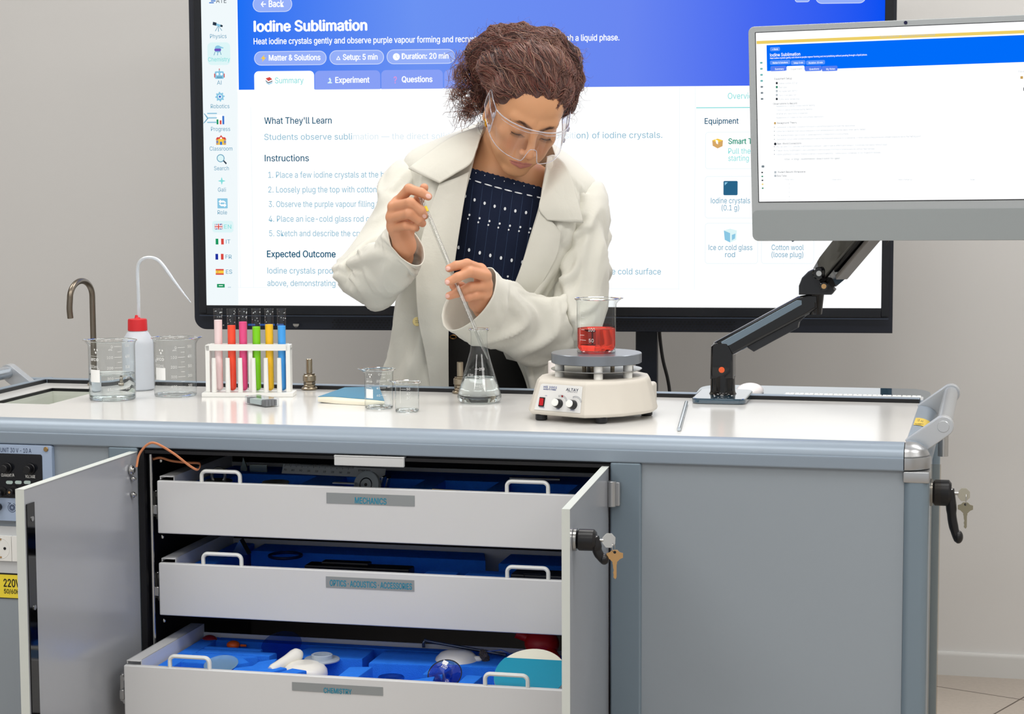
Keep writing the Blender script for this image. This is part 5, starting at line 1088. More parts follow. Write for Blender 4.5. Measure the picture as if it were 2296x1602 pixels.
    for s, u0, u1, v, mi in (('EN', 503, 519, 513, 8), ('IT', 507, 517, 546.5, 9), ('FR', 506, 520, 580.5, 9), ('ES', 507, 521, 614, 9)): tx(s, u0, v, u1, 9.2, mi, .01)
    # telescope
    poly([(478, 50), (500, 57), (499, 61), (477, 56)], 19, 3); poly([(478, 49), (486, 51), (485, 58), (477, 56)], 13, 4); poly([(495, 55), (500, 57), (499, 61), (494, 60)], 13, 4)
    for a in ((489, 59, 483, 70), (490, 59, 490, 71), (491, 59, 498, 69)): poly([(a[0]-.6, a[1]), (a[0]+.6, a[1]), (a[2]+.8, a[3]), (a[2]-.8, a[3])], 9, 3)
    # alembic
    rr(482, 102, 496, 118, 7, 19, 3); rr(481, 109, 496, 115, 3, 20, 4); poly([(494, 104), (502, 107), (500, 109), (493, 107)], 19, 3)
    for a in ((483, 115, 480, 124), (489, 116, 488, 124), (494, 115, 496, 123)): poly([(a[0]-.6, a[1]), (a[0]+.6, a[1]), (a[2]+.8, a[3]), (a[2]-.8, a[3])], 9, 3)
    # robot head
    rr(482, 160, 502, 177, 3, 19, 3); rr(480.5, 165, 483, 174, 1, 14, 3); rr(501.5, 165, 504, 174, 1, 14, 3); rr(485.5, 163.5, 490.5, 169, 2.4, 0, 4); rr(494.5, 163.5, 499.5, 169, 2.4, 0, 4); rr(486, 171.5, 499, 175.5, 1, 9, 4); rr(491.3, 155, 493, 161, .5, 9, 3); rr(491, 154, 493.4, 156.4, 1.1, 14, 4)
    # gear
    c = dl_(493.5, 217); g = []
    for i in range(32): a = 2*PI*i/32; r = (.0118 if (i//2) % 2 == 0 else .0088); g.append((c[0]+r*math.cos(a), c[1]+r*math.sin(a)))
    lp(g, 19, 3); lp(circ(c[0], c[1], .0046), 0, 4); lp(circ(c[0], c[1], .003), 16, 5)
    # menu icon and bars
    for a in ((457, 255, 466, 265), (466, 265, 457, 276)): poly([(a[0], a[1]-1), (a[0]+2.5, a[1]), (a[2]+2, a[3]), (a[2]-1, a[3]+1)], 9, 6)
    for v in (254.5, 264.5, 274.5): rr(465, v-1.2, 487, v+1.2, 1, 9, 6); rr(465, v-1.0, 487, v+.6, .8, 19, 7)
    for u, v, c_ in ((488, 268, 15), (495, 270, 14), (501, 260, 16)): rr(u-2, v, u+2, 279, .3, c_, 3)
    ring(484, 257, 505, 281, 1, 11, 1, 0)
    # school
    rr(485, 313, 507, 325, .5, 18, 3); poly([(489, 312), (496, 303), (503, 312)], 14, 4); rr(490, 311, 502, 325, .4, 17, 4); poly([(484, 313), (487, 308), (492, 308), (491, 313)], 14, 4); poly([(508, 313), (505, 308), (500, 308), (501, 313)], 14, 4); rr(493.5, 318, 498.5, 325, .3, 16, 5); lp(circ(*dl_(496, 310), .0024), 0, 5)
    for u in (486.5, 489, 503.5, 506): rr(u-.8, 316, u+.8, 321, .2, 16, 5)
    # magnifier
    c = dl_(495, 355); lp(circ(c[0], c[1], .0098), 9, 3); lp(circ(c[0], c[1], .0078), 10, 4); poly([(500, 361), (502, 359), (509, 366), (507, 369)], 13, 3)
    # star
    c = dl_(497.5, 406); s_ = []
    for i in range(24):
        a = PI/2+2*PI*i/24; k = abs(((i/6.) % 1)-.5)*2; s_.append((c[0]+(.003+.0065*k**2.2)*math.cos(a), c[1]+(.003+.0065*k**2.2)*math.sin(a)))
    lp(s_, 8, 3)
    # swap icon
    rr(488, 445, 510.5, 467.5, 1.5, 19, 3)
    for s in (1, -1):
        q = lambda du, dv: (499.3+s*du, 456.3+s*dv)
        poly([q(-9, -4), q(-4, -9), q(-4, -6.2), q(3, -6.2), q(7, -3), q(7.5, .5), q(3.5, -2), q(-4, -2), q(-4, .8)][::s], 0, 5)
    # flags
    def flag(u, v, bars, horiz=False):
        for i, b in enumerate(bars):
            n = len(bars); w = 18./n; h = 13./n
            if horiz: rr(u-9, v-6.5+i*h, u+9, v-6.5+(i+1)*h, .2, b, 3)
            else: rr(u-9+i*w, v-6.5, u-9+(i+1)*w, v+6.5, .2, b, 3)
    flag(493, 542, (15, 0, 14)); flag(492.5, 576, (21, 0, 14)); flag(493, 610, (14, 17, 17, 14), True); rr(487, 608, 490, 612, .5, 18, 5)
    flag(490.5, 508.5, (21,)); 
    for a in (((481.5, 503.5), (499.5, 513.5)), ((481.5, 513.5), (499.5, 503.5))): 
        (ua, va), (ub, vb) = a; poly([(ua, va-1.3), (ub, vb-1.3), (ub, vb+1.3), (ua, va+1.3)], 0, 4); poly([(ua, va-.5), (ub, vb-.5), (ub, vb+.5), (ua, va+.5)], 14, 5)
    rr(481.5, 506.3, 499.5, 510.7, .1, 0, 6); rr(488.3, 502, 492.7, 515, .1, 0, 6); rr(481.5, 507.4, 499.5, 509.6, .1, 14, 7); rr(489.4, 502, 491.6, 515, .1, 14, 7)
    rr(487, 637, 504, 645, .4, 15, 3); rr(491, 640, 500, 641.5, .3, 0, 4); tx('AR', 511, 645.5, 518, 2.2, 9)
    # faint rules
    for u in (535.5, 565): a = dl_(u, 400)[0]; lp([(a-.0006, fb), (a+.0006, fb), (a+.0006, dl_(u, 206 if u < 540 else 240)[1]), (a-.0006, dl_(u, 206 if u < 540 else 240)[1])], 11, 2)
    for u in (1523, 1558): a = dl_(u, 400)[0]; lp([(a-.0006, dl_(u, 650)[1]), (a+.0006, dl_(u, 650)[1]), (a+.0006, hb), (a-.0006, hb)], 11, 2)
    a = dl_(470, 645)[0]; lp([(x0, fb-.0006), (dl_(1523, 640)[0], fb-.0006), (dl_(1523, 640)[0], fb+.0006), (x0, fb+.0006)], 11, 2)
    # header
    ring(567, -8, 655, 27, 17, 3, 2, 2); tx('← Back', 585, 16, 637, 14.5, 0, .065)
    ring(1828, -22, 1942, 8, 15, 3, 2, 2); ring(1782, -22, 1816, 5, 6, 3, 2, 2)
    tx('Iodine Sublimation', 569, 71, 824, 23.5, 0, .085)
    tx('Heat iodine crystals gently and observe purple vapour forming and recrystallising without passing through a liquid phase.', 569, 99.5, 1389, 13.5, 0, .04)
    for u0, v0, u1, v1 in ((570, 114.5, 732, 146.5), (739, 112.5, 861, 145), (867, 110.5, 1020, 143.5)): ring(u0, v0, u1, v1, 16, 3, 2, 2)
    tx('Matter & Solutions', 603, 136, 719, 12.5, 0, .065); tx('Setup: 5 min', 769, 134.5, 847, 12.5, 0, .065); tx('Duration: 20 min', 901, 132.5, 1006, 12.5, 0, .065)
    poly([(593, 123), (585, 132), (590, 132), (588, 139), (597, 129), (592, 129)], 17, 5); 
    poly([(754, 134.5), (759, 125), (764, 134.5)], 0, 5); poly([(756.5, 133), (759, 128), (761.5, 133)], 2, 6)
    c = dl_(889, 127.5); lp(circ(c[0], c[1], .0085), 0, 5); poly([(888.3, 122), (889.6, 122), (889.6, 128), (893, 129.5), (892.5, 130.5), (888.3, 128.5)], 3, 6)
    def tabs(u0, v0, u1, mi, k):
        a, b = dl_(u0, v0), dl_(u1, v0); out = [(a[0], hb-.001), (b[0], hb-.001)]+[(b[0]-.011+.011*math.cos(t), a[1]-.011+.011*math.sin(t)) for t in np.linspace(0, PI/2, 6)]+[(a[0]+.011-.011*math.sin(t), a[1]-.011+.011*math.cos(t)) for t in np.linspace(0, PI/2, 6)]
        lp(out, mi, k)
    tabs(570, 160, 704.5, 0, 3); tabs(706, 159, 852.5, 4, 2); tabs(855, 157.5, 993, 4, 2); tabs(996, 156.5, 1130, 4, 2)
    tx('Summary', 617, 187, 681, 12.8, 8, .006); tx('Experiment', 752, 186, 829, 12.8, 0, .065); tx('Questions', 901, 184.5, 970, 12.8, 0, .065); tx('My Notes', 1040, 183, 1105, 12.8, 0, .065)
    poly([(596, 176), (605, 173), (611, 178), (602, 182)], 14, 5); poly([(596, 180), (602, 185), (611, 181), (611, 183), (602, 187), (596, 182)], 13, 5); poly([(597, 184), (603, 188), (611, 184), (611, 186.5), (603, 190), (597, 186)], 19, 5)
    poly([(735, 187), (745, 187), (745, 185), (742, 184), (743, 179), (740, 174), (737, 177), (740, 181), (738, 184), (735, 185)], 10, 5)
    tx('?', 883, 187, 890, 15, 22, .03)
    # body text
    tx("What They'll Learn", 593, 278, 744, 14.5, 5, .022)
    s = 'Students observe sublimation — the direct solid-to-gas transition (and deposition) of iodine crystals.'
    a, b = dl_(593, 314), dl_(1485, 309); V, Fc = text(s, 13.5/931., b[0]-a[0], 0); 
    cut = np.array([np.mean([V[i, 0] for i in f]) for f in Fc]); lo, hi = (dl_(790, 314)[0]-a[0]), (dl_(1290, 309)[0]-a[0])
    m.add((V, Fc), [23 if lo < q < hi else 6 for q in cut], K(4)@T(a[0], a[1], 0))
    tx('Instructions', 594, 362, 693, 14.5, 5, .022)
    for s, u0, u1, v in (('1. Place a few iodine crystals at the bottom of a test tube.', 602, 1004, 399), ('2. Loosely plug the top with cotton wool.', 602, 887, 432), ('3. Observe the purple vapour filling the tube.', 603, 903, 464.5), ('4. Place an ice-cold glass rod over the opening.', 603, 945, 497.5), ('5. Sketch and describe the crystals formed.', 604, 902, 530)): tx(s, u0, v, u1, 13.5, 6)
    tx('Expected Outcome', 599, 577, 753, 15, 5, .04)
    tx('Iodine crystals produce purple vapour when heated; the vapour recrystallises directly as a solid on the cold surface', 600, 613.5, 1482, 13.5, 6, .004); tx('above, demonstrating deposition.', 600, 641.5, 835, 13.5, 6, .004)
    # right-hand panel
    tx('Overview', 1632, 222, 1700, 13, 8); a = dl_(1561, 242); lp([(a[0], a[1]-.001), (dl_(1790, 242)[0], a[1]-.001), (dl_(1790, 242)[0], a[1]+.001), (a[0], a[1]+.001)], 8, 3)
    tx('Equipment', 1580, 278, 1656, 12.5, 5, .025)
    for q in ((1580, 295, 1960, 379), (1580, 395, 1700, 490), (1706, 395, 1826, 490), (1580, 500, 1700, 592), (1706, 500, 1826, 592)): ring(*q, 7, 11, 2, 0)
    poly([(1597, 315), (1609, 311), (1621, 315), (1609, 320)], 17, 5); poly([(1597, 315), (1609, 320), (1609, 333), (1598, 327)], 18, 5); poly([(1609, 320), (1621, 315), (1620, 328), (1609, 333)], 18, 5); poly([(1604, 313), (1610, 315.5), (1610, 324), (1606, 322)], 0, 6)
    tx('Smart Tools', 1633, 323, 1716, 12, 24, .045); tx('Pull these items before', 1633, 345, 1790, 12, 8); tx('starting', 1633, 361, 1679, 12, 8)
    rr(1622, 406, 1654, 438, 2.5, 25, 4); poly([(1625, 409), (1632, 409), (1625, 416)], 19, 5)
    tx('Iodine crystals', 1594, 456, 1682, 12, 9); tx('(0.1 g)', 1618, 472, 1657, 12, 9)
    poly([(1623, 517), (1637, 513), (1652, 517), (1637, 523)], 10, 5); poly([(1623, 517), (1637, 523), (1637, 544), (1625, 538)], 19, 4); poly([(1637, 523), (1652, 517), (1651, 538), (1637, 544)], 10, 4); poly([(1641, 527), (1649, 524), (1648, 535), (1641, 539)], 19, 5)
    tx('Ice or cold glass', 1589, 561, 1687, 12, 9); tx('rod', 1626, 577, 1648, 12, 9); tx('Cotton wool', 1730, 561, 1802, 12, 9); tx('(loose plug)', 1730, 577, 1801, 12, 9)
    poly([(1772, 538), (1778, 535), (1782, 540), (1777, 543)], 13, 5)
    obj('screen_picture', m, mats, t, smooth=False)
    # stand behind
    a = dl_(1420, 800)[0]; b = dl_(1470, 800)[0]
    m = MB(); m.add(bx(a, b, .09, .14, .10, 1.75, .004)); obj('stand_column', m, M_bz2, t)
    m = MB(); m.add(bx(-.255, -.205, .09, .14, .10, 1.75, .004)); obj('stand_column', m, M_bz2, t)
    m = MB(); m.add(bx(-.32, b+.05, .085, .145, .15, .20, .004)); m.add(bx(-.24, b, .069, .10, 1.35, 1.5, .004)); obj('cross_bar', m, M_bz2, t)
    for x in (-.23, (a+b)/2): m = MB(); m.add(bx(x-.03, x+.03, -.25, .42, .06, .10, .008)); obj('stand_foot', m, M_black, t)
    for x in (-.23, (a+b)/2):
        for y in (-.22, .39): m = MB(); m.add(cyl(.03, -.012, .012, 20, .003), 0, T(x, y, .03)@RY(PI/2)); obj('caster_wheel', m, M_black, t)
    m = MB(); pts = [(1478, 735, .075), (1481, 770, .085), (1487, 810, .09), (1497, 850, .095), (1502, 890, .10), (1500, 960, .11), (1496, 1100, .12)]
    P = []
    for u, v, d in pts: p = onplane(u, v, DP+DNV*d, DNV); P.append(((p-DP)@DXV, d, p[2]))
    P.append((P[-1][0]+.03, .2, .012)); m.add(tube(catmull(P, 50), .0042, 10)); obj('power_cable', m, M_black, t)
bigscreen()
# ================================================================== the woman
def smin(a, b, k):
    h = np.clip(.5+.5*(b-a)/k, 0, 1); return b*(1-h)+a*h-k*h*(1-h)
def smax(a, b, k): return -smin(-a, -b, k)
def s_cone(P, a, b, r1, r2):
    a = np.asarray(a, float); b = np.asarray(b, float); d = b-a; t = np.clip(((P-a)@d)/(d@d+1e-12), 0, 1)
    return np.linalg.norm(P-a-t[:, None]*d, axis=1)-(r1+(r2-r1)*t)
def s_ell(P, c, r, R=None):
    Q = P-np.asarray(c, float)
    if R is not None: Q = Q@R
    r = np.asarray(r, float); k0 = np.linalg.norm(Q/r, axis=1); k1 = np.linalg.norm(Q/(r*r), axis=1)+1e-9
    return k0*(k0-1)/k1
def surfnets(fn, lo, hi, h, smooth=2):
    lo = np.asarray(lo, float); hi = np.asarray(hi, float); q = 4; n = (np.ceil((hi-lo)/(h*q)).astype(int))*q+1
    cn = (n-1)//q
    ax = [lo[i]+(np.arange(cn[i])+.5)*h*q for i in range(3)]
    C = np.stack(np.meshgrid(*ax, indexing='ij'), -1).reshape(-1, 3)
    dc = fn(C).reshape(cn)
    near = np.abs(dc) < h*q*1.6+.004
    D = np.repeat(np.repeat(np.repeat(dc, q, 0), q, 1), q, 2); D = np.pad(D, ((0, 1),)*3, mode='edge')
    Mk = np.repeat(np.repeat(np.repeat(near, q, 0), q, 1), q, 2); Mk = np.pad(Mk, ((0, 1),)*3, mode='edge')
    idx = np.argwhere(Mk); P = lo+idx*h
    vals = np.concatenate([fn(P[i:i+400000]) for i in range(0, len(P), 400000)])
    D[Mk] = vals
    s = D < 0
    # active cells
    c = [D[i:n[0]-1+i, j:n[1]-1+j, k:n[2]-1+k] for i in (0, 1) for j in (0, 1) for k in (0, 1)]
    cs = sum((x < 0).astype(np.int8) for x in c); act = (cs > 0) & (cs < 8)
    vid = -np.ones(act.shape, int); A = np.argwhere(act); vid[act] = np.arange(len(A))
    cv = np.stack([x[act] for x in c], 1); off = np.array([(i, j, k) for i in (0, 1) for j in (0, 1) for k in (0, 1)], float)
    acc = np.zeros((len(A), 3)); cnt = np.zeros(len(A))
    for a in range(8):
        for b in range(a+1, 8):
            if np.abs(off[a]-off[b]).sum() == 1:
                m = (cv[:, a] < 0) != (cv[:, b] < 0); t = cv[m, a]/(cv[m, a]-cv[m, b]+1e-12); acc[m] += off[a]+(off[b]-off[a])*t[:, None]; cnt[m] += 1
    V = lo+(A+acc/cnt[:, None])*h
    F = []
    for d in range(3):
        e1, e2 = [(1, 2), (2, 0), (0, 1)][d]
        sl = [slice(None)]*3; sl2 = [slice(None)]*3; sl[d] = slice(0, n[d]-1); sl2[d] = slice(1, n[d])
        ch = s[tuple(sl)] != s[tuple(sl2)]; E = np.argwhere(ch)
        ok = (E[:, e1] > 0) & (E[:, e2] > 0) & (E[:, e1] < n[e1]-1) & (E[:, e2] < n[e2]-1); E = E[ok]
        def g(i, j): Q = E.copy(); Q[:, e1] -= i; Q[:, e2] -= j; return vid[Q[:, 0], Q[:, 1], Q[:, 2]]
        f = np.stack([g(1, 1), g(0, 1), g(0, 0), g(1, 0)], 1); inside = s[E[:, 0], E[:, 1], E[:, 2]]
        f[~inside] = f[~inside][:, ::-1]; F.append(f)
    F = np.concatenate(F); F = F[(F >= 0).all(1)]
    for _ in range(smooth):
        S_ = np.zeros_like(V); N_ = np.zeros(len(V))
        for i in range(4):
            a, b = F[:, i], F[:, (i+1) % 4]; np.add.at(S_, a, V[b]); np.add.at(N_, a, 1); np.add.at(S_, b, V[a]); np.add.at(N_, b, 1)
        V = V*.5+.5*S_/np.maximum(N_, 1)[:, None]
    return V, F
def P3(u, v, y): return aty(u, v, y)
def px3(L): return np.array([aty(*p) for p in L])
# ---- head pose
HR = (RY(.1822918)@RZ(.32493392)@RX(.5891387))[:3, :3]; HT = np.array([.02543168, 4.36, 1.46185076])
def h2w(p): return np.asarray(p, float)@HR.T+HT
def w2h(p): return (np.asarray(p, float)-HT)@HR
neck_b = w2h(P3(1124, 405, 4.475)); neck_m = w2h(P3(1122, 350, 4.45))
chestL, chestR, sternum = w2h(P3(1030, 392, 4.49)), w2h(P3(1218, 436, 4.49)), w2h(P3(1135, 445, 4.462))
clavL0, clavL1 = w2h(P3(1112, 402, 4.405)), w2h(P3(1010, 372, 4.455)); clavR0, clavR1 = w2h(P3(1150, 412, 4.405)), w2h(P3(1228, 422, 4.455))
scmL0, scmL1 = np.array([-.058, .02, -.02]), w2h(P3(1120, 398, 4.405)); scmR0, scmR1 = np.array([.058, .02, -.02]), w2h(P3(1143, 404, 4.408))
def head_sdf(P):
    X = np.abs(P[:, 0]); Q = P.copy(); Q[:, 0] = X          # mirrored copy for paired features
    d = s_ell(P, (0, .018, .050), (.0725, .092, .085))
    d = smin(d, s_ell(P, (0, -.026, .045), (.060, .060, .060)), .03)
    d = smin(d, s_ell(P, (0, -.034, -.012), (.0585, .053, .064)), .03)
    d = smin(d, s_ell(P, (0, -.037, -.058), (.044, .043, .040)), .025)
    d = smin(d, s_cone(Q, (.050, -.004, -.040), (.012, -.066, -.086), .0165, .0150), .025)
    d = smin(d, s_ell(P, (0, -.074, -.085), (.019, .0155, .0150)), .018)
    d = smin(d, s_ell(Q, (.041, -.058, -.008), (.021, .021, .017)), .02)
    d = smin(d, s_ell(Q, (.031, -.062, -.040), (.021, .021, .026)), .02)
    d = smin(d, s_cone(Q, (.010, -.084, .036), (.042, -.070, .037), .009, .008), .014)
    # eye sockets and closed lids
    d = smax(d, -s_ell(Q, (.0315, -.100, .014), (.019, .0165, .0115)), .012)
    d = smin(d, s_ell(Q, (.0310, -.0745, .0135), (.0150, .0135, .0125)), .005)
    d = smax(d, -s_cone(Q, (.020, -.0888, .0075), (.042, -.0845, .0075), .0010, .0010), .002)
    # nose
    d = smin(d, s_cone(P, (0, -.089, .026), (0, -.1125, -.016), .0070, .0088), .012)
    d = smin(d, s_ell(P, (0, -.1145, -.0205), (.0098, .0105, .0092)), .008)
    d = smin(d, s_ell(Q, (.0120, -.1015, -.0245), (.0072, .0095, .0075)), .006)
    d = smin(d, s_ell(P, (0, -.104, -.028), (.005, .008, .0045)), .006)
    d = smax(d, -s_ell(Q, (.0062, -.1065, -.0325), (.0034, .0048, .0040)), .003)
    # mouth
    d = smin(d, s_ell(P, (0, -.078, -.057), (.028, .0165, .021)), .014)
    up = np.minimum(s_cone(Q, (0, -.0955, -.0545), (.0075, -.0950, -.0530), .0032, .0031), s_cone(Q, (.0075, -.0950, -.0530), (.0245, -.0855, -.0575), .0031, .0016))
    d = smin(d, up, .004)
    d = smin(d, s_cone(Q, (0, -.0950, -.0635), (.021, -.0865, -.0595), .0052, .0022), .0035)
    d = smax(d, -s_cone(Q, (0, -.1010, -.0580), (.025, -.0885, -.0588), .0010, .0008), .0018)
    # ears
    ea = (RZ(.35)@RX(-.15))[:3, :3]
    d = smin(d, s_ell(Q, (.0745, .010, .002), (.0062, .0175, .0300), ea), .006)
    d = smax(d, -s_ell(Q, (.0835, .006, .004), (.0075, .0100, .0185), ea), .004)
    d = smin(d, s_ell(Q, (.0760, .006, -.025), (.0050, .0085, .0090)), .005)
    # neck, throat and upper chest
    n = s_cone(P, (0, .030, -.035), neck_m, .053, .050); n = smin(n, s_cone(P, neck_m, neck_b, .050, .056), .02)
    n = smin(n, s_cone(P, scmL0, scmL1, .014, .010), .022); n = smin(n, s_cone(P, scmR0, scmR1, .014, .010), .022)
    n = smin(n, s_cone(P, chestL, chestR, .058, .048), .05); n = smin(n, s_ell(P, sternum, (.12, .075, .09)), .04)
    n = smin(n, s_cone(P, clavL0, clavL1, .010, .011), .018); n = smin(n, s_cone(P, clavR0, clavR1, .010, .011), .018)
    return smin(d, n, .016)
SK = np.array(lin((216, 160, 118))); LIP = np.array(lin((184, 112, 104))); BRW = np.array(lin((112, 76, 58))); BLUSH = np.array(lin((206, 134, 104))); NAIL = np.array(lin((240, 194, 182)))
def sstep(x, a, b): t = np.clip((x-a)/(b-a), 0, 1); return t*t*(3-2*t)
def seg_d(P, pts):
    return np.min([s_cone(P, pts[i], pts[i+1], 0, 0) for i in range(len(pts)-1)], axis=0)
HV, HF = surfnets(head_sdf, (-.135, -.145, -.215), (.150, .135, .15), .0019, 2)
def head_col(V):
    Q = V.copy(); Q[:, 0] = np.abs(Q[:, 0]); C = np.repeat(SK[None], len(V), 0)
    def mix(col, m): return C*(1-m[:, None])+col*m[:, None]
    m = np.exp(-((Q[:, 0]-.036)/.016)**2-((V[:, 2]+.022)/.018)**2)*(V[:, 1] < -.04)*.45; C = mix(BLUSH, m)
    m = np.exp(-(np.linalg.norm(V-np.array([0, -.115, -.022]), axis=1)/.013)**2)*.45; C = mix(BLUSH, m)
    lipd = np.minimum(seg_d(Q, [(0, -.0975, -.0555), (.0075, -.0965, -.0540), (.0240, -.0865, -.0580)])-.0034, seg_d(Q, [(0, -.0985, -.0635), (.019, -.0885, -.0600)])-.0050)
    m = 1-sstep(lipd, -.0016, .0008); m *= sstep(.026-Q[:, 0], -.001, .003); C = mix(LIP, m*.95)
    bd = seg_d(Q, [(.0125, -.095, .0305), (.030, -.088, .0375), (.047, -.074, .0330)]); wv = .0048-.0028*np.clip((Q[:, 0]-.02)/.03, 0, 1)
    m = (1-sstep(bd, wv*.5, wv*1.5)); C = mix(BRW, m*.92)
    m = np.exp(-((Q[:, 0]-.031)/.014)**2-((V[:, 2]-.0135)/.011)**2)*(V[:, 1] < -.06)*.30; C = mix(np.array(lin((150, 104, 84))), m)
    return C
HC = head_col(HV); HVw = h2w(HV)
# ---- hands and forearms
def hand_fn(fingers, palm, arm):
    def fn(P):
        d = None
        for pts, rs in palm:
            for i in range(len(pts)-1):
                q = s_cone(P, pts[i], pts[i+1], rs[i], rs[i+1]); d = q if d is None else smin(d, q, .012)
        for pts, rs in arm:
            for i in range(len(pts)-1): d = smin(d, s_cone(P, pts[i], pts[i+1], rs[i], rs[i+1]), .02)
        for pts, rs in fingers:
            f = None
            for i in range(len(pts)-1):
                q = s_cone(P, pts[i], pts[i+1], rs[i], rs[i+1]); f = q if f is None else smin(f, q, .0035)
            d = smin(d, f, .0038)
        return d
    return fn
def hand(fing, wrist, arm2, nails):
    fingers = []; palm = []
    for L, rs in fing: fingers.append((px3(L), rs))
    w = P3(*wrist)
    for (L, rs) in fing[:4]: palm.append((np.array([w, P3(*L[0])]), (.0135, .0118)))
    palm.append((np.array([w, P3(*fing[4][0][0])]), (.0135, .0145)))
    arm = [(np.array([w]+[P3(*p) for p, r in arm2]), [.0180]+[r for p, r in arm2])]
    allp = np.concatenate([f[0] for f in fingers]+[a[0] for a in arm]); lo, hi = allp.min(0)-.035, allp.max(0)+.035
    V, F = surfnets(hand_fn(fingers, palm, arm), lo, hi, .00125, 2)
    C = np.repeat(np.array(lin((212, 152, 116)))[None], len(V), 0)
    for f in fingers:
        for j in (1,):
            pass
        m = np.exp(-(np.linalg.norm(V-f[0][-1], axis=1)/.010)**2)*.35; C = C*(1-m[:, None])+np.array(lin((216, 138, 112)))*m[:, None]
        m = np.exp(-(np.linalg.norm(V-f[0][1], axis=1)/.008)**2)*.30; C = C*(1-m[:, None])+np.array(lin((196, 122, 92)))*m[:, None]
    for (u, v, fi, du, dv, ang, a, b) in nails:
        t = P3(u, v, fing[fi][0][-1][2]); 
        dx = (V[:, 0]-t[0]); dz = (V[:, 2]-t[2]); c, s = math.cos(ang), math.sin(ang); e1 = dx*c+dz*s; e2 = -dx*s+dz*c
        m = (1-sstep(np.sqrt((e1/a)**2+(e2/b)**2), .85, 1.05))*(V[:, 1] < t[1]-.001); C = C*(1-m[:, None])+NAIL*m[:, None]
        V[:, 1] -= .0004*m
    return V, F, C
fR = [([(893, 452, 4.066), (917, 424, 4.040), (944, 432, 4.029), (960, 441, 4.029)], (.0105, .0100, .0090, .0080)),
      ([(882, 464, 4.056), (920, 455, 4.020), (943, 472, 4.026), (952, 484, 4.036)], (.0108, .0102, .0092, .0078)),
      ([(878, 488, 4.060), (917, 479, 4.022), (938, 493, 4.033), (947, 501, 4.044)], (.0106, .0098, .0088, .0078)),
      ([(881, 510, 4.072), (911, 506, 4.037), (927, 509, 4.040), (933, 512, 4.050)], (.0098, .0088, .0080, .0070)),
      ([(908, 535, 4.108), (928, 484, 4.092), (940, 446, 4.072), (951, 421, 4.060)], (.0150, .0120, .0105, .0085))]
RV_, RF_, RC_ = hand(fR, (907, 552, 4.105), [((901, 578, 4.140), .0185), ((866, 610, 4.20), .022)], [(961, 440, 0, 0, 0, -.5, .0060, .0046), (952, 485, 1, 0, 0, -1.0, .0045, .0035)])
fL = [([(1077, 604, 4.028), (1047, 592, 4.000), (1023, 596, 3.995), (1007, 602, 3.996)], (.0108, .0098, .0088, .0078)),
      ([(1089, 619, 4.028), (1053, 610, 3.994), (1026, 622, 3.986), (1006, 632, 3.986)], (.0110, .0102, .0092, .0080)),
      ([(1091, 641, 4.036), (1056, 644, 4.014), (1026, 657, 4.013), (1007, 664, 4.014)], (.0106, .0098, .0088, .0078)),
      ([(1088, 660, 4.046), (1064, 663, 4.022), (1050, 667, 4.018), (1042, 669, 4.017)], (.0100, .0090, .0080, .0070)),
      ([(1078, 668, 4.066), (1050, 652, 4.055), (1032, 644, 4.036), (1017, 641, 4.020)], (.0150, .0118, .0105, .0085))]
LV_, LF_, LC_ = hand(fL, (1076, 676, 4.070), [((1086, 690, 4.115), .019), ((1130, 708, 4.20), .022)], [(1004, 602, 0, 0, 0, .3, .0056, .0044), (1002, 633, 1, 0, 0, .35, .0060, .0047), (1003, 664, 2, 0, 0, .2, .0052, .0042)])
# ---- hidden body inside the clothes (torso, arms, legs to the floor)
bz = lambda v: aty(1100, v, 4.47)[2]
bxc = lambda u: aty(u, 800, 4.47)[0]
cx = bxc(1118)
def body_fn(P):
    d = s_ell(P, (cx, 4.475, bz(500)), (.125, .082, .17)); d = smin(d, s_ell(P, (cx, 4.475, bz(660)), (.105, .078, .15)), .06)
    d = smin(d, s_ell(P, (cx-.01, 4.48, bz(820)), (.128, .088, .13)), .06)
    d = smin(d, s_cone(P, P3(1010, 405, 4.49), P3(1245, 436, 4.49), .040, .040), .05)
    for a in ([(945, 405, 4.48), (880, 500, 4.425), (818, 625, 4.32)], [(818, 625, 4.31), (845, 622, 4.24), (876, 598, 4.185)], [(1285, 430, 4.48), (1304, 560, 4.435), (1292, 715, 4.40)], [(1285, 735, 4.38), (1215, 735, 4.32), (1120, 706, 4.205)]):
        q = px3(a); d = smin(d, s_cone(P, q[0], q[1], .034, .030), .02); d = smin(d, s_cone(P, q[1], q[2], .030, .024), .02)
    for s in (-1, 1):
        d = smin(d, s_cone(P, (cx-.01+s*.075, 4.48, .86), (cx-.01+s*.085, 4.47, .48), .072, .050), .04); d = smin(d, s_cone(P, (cx-.01+s*.085, 4.47, .48), (cx-.01+s*.09, 4.50, .09), .050, .034), .03)
        d = smin(d, s_cone(P, (cx-.01+s*.09, 4.50, .05), (cx-.01+s*.10, 4.36, .03), .032, .026), .03)
    return d
BV, BF = surfnets(body_fn, (-.42, 4.0, 0.0), (.30, 4.62, 1.40), .010, 1)
allV = np.concatenate([HVw, RV_, LV_, BV]); offs = np.cumsum([0, len(HVw), len(RV_), len(LV_)])
allF = np.concatenate([f+o for f, o in zip((HF, RF_, LF_, BF), offs)]); allC = np.concatenate([HC, RC_, LC_, np.repeat(SK[None], len(BV), 0)])
M_skin = bpy.data.materials.new('skin'); M_skin.use_nodes = True; nt = M_skin.node_tree; p_ = nt.nodes['Principled BSDF']
at_ = nt.nodes.new('ShaderNodeAttribute'); at_.attribute_name = 'skin_tone'; nt.links.new(at_.outputs['Color'], p_.inputs['Base Color'])
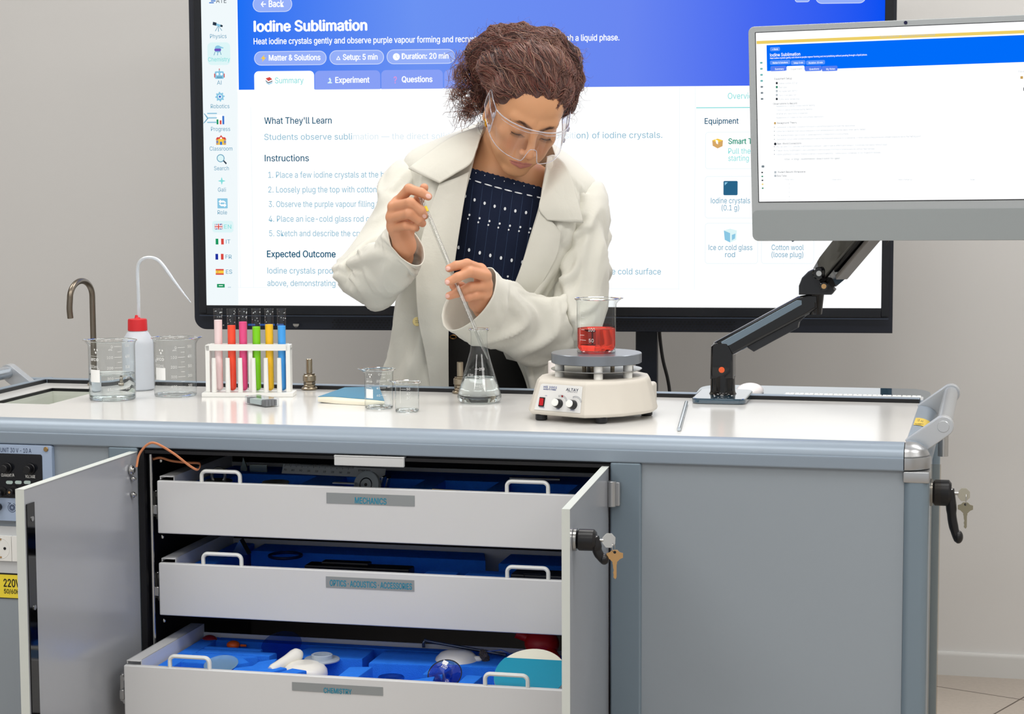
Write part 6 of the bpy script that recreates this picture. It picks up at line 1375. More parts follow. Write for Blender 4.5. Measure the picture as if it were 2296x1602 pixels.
p_.inputs['Roughness'].default_value = .46; p_.inputs['Specular IOR Level'].default_value = .4; p_.inputs['Subsurface Weight'].default_value = .12; p_.inputs['Subsurface Radius'].default_value = (.012, .005, .003); p_.inputs['Subsurface Scale'].default_value = .6
me = bpy.data.meshes.new('person'); me.from_pydata(allV.tolist(), [], allF.tolist()); me.materials.append(M_skin)
ca = me.color_attributes.new('skin_tone', 'FLOAT_COLOR', 'POINT'); ca.data.foreach_set('color', np.concatenate([allC, np.ones((len(allC), 1))], 1).ravel().astype(np.float32))
me.polygons.foreach_set('use_smooth', np.ones(len(me.polygons), bool)); me.update()
person = bpy.data.objects.new('person', me); COL.objects.link(person)
tag(person, 'woman in cream lab coat and clear goggles, bending over the bench with a pipette', 'person')
# ---- face details
def child(name, mb, m, ang=180, **k): return obj(name, mb, m, person, ang=ang, **k)
M_lash = mat('lash_dark', (36, 24, 22), .6)
for s in (-1, 1):
    m_ = MB(); c = np.array([s*.031, -.0745, .0135]); arc = []
    for t in np.linspace(-1.05, 1.05, 15):
        q = np.array([math.sin(t)*.0150, -math.cos(t)*.0137*.93, -.0050-.0014*math.cos(t)]); arc.append(c+q)
    m_.add(tube(h2w(arc), [.0003]+[.0007]*13+[.0003], 6))
    for k, q in enumerate(arc[1:-1]):
        t = -1.05+2.1*(k+1)/14; d = np.array([math.sin(t)*.8, -math.cos(t)*.55-.25, -.42]); d = nrm(d)
        for e in (0, 1): 
            b = q+np.array([e*.0012, 0, 0]); m_.add(tube(h2w([b, b+d*.0042+np.array([0, -.0004, -.0002]), b+d*.0080+np.array([0, -.0012, .0012])]), [.0003, .0002, .0001], 4))
    child('eyelashes', m_, M_lash)
    m_ = MB(); r2 = random.Random(11+s)
    for k in range(44):
        t = k/44.; base = catmull([(.0125, -.0945, .0300), (.030, -.0885, .0372), (.048, -.0735, .0325)], 40)[int(t*39)]
        b = base*np.array([s, 1, 1])+np.array([0, .0012, r2.uniform(-.0030, .0030)*(1-.5*t)]); d = nrm(np.array([s*(.5+.5*t), .12+.3*t, .55-.8*t]))
        m_.add(tube(h2w([b, b+d*.004+np.array([0, -.0006, 0]), b+d*.0075]), [.0003, .00024, .0001], 4))
    child('eyebrow', m_, mat('brow_brown', (72, 46, 36), .6))
# earring
m_ = MB(); ec = P3(1091.5, 273, 4.335); m_.add(tube([ec+np.array([.0045*math.sin(a)*.5, .007*math.sin(a), .0085*math.cos(a)]) for a in np.linspace(0, 2*PI, 33)[:-1]], [.0014+.0020*(.5-.5*math.cos(a)) for a in np.linspace(0, 2*PI, 33)[:-1]], 10, closed=True)); child('earring', m_, mat('gold', (226, 170, 60), .2, 1.0))
# ---- safety goggles
M_gog = thin_glass('goggle_clear', (254, 253, 254), .8, .8, .02, .05)
M_gedge = mat('goggle_edge', (228, 226, 236), .1, 0, .6, trans=.55, ior=1.3)
def gp(phi, t):                                            # phi -1..1 across, t 0 bottom .. 1 top
    a = phi*1.32; x = .0835*math.sin(a); y = -.026-.0965*math.cos(a)**.8*(1-.02*t)
    top = .0415-.006*abs(phi)**2; bot = -.0285+.012*abs(phi)**3
    n = math.exp(-(x/.0135)**4); bot = bot+n*.030
    z = bot+(top-bot)*t; y += (z-.01)*.18
    return (x, y, z)
G = np.array([[gp(p, t) for t in np.linspace(0, 1, 10)] for p in np.linspace(-1, 1, 61)])
gog = tag(empty('safety_goggles', (0, 0, 0)), None); gog.parent = person
m_ = MB(); m_.add(grid(h2w(G.reshape(-1, 3)).reshape(G.shape))); obj('visor', m_, M_gog, gog, ang=180)
m_ = MB()
m_.add(tube(h2w([gp(p, 1) for p in np.linspace(-1, 1, 61)]), .0014, 8)); m_.add(tube(h2w([gp(p, .90) for p in np.linspace(-.8, .8, 41)]), .0006, 6)); m_.add(tube(h2w([gp(p, 0) for p in np.linspace(-1, 1, 121)]), .0009, 8))
for s in (-1, 1): m_.add(tube(h2w([gp(s, t) for t in np.linspace(0, 1, 12)]), .0014, 8))
obj('visor_rim', m_, M_gedge, gog, ang=180)
for s in (-1, 1):
    e0, e1 = np.array(gp(s, 0)), np.array(gp(s, 1))
    b0, b1 = np.array([s*.088, .004, .006]), np.array([s*.088, .0, .050])
    m_ = MB(); Q = np.array([[e0*(1-t)+b0*t, (e0+e1)/2*(1-t)+(b0+b1)/2*t+np.array([s*.002, 0, 0]), e1*(1-t)+b1*t] for t in np.linspace(0, 1, 8)]); m_.add(grid(h2w(Q.reshape(-1, 3)).reshape(Q.shape))); obj('side_shield', m_, M_gog, gog, ang=180)
    m_ = MB()
    for a, b in ((e0, b0), (e1, b1), (b0, b1), ((e0+e1)/2, (b0*.3+b1*.7))): m_.add(tube(h2w([a, (a+b)/2+np.array([s*.002, 0, 0]), b]), .0011, 8))
    hp = e1*.75+e0*.25; m_.add(box(.006, .008, .010, .0015), 0, frame(h2w(hp+np.array([s*.002, 0, 0])), HR[:, 0], HR[:, 1], HR[:, 2])); m_.add(box(.005, .007, .009, .0015), 0, frame(h2w(e0*.8+e1*.2+np.array([s*.003, .004, 0])), HR[:, 0], HR[:, 1], HR[:, 2]))
    m_.add(tube(h2w([b1*.6+b0*.4, np.array([s*.082, .03, .032]), np.array([s*.080, .05, .020])]), .0016, 8)); obj('temple_arm', m_, M_gedge, gog, ang=180)
# ================================================================== clothes
def cloth_mat(name, rgb, rough=.8, bump=.12):
    m = bpy.data.materials.new(name); m.use_nodes = True; nt = m.node_tree; p = nt.nodes['Principled BSDF']; L = nt.links.new
    p.inputs['Base Color'].default_value = lin(rgb)+(1,); p.inputs['Roughness'].default_value = rough; p.inputs['Sheen Weight'].default_value = .15; p.inputs['Specular IOR Level'].default_value = .25
    tc = nt.nodes.new('ShaderNodeTexCoord'); n1 = nt.nodes.new('ShaderNodeTexNoise'); n1.inputs['Scale'].default_value = 900; L(tc.outputs['Object'], n1.inputs['Vector'])
    n2 = nt.nodes.new('ShaderNodeTexNoise'); n2.inputs['Scale'].default_value = 22; n2.inputs['Detail'].default_value = 3; n2.inputs['Distortion'].default_value = .6; L(tc.outputs['Object'], n2.inputs['Vector'])
    b1 = nt.nodes.new('ShaderNodeBump'); b1.inputs['Strength'].default_value = bump; b1.inputs['Distance'].default_value = .001; L(n1.outputs['Fac'], b1.inputs['Height'])
    b2 = nt.nodes.new('ShaderNodeBump'); b2.inputs['Strength'].default_value = .35; b2.inputs['Distance'].default_value = .006; L(n2.outputs['Fac'], b2.inputs['Height']); L(b1.outputs[0], b2.inputs['Normal']); L(b2.outputs[0], p.inputs['Normal'])
    _mats[name] = m; return m
M_coat = cloth_mat('coat_cotton', (218, 216, 205)); M_navy = cloth_mat('navy_weave', (14, 26, 52), .85, .3); M_trou = cloth_mat('trouser_black', (34, 33, 32), .85, .2); M_dot = mat('stitch_white', (232, 236, 240), .7)
def interp_rows(rows, nu, nv):
    R = np.array([catmull(r, nu) for r in rows]); return np.array([catmull(R[:, j], nv) for j in range(nu)]).transpose(1, 0, 2)
def uvy(G): return np.array([[P3(*p) for p in r] for r in G])
rsn = np.random.RandomState(5)
def ridged(x): return 1-2*np.abs(x-np.floor(x)-.5)          # triangle wave 0..1
def fold(s, th, seed, f1=3.0, skew=1.0, soft=1.5):
    r = np.random.RandomState(seed); o = r.rand(6)
    w = s*f1+skew*th/(2*PI)+.25*np.sin(3*th+6*o[0])+.18*np.sin(s*9+2*th+6*o[1])
    a = ridged(w+o[2])**soft; b = ridged(w*1.9+.35*np.sin(2*th+o[3]*6)+o[4])**2
    return a*.7+b*.3
def creases(X, Y, segs, A, w):
    # cloth creases: each segment (x0, y0, x1, y1, strength) raises a ridge with a valley beside it
    out = np.zeros(np.broadcast(X, Y).shape)
    for x0, y0, x1, y1, k in segs:
        dx, dy = x1-x0, y1-y0; L2 = dx*dx+dy*dy+1e-9; t = ((X-x0)*dx+(Y-y0)*dy)/L2; d = ((X-x0)*dy-(Y-y0)*dx)/math.sqrt(L2)+.006*np.sin(5*t+x0*40)
        tp = np.clip(np.sin(PI*np.clip(t, 0, 1)), 0, 1)**.6*((t > 0) & (t < 1)); ww = w*(.7+.6*np.clip(t, 0, 1))
        out += A*k*tp*(np.exp(-((d-.8*ww)/ww)**2)-.8*np.exp(-((d+.8*ww)/(ww*.8))**2))
    return out
def rand_creases(seed, n, xr, yr, ang, lr):
    r = np.random.RandomState(seed); out = []
    for i in range(n):
        x, y = r.uniform(*xr), r.uniform(*yr); a = ang+r.randn()*.35; l = r.uniform(*lr); out.append((x, y, x+l*math.cos(a), y+l*math.sin(a), r.uniform(.5, 1.2)*r.choice([-1, 1])))
    return out
def normals(G):
    du = np.gradient(G, axis=1); dv = np.gradient(G, axis=0); n = np.cross(du, dv); return n/(np.linalg.norm(n, axis=2)[:, :, None]+1e-9)
# ---- coat body
NK = [
 [(1083, 290, 4.425), (1076, 288, 4.445), (1066, 290, 4.50), (1092, 272, 4.57), (1215, 305, 4.57), (1243, 343, 4.50), (1238, 350, 4.445), (1227, 354, 4.42)],
 [(1068, 340, 4.392), (1010, 335, 4.405), (980, 314, 4.48), (1040, 308, 4.575), (1240, 338, 4.575), (1288, 362, 4.48), (1262, 378, 4.405), (1221, 385, 4.392)],
 [(1055, 390, 4.368), (970, 385, 4.380), (912, 349, 4.47), (1000, 350, 4.585), (1260, 378, 4.585), (1334, 408, 4.47), (1290, 418, 4.385), (1215, 425, 4.368)],
 [(1043, 440, 4.352), (960, 440, 4.368), (905, 415, 4.47), (980, 430, 4.595), (1270, 450, 4.595), (1340, 465, 4.48), (1290, 470, 4.370), (1207, 468, 4.350)],
 [(1028, 525, 4.340), (960, 525, 4.356), (905, 520, 4.47), (980, 530, 4.595), (1265, 540, 4.595), (1330, 540, 4.47), (1275, 540, 4.360), (1187, 535, 4.338)],
 [(1018, 605, 4.342), (955, 606, 4.356), (903, 610, 4.46), (980, 610, 4.59), (1250, 620, 4.59), (1305, 620, 4.46), (1240, 618, 4.360), (1165, 610, 4.340)],
 [(1008, 690, 4.346), (945, 690, 4.354), (891, 690, 4.45), (980, 690, 4.58), (1220, 700, 4.58), (1268, 700, 4.45), (1205, 692, 4.360), (1138, 680, 4.344)],
 [(1005, 780, 4.346), (938, 780, 4.350), (876, 780, 4.45), (970, 780, 4.58), (1210, 785, 4.58), (1248, 790, 4.45), (1200, 785, 4.352), (1147, 780, 4.346)],
 [(1004, 870, 4.346), (925, 870, 4.350), (860, 865, 4.45), (960, 870, 4.59), (1205, 875, 4.59), (1238, 880, 4.45), (1210, 878, 4.352), (1183, 872, 4.346)],
 [(1006, 1080, 4.345), (915, 1080, 4.350), (845, 1075, 4.46), (950, 1080, 4.61), (1230, 1080, 4.61), (1268, 1085, 4.46), (1245, 1082, 4.352), (1225, 1080, 4.345)]]
GC = interp_rows(NK, 90, 110); Gw = uvy(GC); nn = normals(Gw)
jj = np.linspace(0, 1, 90)[None]; ii = np.linspace(0, 1, 110)[:, None]
amp = .014*sstep(ii, .40, .9)*(ridged(jj*9+.5*np.sin(ii*4)+.2)**1.5-.4) + .007*(ridged(jj*5+ii*2.2+.3*np.sin(ii*7))**1.5-.4)*sstep(ii, .08, .3)
edge = np.minimum(sstep(jj, 0, .05), sstep(1-jj, 0, .05))
CS = [(.0, .27, .10, .42, 0)]
amp = amp+creases(jj*1.1, ii*.75, rand_creases(5, 10, (.02, .30), (.05, .55), 1.5, (.10, .22))+rand_creases(6, 12, (.72, 1.06), (.08, .45), 1.35, (.10, .25))+[(.98, .10, .92, .34, 1.3), (1.0, .12, .98, .36, 1.0), (.95, .12, .86, .33, -1.2), (.93, .36, .99, .30, 1.1)], .0055, .010)
Gw = Gw+nn*(amp*edge)[:, :, None]
coat = tag(empty('lab_coat', (0, 0, 0)), 'cream cotton'); coat.parent = person
def solid(o, t=.0022, off=0):
    md = o.modifiers.new('cloth', 'SOLIDIFY'); md.thickness = t; md.offset = off; return o
m_ = MB(); m_.add(grid(Gw)); solid(obj('coat_body', m_, M_coat, coat, ang=180))
def front_y(u, v):                                        # depth of the coat front at a pixel (nearest sampled surface point)
    d = (GC[:, :, 0]-u)**2+(GC[:, :, 1]-v)**2+np.where(GC[:, :, 2] > 4.47, 1e6, 0); k = np.unravel_index(np.argmin(d), d.shape); return float(GC[k][2])
def coons(A, B, C, D, n=22):
    # four edge polylines: A (left->right, near), B (right), C (left->right, far), D (left)
    A, B, C, D = [catmull(x, n) for x in (A, B, C, D)]; s = np.linspace(0, 1, n); G = np.zeros((n, n, 3))
    for i, v in enumerate(s):
        for j, u in enumerate(s):
            G[i, j] = (1-v)*A[j]+v*C[j]+(1-u)*D[i]+u*B[i]-((1-u)*(1-v)*A[0]+u*(1-v)*A[-1]+(1-u)*v*C[0]+u*v*C[-1])
    return G
def patch(name, A, B, C, D, bulge=0, parent=None, t=.003, M=M_coat, n=22):
    G = coons(A, B, C, D, n); s = np.sin(np.linspace(0, PI, n)); G[:, :, 2] -= bulge*s[:, None]*s[None]
    m = MB(); m.add(grid(uvy(G))); return solid(obj(name, m, M, parent or coat, ang=180), t)
# collar wings
patch('collar', [(1084, 282, 4.462), (1040, 296, 4.425), (1000, 315, 4.405), (955, 347, 4.388), (916, 378, 4.366)], [(916, 378, 4.366), (950, 395, 4.352), (985, 411, 4.338)], [(1070, 330, 4.376), (1056, 366, 4.345), (1020, 390, 4.336), (985, 411, 4.338)], [(1084, 282, 4.462), (1079, 305, 4.415), (1070, 330, 4.376)], .006)
patch('collar', [(1226, 352, 4.440), (1246, 350, 4.435), (1274, 380, 4.372), (1296, 452, 4.350), (1308, 500, 4.342)], [(1308, 500, 4.342), (1268, 498, 4.336), (1227, 494, 4.332)], [(1222, 395, 4.368), (1213, 440, 4.342), (1209, 470, 4.332), (1227, 494, 4.332)], [(1226, 352, 4.440), (1225, 372, 4.405), (1222, 395, 4.368)], .006)
patch('collar', [(1083, 284, 4.462), (1090, 262, 4.51), (1110, 256, 4.56)], [(1110, 256, 4.56), (1108, 275, 4.575), (1105, 290, 4.575)], [(1062, 300, 4.46), (1070, 284, 4.53), (1105, 290, 4.575)], [(1083, 284, 4.462), (1072, 292, 4.462), (1062, 300, 4.46)], 0)
# lapel on the right-hand front, facing strip on the left-hand front
patch('lapel', [(1209, 472, 4.334), (1240, 500, 4.337), (1258, 523, 4.342)], [(1258, 523, 4.342), (1250, 570, 4.344), (1222, 625, 4.346), (1196, 664, 4.348)], [(1140, 668, 4.336), (1165, 668, 4.340), (1196, 664, 4.348)], [(1209, 472, 4.334), (1187, 540, 4.329), (1163, 612, 4.330), (1140, 668, 4.336)], .004)
patch('front_facing', [(985, 412, 4.345), (1020, 400, 4.344), (1052, 385, 4.358)], [(1052, 385, 4.358), (1036, 480, 4.334), (1018, 600, 4.328), (1006, 720, 4.330), (1006, 890, 4.330)], [(968, 890, 4.332), (985, 892, 4.328), (1006, 890, 4.330)], [(985, 412, 4.345), (955, 500, 4.345), (934, 600, 4.336), (937, 710, 4.330), (955, 800, 4.330), (968, 890, 4.332)], .006, n=36)
# button
bp_ = P3(935, 722, 4.332); m_ = MB(); m_.add(cyl(.0098, 0, .003, 28, .001), 0, frame(bp_+np.array([0, .006, 0]), (1, 0, 0), (0, 0, 1), (0, -1, 0)))
for dx, dz in ((-.002, .002), (.002, -.002), (-.002, -.002), (.002, .002)): m_.add(cyl(.0009, .0028, .0034, 8), 1, frame(bp_+np.array([dx, .006, dz]), (1, 0, 0), (0, 0, 1), (0, -1, 0)))
obj('button', m_, [mat('button_horn', (226, 206, 140), .35), M_black], coat)
m_ = MB(); m_.add(tube([P3(966, 758, 4.326), P3(980, 754, 4.325), P3(992, 752, 4.326)], .0009, 6)); obj('buttonhole', m_, mat('buttonhole_thread', (170, 150, 110), .8), coat)
# ---- sleeves: rings of (centre, semi-axis a, semi-axis b) in photo pixels and metres of depth
def sleeve(name, rings, n=64, m=70, seed=1, A=.006, f1=3., skew=1., mask=None, ncr=16, cang=1.1, m_open=False):
    R = np.array([np.concatenate(r) for r in rings], float); R = catmull(R, m)
    th = np.linspace(0, 2*PI, n, endpoint=False); G = np.zeros((m, n, 3))
    for i in range(m):
        c, a, b = R[i, :3], R[i, 3:6], R[i, 6:9]; G[i] = c+np.cos(th)[:, None]*a+np.sin(th)[:, None]*b
    Wd = uvy(G); nx = np.roll(Wd, -1, 1)-np.roll(Wd, 1, 1); dv = np.gradient(Wd, axis=0); nr = np.cross(nx, dv); nr /= np.linalg.norm(nr, axis=2)[:, :, None]+1e-9
    ctr = Wd.mean(1, keepdims=True); sg = np.sign(((Wd-ctr)*nr).sum(2).mean()); nr *= sg
    s = np.linspace(0, 1, m)[:, None]; d = A*(fold(s, th[None], seed, f1, skew)-.45); d = d*(np.ones_like(s) if mask is None else mask(s))
    d = d*sstep(s, .0, .18)*(1-(0 if m_open else 1)*sstep(s, .82, .98))
    xx = s*.42; yy = th[None]*.062; cs = rand_creases(seed+50, ncr, (.06, .36), (0, .39), cang, (.05, .14)); d = d+(creases(xx, yy, cs, .0075, .0085)+creases(xx, yy-.39, cs, .0075, .0085))*(.55 if seed in (3, 8) else 1)*sstep(s, .04, .2)*(1-sstep(s, .80, .97))
    Wd = Wd+nr*d[:, :, None]; mb = MB(); mb.add(grid(Wd, False, True)); return solid(obj(name, mb, M_coat, coat, ang=180), .002), Wd
sm = lambda s: sstep(s, .05, .3)
Z = (0, 0)
sleeve('sleeve', [((952, 372, 4.475), (20, 8, 0), (0, 4, -.03)), ((930, 372, 4.468), (38, 10, 0), (2, 8, -.040)), ((910, 405, 4.462), (50, 11, 0), (0, 5, -.058)), ((893, 455, 4.44), (49, 13, 0), (0, 0, -.072)), ((870, 520, 4.40), (50, 19, 0), (0, 0, -.072)), ((836, 585, 4.345), (53, 30, 0), (0, 0, -.07)), ((808, 628, 4.31), (54, 30, 0), (0, 0, -.064)), ((797, 655, 4.30), (42, 24, 0), (0, 0, -.05)), ((792, 668, 4.30), (22, 14, 0), (0, 0, -.03))], seed=3, A=.018, f1=2.6, skew=-1.2, mask=lambda s: sstep(s, .1, .45))
sleeve('sleeve', [((800, 642, 4.315), (8, 12, 0), (0, 0, -.02)), ((797, 645, 4.305), (22, 34, 0), (0, 0, -.045)), ((810, 642, 4.28), (28, 50, 0), (0, 0, -.058)), ((843, 622, 4.23), (33, 58, 0), (0, 4, -.060)), ((876, 592, 4.175), (37, 50, 0), (-2, 14, -.055)), ((900, 562, 4.135), (41, 36, 0), (-3, 28, -.046)), ((911, 547, 4.115), (42, 30, 0), (-4, 38, -.038))], m_open=True, seed=8, A=.013, f1=2.2, skew=1.0, mask=lambda s: 1-.75*sstep(s, .6, .95))
sleeve('sleeve', [((1280, 398, 4.475), (20, 8, 0), (0, 4, -.03)), ((1300, 400, 4.468), (40, 6, 0), (0, 6, -.040)), ((1308, 430, 4.462), (48, -2, 0), (0, 4, -.058)), ((1312, 490, 4.44), (51, -4, 0), (0, 0, -.078)), ((1308, 560, 4.425), (56, 0, 0), (0, 0, -.08)), ((1300, 640, 4.41), (58, 6, 0), (0, 0, -.08)), ((1290, 705, 4.39), (60, 18, 0), (0, 0, -.075)), ((1284, 755, 4.38), (50, 24, 0), (0, 0, -.06)), ((1280, 785, 4.38), (24, 12, 0), (0, 0, -.03))], seed=21, A=.020, f1=2.2, skew=1.4, mask=lambda s: sstep(s, .1, .5))
sleeve('sleeve', [((1316, 738, 4.39), (-2, 16, 0), (0, 0, -.025)), ((1304, 740, 4.385), (-6, 42, 0), (0, 0, -.05)), ((1272, 744, 4.36), (-10, 64, 0), (0, 0, -.062)), ((1215, 738, 4.31), (-15, 76, 0), (4, 0, -.066)), ((1152, 722, 4.225), (-24, 72, 0), (14, 4, -.064)), ((1098, 700, 4.15), (-36, 72, 0), (26, 10, -.060)), ((1052, 671, 4.092), (-49, 69, 0), (38, 18, -.056))], m_open=True, seed=14, A=.021, f1=3.2, skew=.8, mask=lambda s: 1-.8*sstep(s, .65, .97))
# ---- navy top
def bl_top(u): return 377+(u-1056)*(44/161.)+1.2*math.sin(u*.55)
BU = np.linspace(985, 1262, 70); BVv = np.linspace(0, 1, 70)
def bl_y(u, v):
    k = (u-1122)/150.; return 4.470-.102*math.sqrt(max(0, 1-k*k))-.012*math.exp(-((v-505)/70.)**2)*(math.exp(-((u-1075)/45.)**2)+math.exp(-((u-1165)/45.)**2))+.004*sstep(v, 500, 800)
m_ = MB(); m_.add(grid(np.array([[P3(u, bl_top(u)*(1-t)+752*t, bl_y(u, bl_top(u)*(1-t)+752*t)) for u in BU] for t in BVv])))
qd = lambda x, y: (820+x/2.6707, 280+y/2.6707)
def ov(mb, u, v, a, b, ang=0, k=.0016):
    y = bl_y(u, v)-k; c, s = math.cos(ang), math.sin(ang); mb.add((np.array([P3(u+a*math.cos(t)*c-b*math.sin(t)*s, v+a*math.cos(t)*s+b*math.sin(t)*c, y+.0004*abs(math.cos(t))) for t in np.linspace(0, 2*PI, 14)[:-1]]), [list(range(13))]), 1)
rowsD = [([(596, 428), (652, 450), (712, 470), (772, 488), (834, 503), (896, 516), (960, 526)], 2.6, 3.8), ([(621, 540), (682, 560), (741, 577), (802, 592), (864, 605), (926, 613), (986, 622)], 2.2, 2.6), ([(613, 563), (674, 584), (734, 600), (794, 616), (856, 629), (918, 637), (978, 645)], 1.9, 2.2),
         ([(556, 735), (619, 750), (683, 767), (746, 783), (810, 798), (874, 812), (938, 823)], 2.7, 4.2), ([(728, 872), (787, 891), (851, 909)], 2.2, 2.5), ([(720, 897), (780, 916), (844, 934)], 1.9, 2.2), ([(660, 288), (713, 303), (770, 322), (830, 338), (889, 352), (948, 366), (1008, 377)], .9, 1.2)]
for L_, a, b in rowsD:
    for x, y in L_: u, v = qd(x, y); ov(m_, u, v, a, b, .1)
nodes = [(590, 312), (648, 333), (705, 352), (763, 369), (823, 385), (884, 401), (945, 415), (1005, 428), (1060, 440)]
for (xa, ya), (xb, yb) in zip(nodes[:-1], nodes[1:]):
    ua, va = qd(xa, ya); ub, vb = qd(xb, yb); ov(m_, (ua+ub)/2, (va+vb)/2, 9.2, 1.5, math.atan2(vb-va, ub-ua))
for k in range(7):
    x0_, y0_ = nodes[k+1]; ua, va = qd(x0_-4, y0_+14); ub, vb = qd(x0_-90, y0_+700)
    pts = [P3(ua+(ub-ua)*t, va+(vb-va)*t, bl_y(ua+(ub-ua)*t, va+(vb-va)*t)-.0004) for t in np.linspace(0, 1, 24)]; V, F = tube(pts, .00045, 4); m_.add((V, F), 2)
blouse = obj('blouse', m_, [M_navy, M_dot, mat('weave_line', (58, 78, 112), .8)], person, ang=180)
# ---- trousers, shoes
def ringw(cx_, cy_, z, a, b, n=40): return [(cx_+a*math.cos(t), cy_+b*math.sin(t), z) for t in np.linspace(0, 2*PI, n, endpoint=False)]
tro = tag(empty('trousers', (0, 0, 0)), 'black trousers'); tro.parent = person
zz = lambda v: aty(1100, v, 4.40)[2]; tx_ = aty(1103, 800, 4.40)[0]
m_ = MB(); m_.add(grid(np.array([ringw(tx_, 4.475, zz(742), .112, .092), ringw(tx_, 4.475, zz(770), .120, .098), ringw(tx_, 4.48, zz(830), .134, .106), ringw(tx_, 4.48, zz(900), .145, .112), ringw(tx_, 4.48, zz(960), .150, .112), ringw(tx_, 4.48, zz(1000), .12, .09)]), False, True)); obj('waist', m_, M_trou, tro, ang=180)
for s in (-1, 1):
    m_ = MB(); m_.add(grid(np.array([ringw(tx_+s*.075, 4.48, zz(900), .074, .108), ringw(tx_+s*.078, 4.48, .70, .082, .090), ringw(tx_+s*.085, 4.475, .48, .070, .072), ringw(tx_+s*.088, 4.49, .25, .066, .066), ringw(tx_+s*.09, 4.50, .075, .064, .068)]), False, True)); obj('trouser_leg', m_, M_trou, tro, ang=180)
    m_ = MB(); V, F = box(.092, .26, .075, .03, 4); V = V.copy(); V[:, 2] *= 1-.45*sstep(-V[:, 1], -.02, .13); V += np.array([tx_+s*.092, 4.45, .0]); V[:, 2] -= V[:, 2].min(); m_.add((V, F)); child('shoe', m_, M_black, loc=None)
m_ = MB(); wz = [(tx_+.1135*math.cos(t), 4.475+.0935*math.sin(t), zz(748)) for t in np.linspace(0, 2*PI, 60, endpoint=False)]
m_.add(tube(wz, .011, 8, closed=True, sy=.35)); obj('waistband', m_, M_trou, tro, ang=60)
m_ = MB(); r0 = P3(1016, 756, 4.345+.02); m_.add(tube([r0+np.array([.0065*math.cos(t), -.003*math.sin(t), .0042*math.sin(t)]) for t in np.linspace(0, 2*PI, 24, endpoint=False)], .0011, 8, closed=True)); obj('belt_ring', m_, mat('ring_gold', (200, 150, 90), .3, .9), tro)
# ================================================================== hair
HCc, HCr = np.array([0, .030, .064]), np.array([.0885, .103, .096])
hz0 = lambda P: P[:, 2]+.974*P[:, 1]*1.0-(.012-.020*np.clip(np.abs(P[:, 0])/.075, 0, 1.2)**2)
bumps = [(w2h(P3(u, v, y)), r) for u, v, y, r in ((1085, 120, 4.40, .034), (1120, 98, 4.38, .036), (1170, 92, 4.36, .034), (1228, 102, 4.35, .036), (1268, 135, 4.36, .034), (1278, 185, 4.37, .029), (1270, 235, 4.37, .022), (1092, 165, 4.42, .031), (1086, 205, 4.45, .024), (1090, 236, 4.45, .018), (1110, 150, 4.33, .034), (1170, 140, 4.29, .034), (1230, 150, 4.30, .03), (1200, 175, 4.275, .022), (1140, 195, 4.285, .024))]
def hair_fn(P):
    d = s_ell(P, HCc, HCr)
    for c, r in bumps: d = smin(d, np.linalg.norm(P-c, axis=1)-r, .018)
    d = d+.0030*np.sin(P[:, 0]*110+3*np.sin(P[:, 2]*50))*np.sin(P[:, 1]*90+2*np.sin(P[:, 0]*70))+.0010*np.sin(P[:, 0]*300+3*np.sin(P[:, 1]*60))
    face = -hz0(P)
    d = smax(d, face, .012)
    ear = .030-np.linalg.norm((P-np.array([-.080, .006, -.006]))*np.array([.7, 1, .85]), axis=1)
    return smax(d, ear, .006)
HRV, HRF = surfnets(hair_fn, (-.19, -.13, -.14), (.16, .22, .24), .0032, 2)
M_hair = bpy.data.materials.new('auburn_hair'); M_hair.use_nodes = True; nt = M_hair.node_tree; p_ = nt.nodes['Principled BSDF']
a_ = nt.nodes.new('ShaderNodeAttribute'); a_.attribute_name = 'strand_tone'; nt.links.new(a_.outputs['Color'], p_.inputs['Base Color']); p_.inputs['Roughness'].default_value = .42; p_.inputs['Specular IOR Level'].default_value = .45
HA, HB, HD, HE = [np.array(lin(c)) for c in ((56, 38, 40), (138, 98, 86), (170, 132, 110), (122, 68, 58))]
hairV = [h2w(HRV)]; hairF = [HRF]; hn = len(HRV); hairC = [np.repeat((HA*.72+HB*.28)[None], len(HRV), 0)]
hF_list = HRF.tolist()
tgt = w2h(P3(1075, 165, 4.45))                              # where the hair is gathered
rs = np.random.RandomState(4)
def grad(P, e=.002):
    g = np.stack([hair_fn(P+np.eye(3)[i]*e)-hair_fn(P-np.eye(3)[i]*e) for i in range(3)], 1); return g/(np.linalg.norm(g, axis=1)[:, None]+1e-9)
def add_strand(path, r0, col, nseg=4, tip=.3):
    global hn
    path = np.asarray(path); k = len(path); r = np.linspace(r0, r0*tip, k); V, F = tube(path, r, nseg, cap=False)
    hairV.append(V); hF_list.extend([[i+hn for i in f] for f in F]); hairC.append(np.repeat(np.asarray(col)[None], len(V), 0)); hn += len(V)
def strand_col():
    t = rs.rand(); c = HA*(1-t)+HB*t
    if rs.rand() < .30: c = HD*(.6+.4*rs.rand())+HB*.2
    if rs.rand() < .25: c = HE
    return c
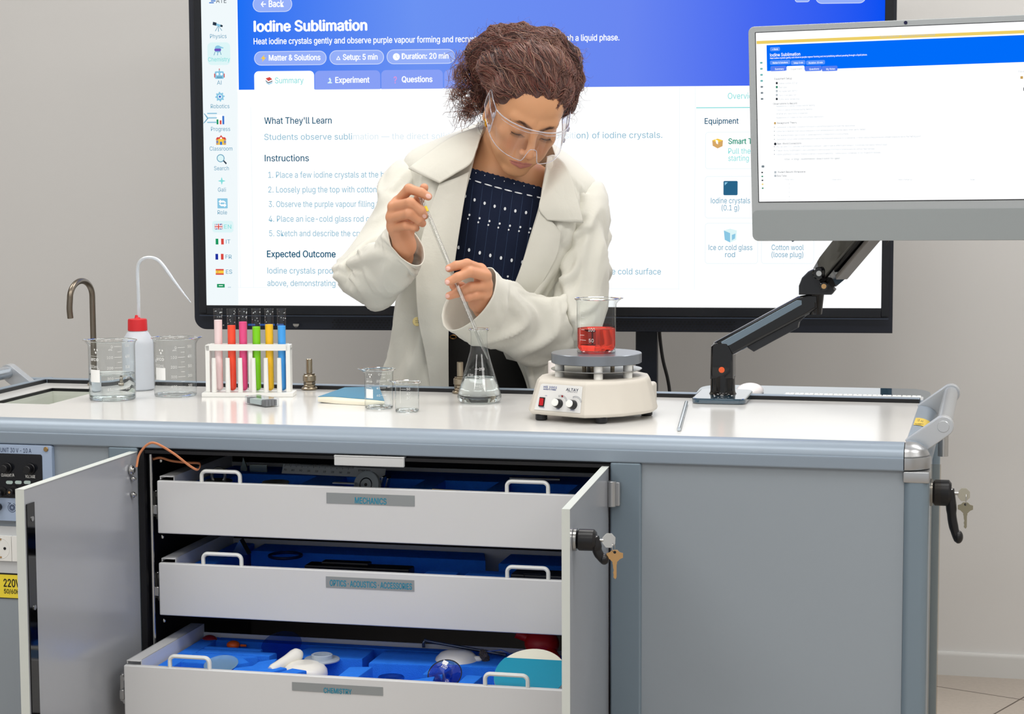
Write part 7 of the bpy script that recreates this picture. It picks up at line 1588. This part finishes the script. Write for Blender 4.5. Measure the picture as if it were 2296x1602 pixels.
def batch(PT, r0, cols, nseg=4, tip=.35):
    # many strands of one length at once: PT (N, k, 3) in world space
    global hn
    N, k = PT.shape[:2]; tg = np.gradient(PT, axis=1); tg /= np.linalg.norm(tg, axis=2)[:, :, None]+1e-12
    ref = np.broadcast_to(np.array([.31, .87, .38]), tg.shape); a = np.cross(tg, ref); a /= np.linalg.norm(a, axis=2)[:, :, None]+1e-9; b = np.cross(tg, a)
    r = r0[:, None]*np.linspace(1, tip, k)[None]; th = 2*PI*np.arange(nseg)/nseg
    V = PT[:, :, None]+r[:, :, None, None]*(np.cos(th)[None, None, :, None]*a[:, :, None]+np.sin(th)[None, None, :, None]*b[:, :, None])
    base = (np.arange(N)*k*nseg)[:, None, None]; i_ = np.arange(k-1)[None, :, None]; j_ = np.arange(nseg)[None, None, :]; j2 = (j_+1) % nseg
    F = np.stack([base+i_*nseg+j_, base+(i_+1)*nseg+j_, base+(i_+1)*nseg+j2, base+i_*nseg+j2], -1).reshape(-1, 4)+hn
    hairV.append(V.reshape(-1, 3)); hF_list.extend(F.tolist()); hairC.append(np.repeat(cols, k*nseg, 0)); hn += N*k*nseg
def smooth_paths(PA, n):
    k = PA.shape[1]; Q = np.concatenate([2*PA[:, :1]-PA[:, 1:2], PA, 2*PA[:, -1:]-PA[:, -2:-1]], 1); out = []
    for t in np.linspace(0, k-1, n):
        i = min(int(t), k-2); q = t-i; a, b, c, d = Q[:, i], Q[:, i+1], Q[:, i+2], Q[:, i+3]
        out.append(.5*((2*b)+(c-a)*q+(2*a-5*b+4*c-d)*q*q+(3*b-a-3*c+d)*q**3))
    return np.stack(out, 1)
# surface strands, combed from the hairline back towards the gathered curls, in wavy locks
NS = 10500; vi = rs.choice(np.where(hz0(HRV) > .014)[0], NS); P = HRV[vi].copy()
fw = h2w(P)[:, 1] < 4.47; P = P[fw]; NS = len(P)
NL = 150; cent = P[rs.choice(NS, NL)]; lock = np.argmin(((P[:, None]-cent[None])**2).sum(2), 1)
lph = rs.rand(NL)*6.28; lam = .08+.42*rs.rand(NL)**1.5; lfr = .45+.5*rs.rand(NL); lcol = rs.rand(NL); lift = .0006+.0040*rs.rand(NS)**1.6+.0016*lcol[lock]
paths = [P.copy()]; STEP, NST = .0085, 13
for k in range(NST):
    g = grad(P); t = tgt-P; t -= (t*g).sum(1)[:, None]*g; t /= np.linalg.norm(t, axis=1)[:, None]+1e-6
    up = np.array([0, .35, .8])-((np.array([0, .35, .8])*g).sum(1))[:, None]*g; side = np.cross(g, t)
    wig = np.sin(k*lfr[lock]*1.6+lph[lock])*lam[lock]; d_ = t*.7+up*1.0*math.exp(-k/5.)+side*wig[:, None]
    d_ /= np.linalg.norm(d_, axis=1)[:, None]+1e-6; P = P+d_*STEP; g = grad(P); P = P-g*(hair_fn(P)-lift*(.6+.6*math.sin(PI*(k+1)/(NST+1))))[:, None]; P = P+g*np.maximum(0, .0014-head_sdf(P))[:, None]; paths.append(P.copy())
PA = np.stack(paths, 1); q = np.clip(lcol[lock]+.28*rs.randn(NS), 0, 1)[:, None]
cols = HA*(1-q)+HB*q; hi = rs.rand(NS) < .11; cols[hi] = HD*.8+HB*.2; red = rs.rand(NS) < .2; cols[red] = HE
for n_, sl in ((14, slice(0, None, 3)), (12, slice(1, None, 3)), (9, slice(2, None, 3))):
    S_ = smooth_paths(PA[sl][:, :n_], int(n_*1.5)); batch(h2w(S_.reshape(-1, 3)).reshape(S_.shape), (.00038+.00052*rs.rand(len(S_))), cols[sl])
# loose curls: coils hanging at the gathered side and over the crown
def curl(start, direc, length, R, turns, r0, col, droop=.3):
    n = int(turns*14)+8; t = np.linspace(0, 1, n); d = nrm(direc); a = nrm(np.cross(d, [.3, .9, .2])); b = np.cross(d, a); ph = rs.rand()*6.28
    q = start+d*(t*length)[:, None]+(a*np.cos(ph+t*turns*2*PI)[:, None]+b*np.sin(ph+t*turns*2*PI)[:, None])*(R*(.35+.65*np.minimum(1, t*2.5)))[:, None]; q[:, 2] -= droop*length*t**2
    add_strand(q, r0, col, 4, .35)
for k in range(300):
    u, v = rs.normal(1070, 17), rs.uniform(115, 258); s = P3(u, v, rs.uniform(4.38, 4.50))
    curl(s, np.array([-1.0+.7*rs.randn(), .2*rs.randn(), .35*rs.randn()-(.3 if v > 200 else -.1)]), rs.uniform(.015, .048), rs.uniform(.006, .016), rs.uniform(.6, 1.8), rs.uniform(.0004, .0009), strand_col(), .5)
for s, d, L_, R_, tu in (((1058, 148, 4.42), (-.7, 0, .30), .030, .022, .9), ((1040, 165, 4.42), (-.5, 0, .1), .022, .018, 1.0), ((1052, 172, 4.42), (-.9, 0, -.1), .030, .018, 1.1), ((1060, 240, 4.42), (-.5, 0, -.6), .028, .014, 1.1), ((1060, 190, 4.42), (-1, 0, -.25), .060, .012, .8), ((1045, 205, 4.43), (-.9, 0, .0), .035, .012, 1.2), ((1058, 225, 4.42), (-.6, 0, -.5), .035, .014, 1.0)):
    for k in range(26): curl(P3(s[0]+rs.randn()*3, s[1]+rs.randn()*3, s[2]), np.array(d)+.12*rs.randn(3), L_*rs.uniform(.8, 1.2), R_*rs.uniform(.85, 1.15), tu*rs.uniform(.9, 1.1), .0006, strand_col(), .2)
# flyaways around the outline
gi = rs.choice(len(HRV), 1100); gi = gi[hz0(HRV[gi]) > .018]; Pf = HRV[gi]; gf = grad(Pf)
for p, g in zip(Pf, gf):
    gw = HR@g; pw = h2w(p)
    if pw[1] < 4.30 and rs.rand() < .8: continue
    curl(pw-gw*.002, gw+.6*rs.randn(3), rs.uniform(.010, .030), rs.uniform(.003, .010), rs.uniform(.4, 1.2), .00022+.00022*rs.rand(), strand_col(), .15)
me = bpy.data.meshes.new('hair'); me.from_pydata(np.concatenate(hairV).tolist(), [], hF_list); me.materials.append(M_hair)
ca = me.color_attributes.new('strand_tone', 'FLOAT_COLOR', 'POINT'); cc = np.concatenate(hairC); ca.data.foreach_set('color', np.concatenate([cc, np.ones((len(cc), 1))], 1).ravel().astype(np.float32))
me.polygons.foreach_set('use_smooth', np.ones(len(me.polygons), bool)); me.update()
hair = bpy.data.objects.new('hair', me); COL.objects.link(hair); hair.parent = person; hair['label'] = 'curly auburn brown hair gathered at the back'
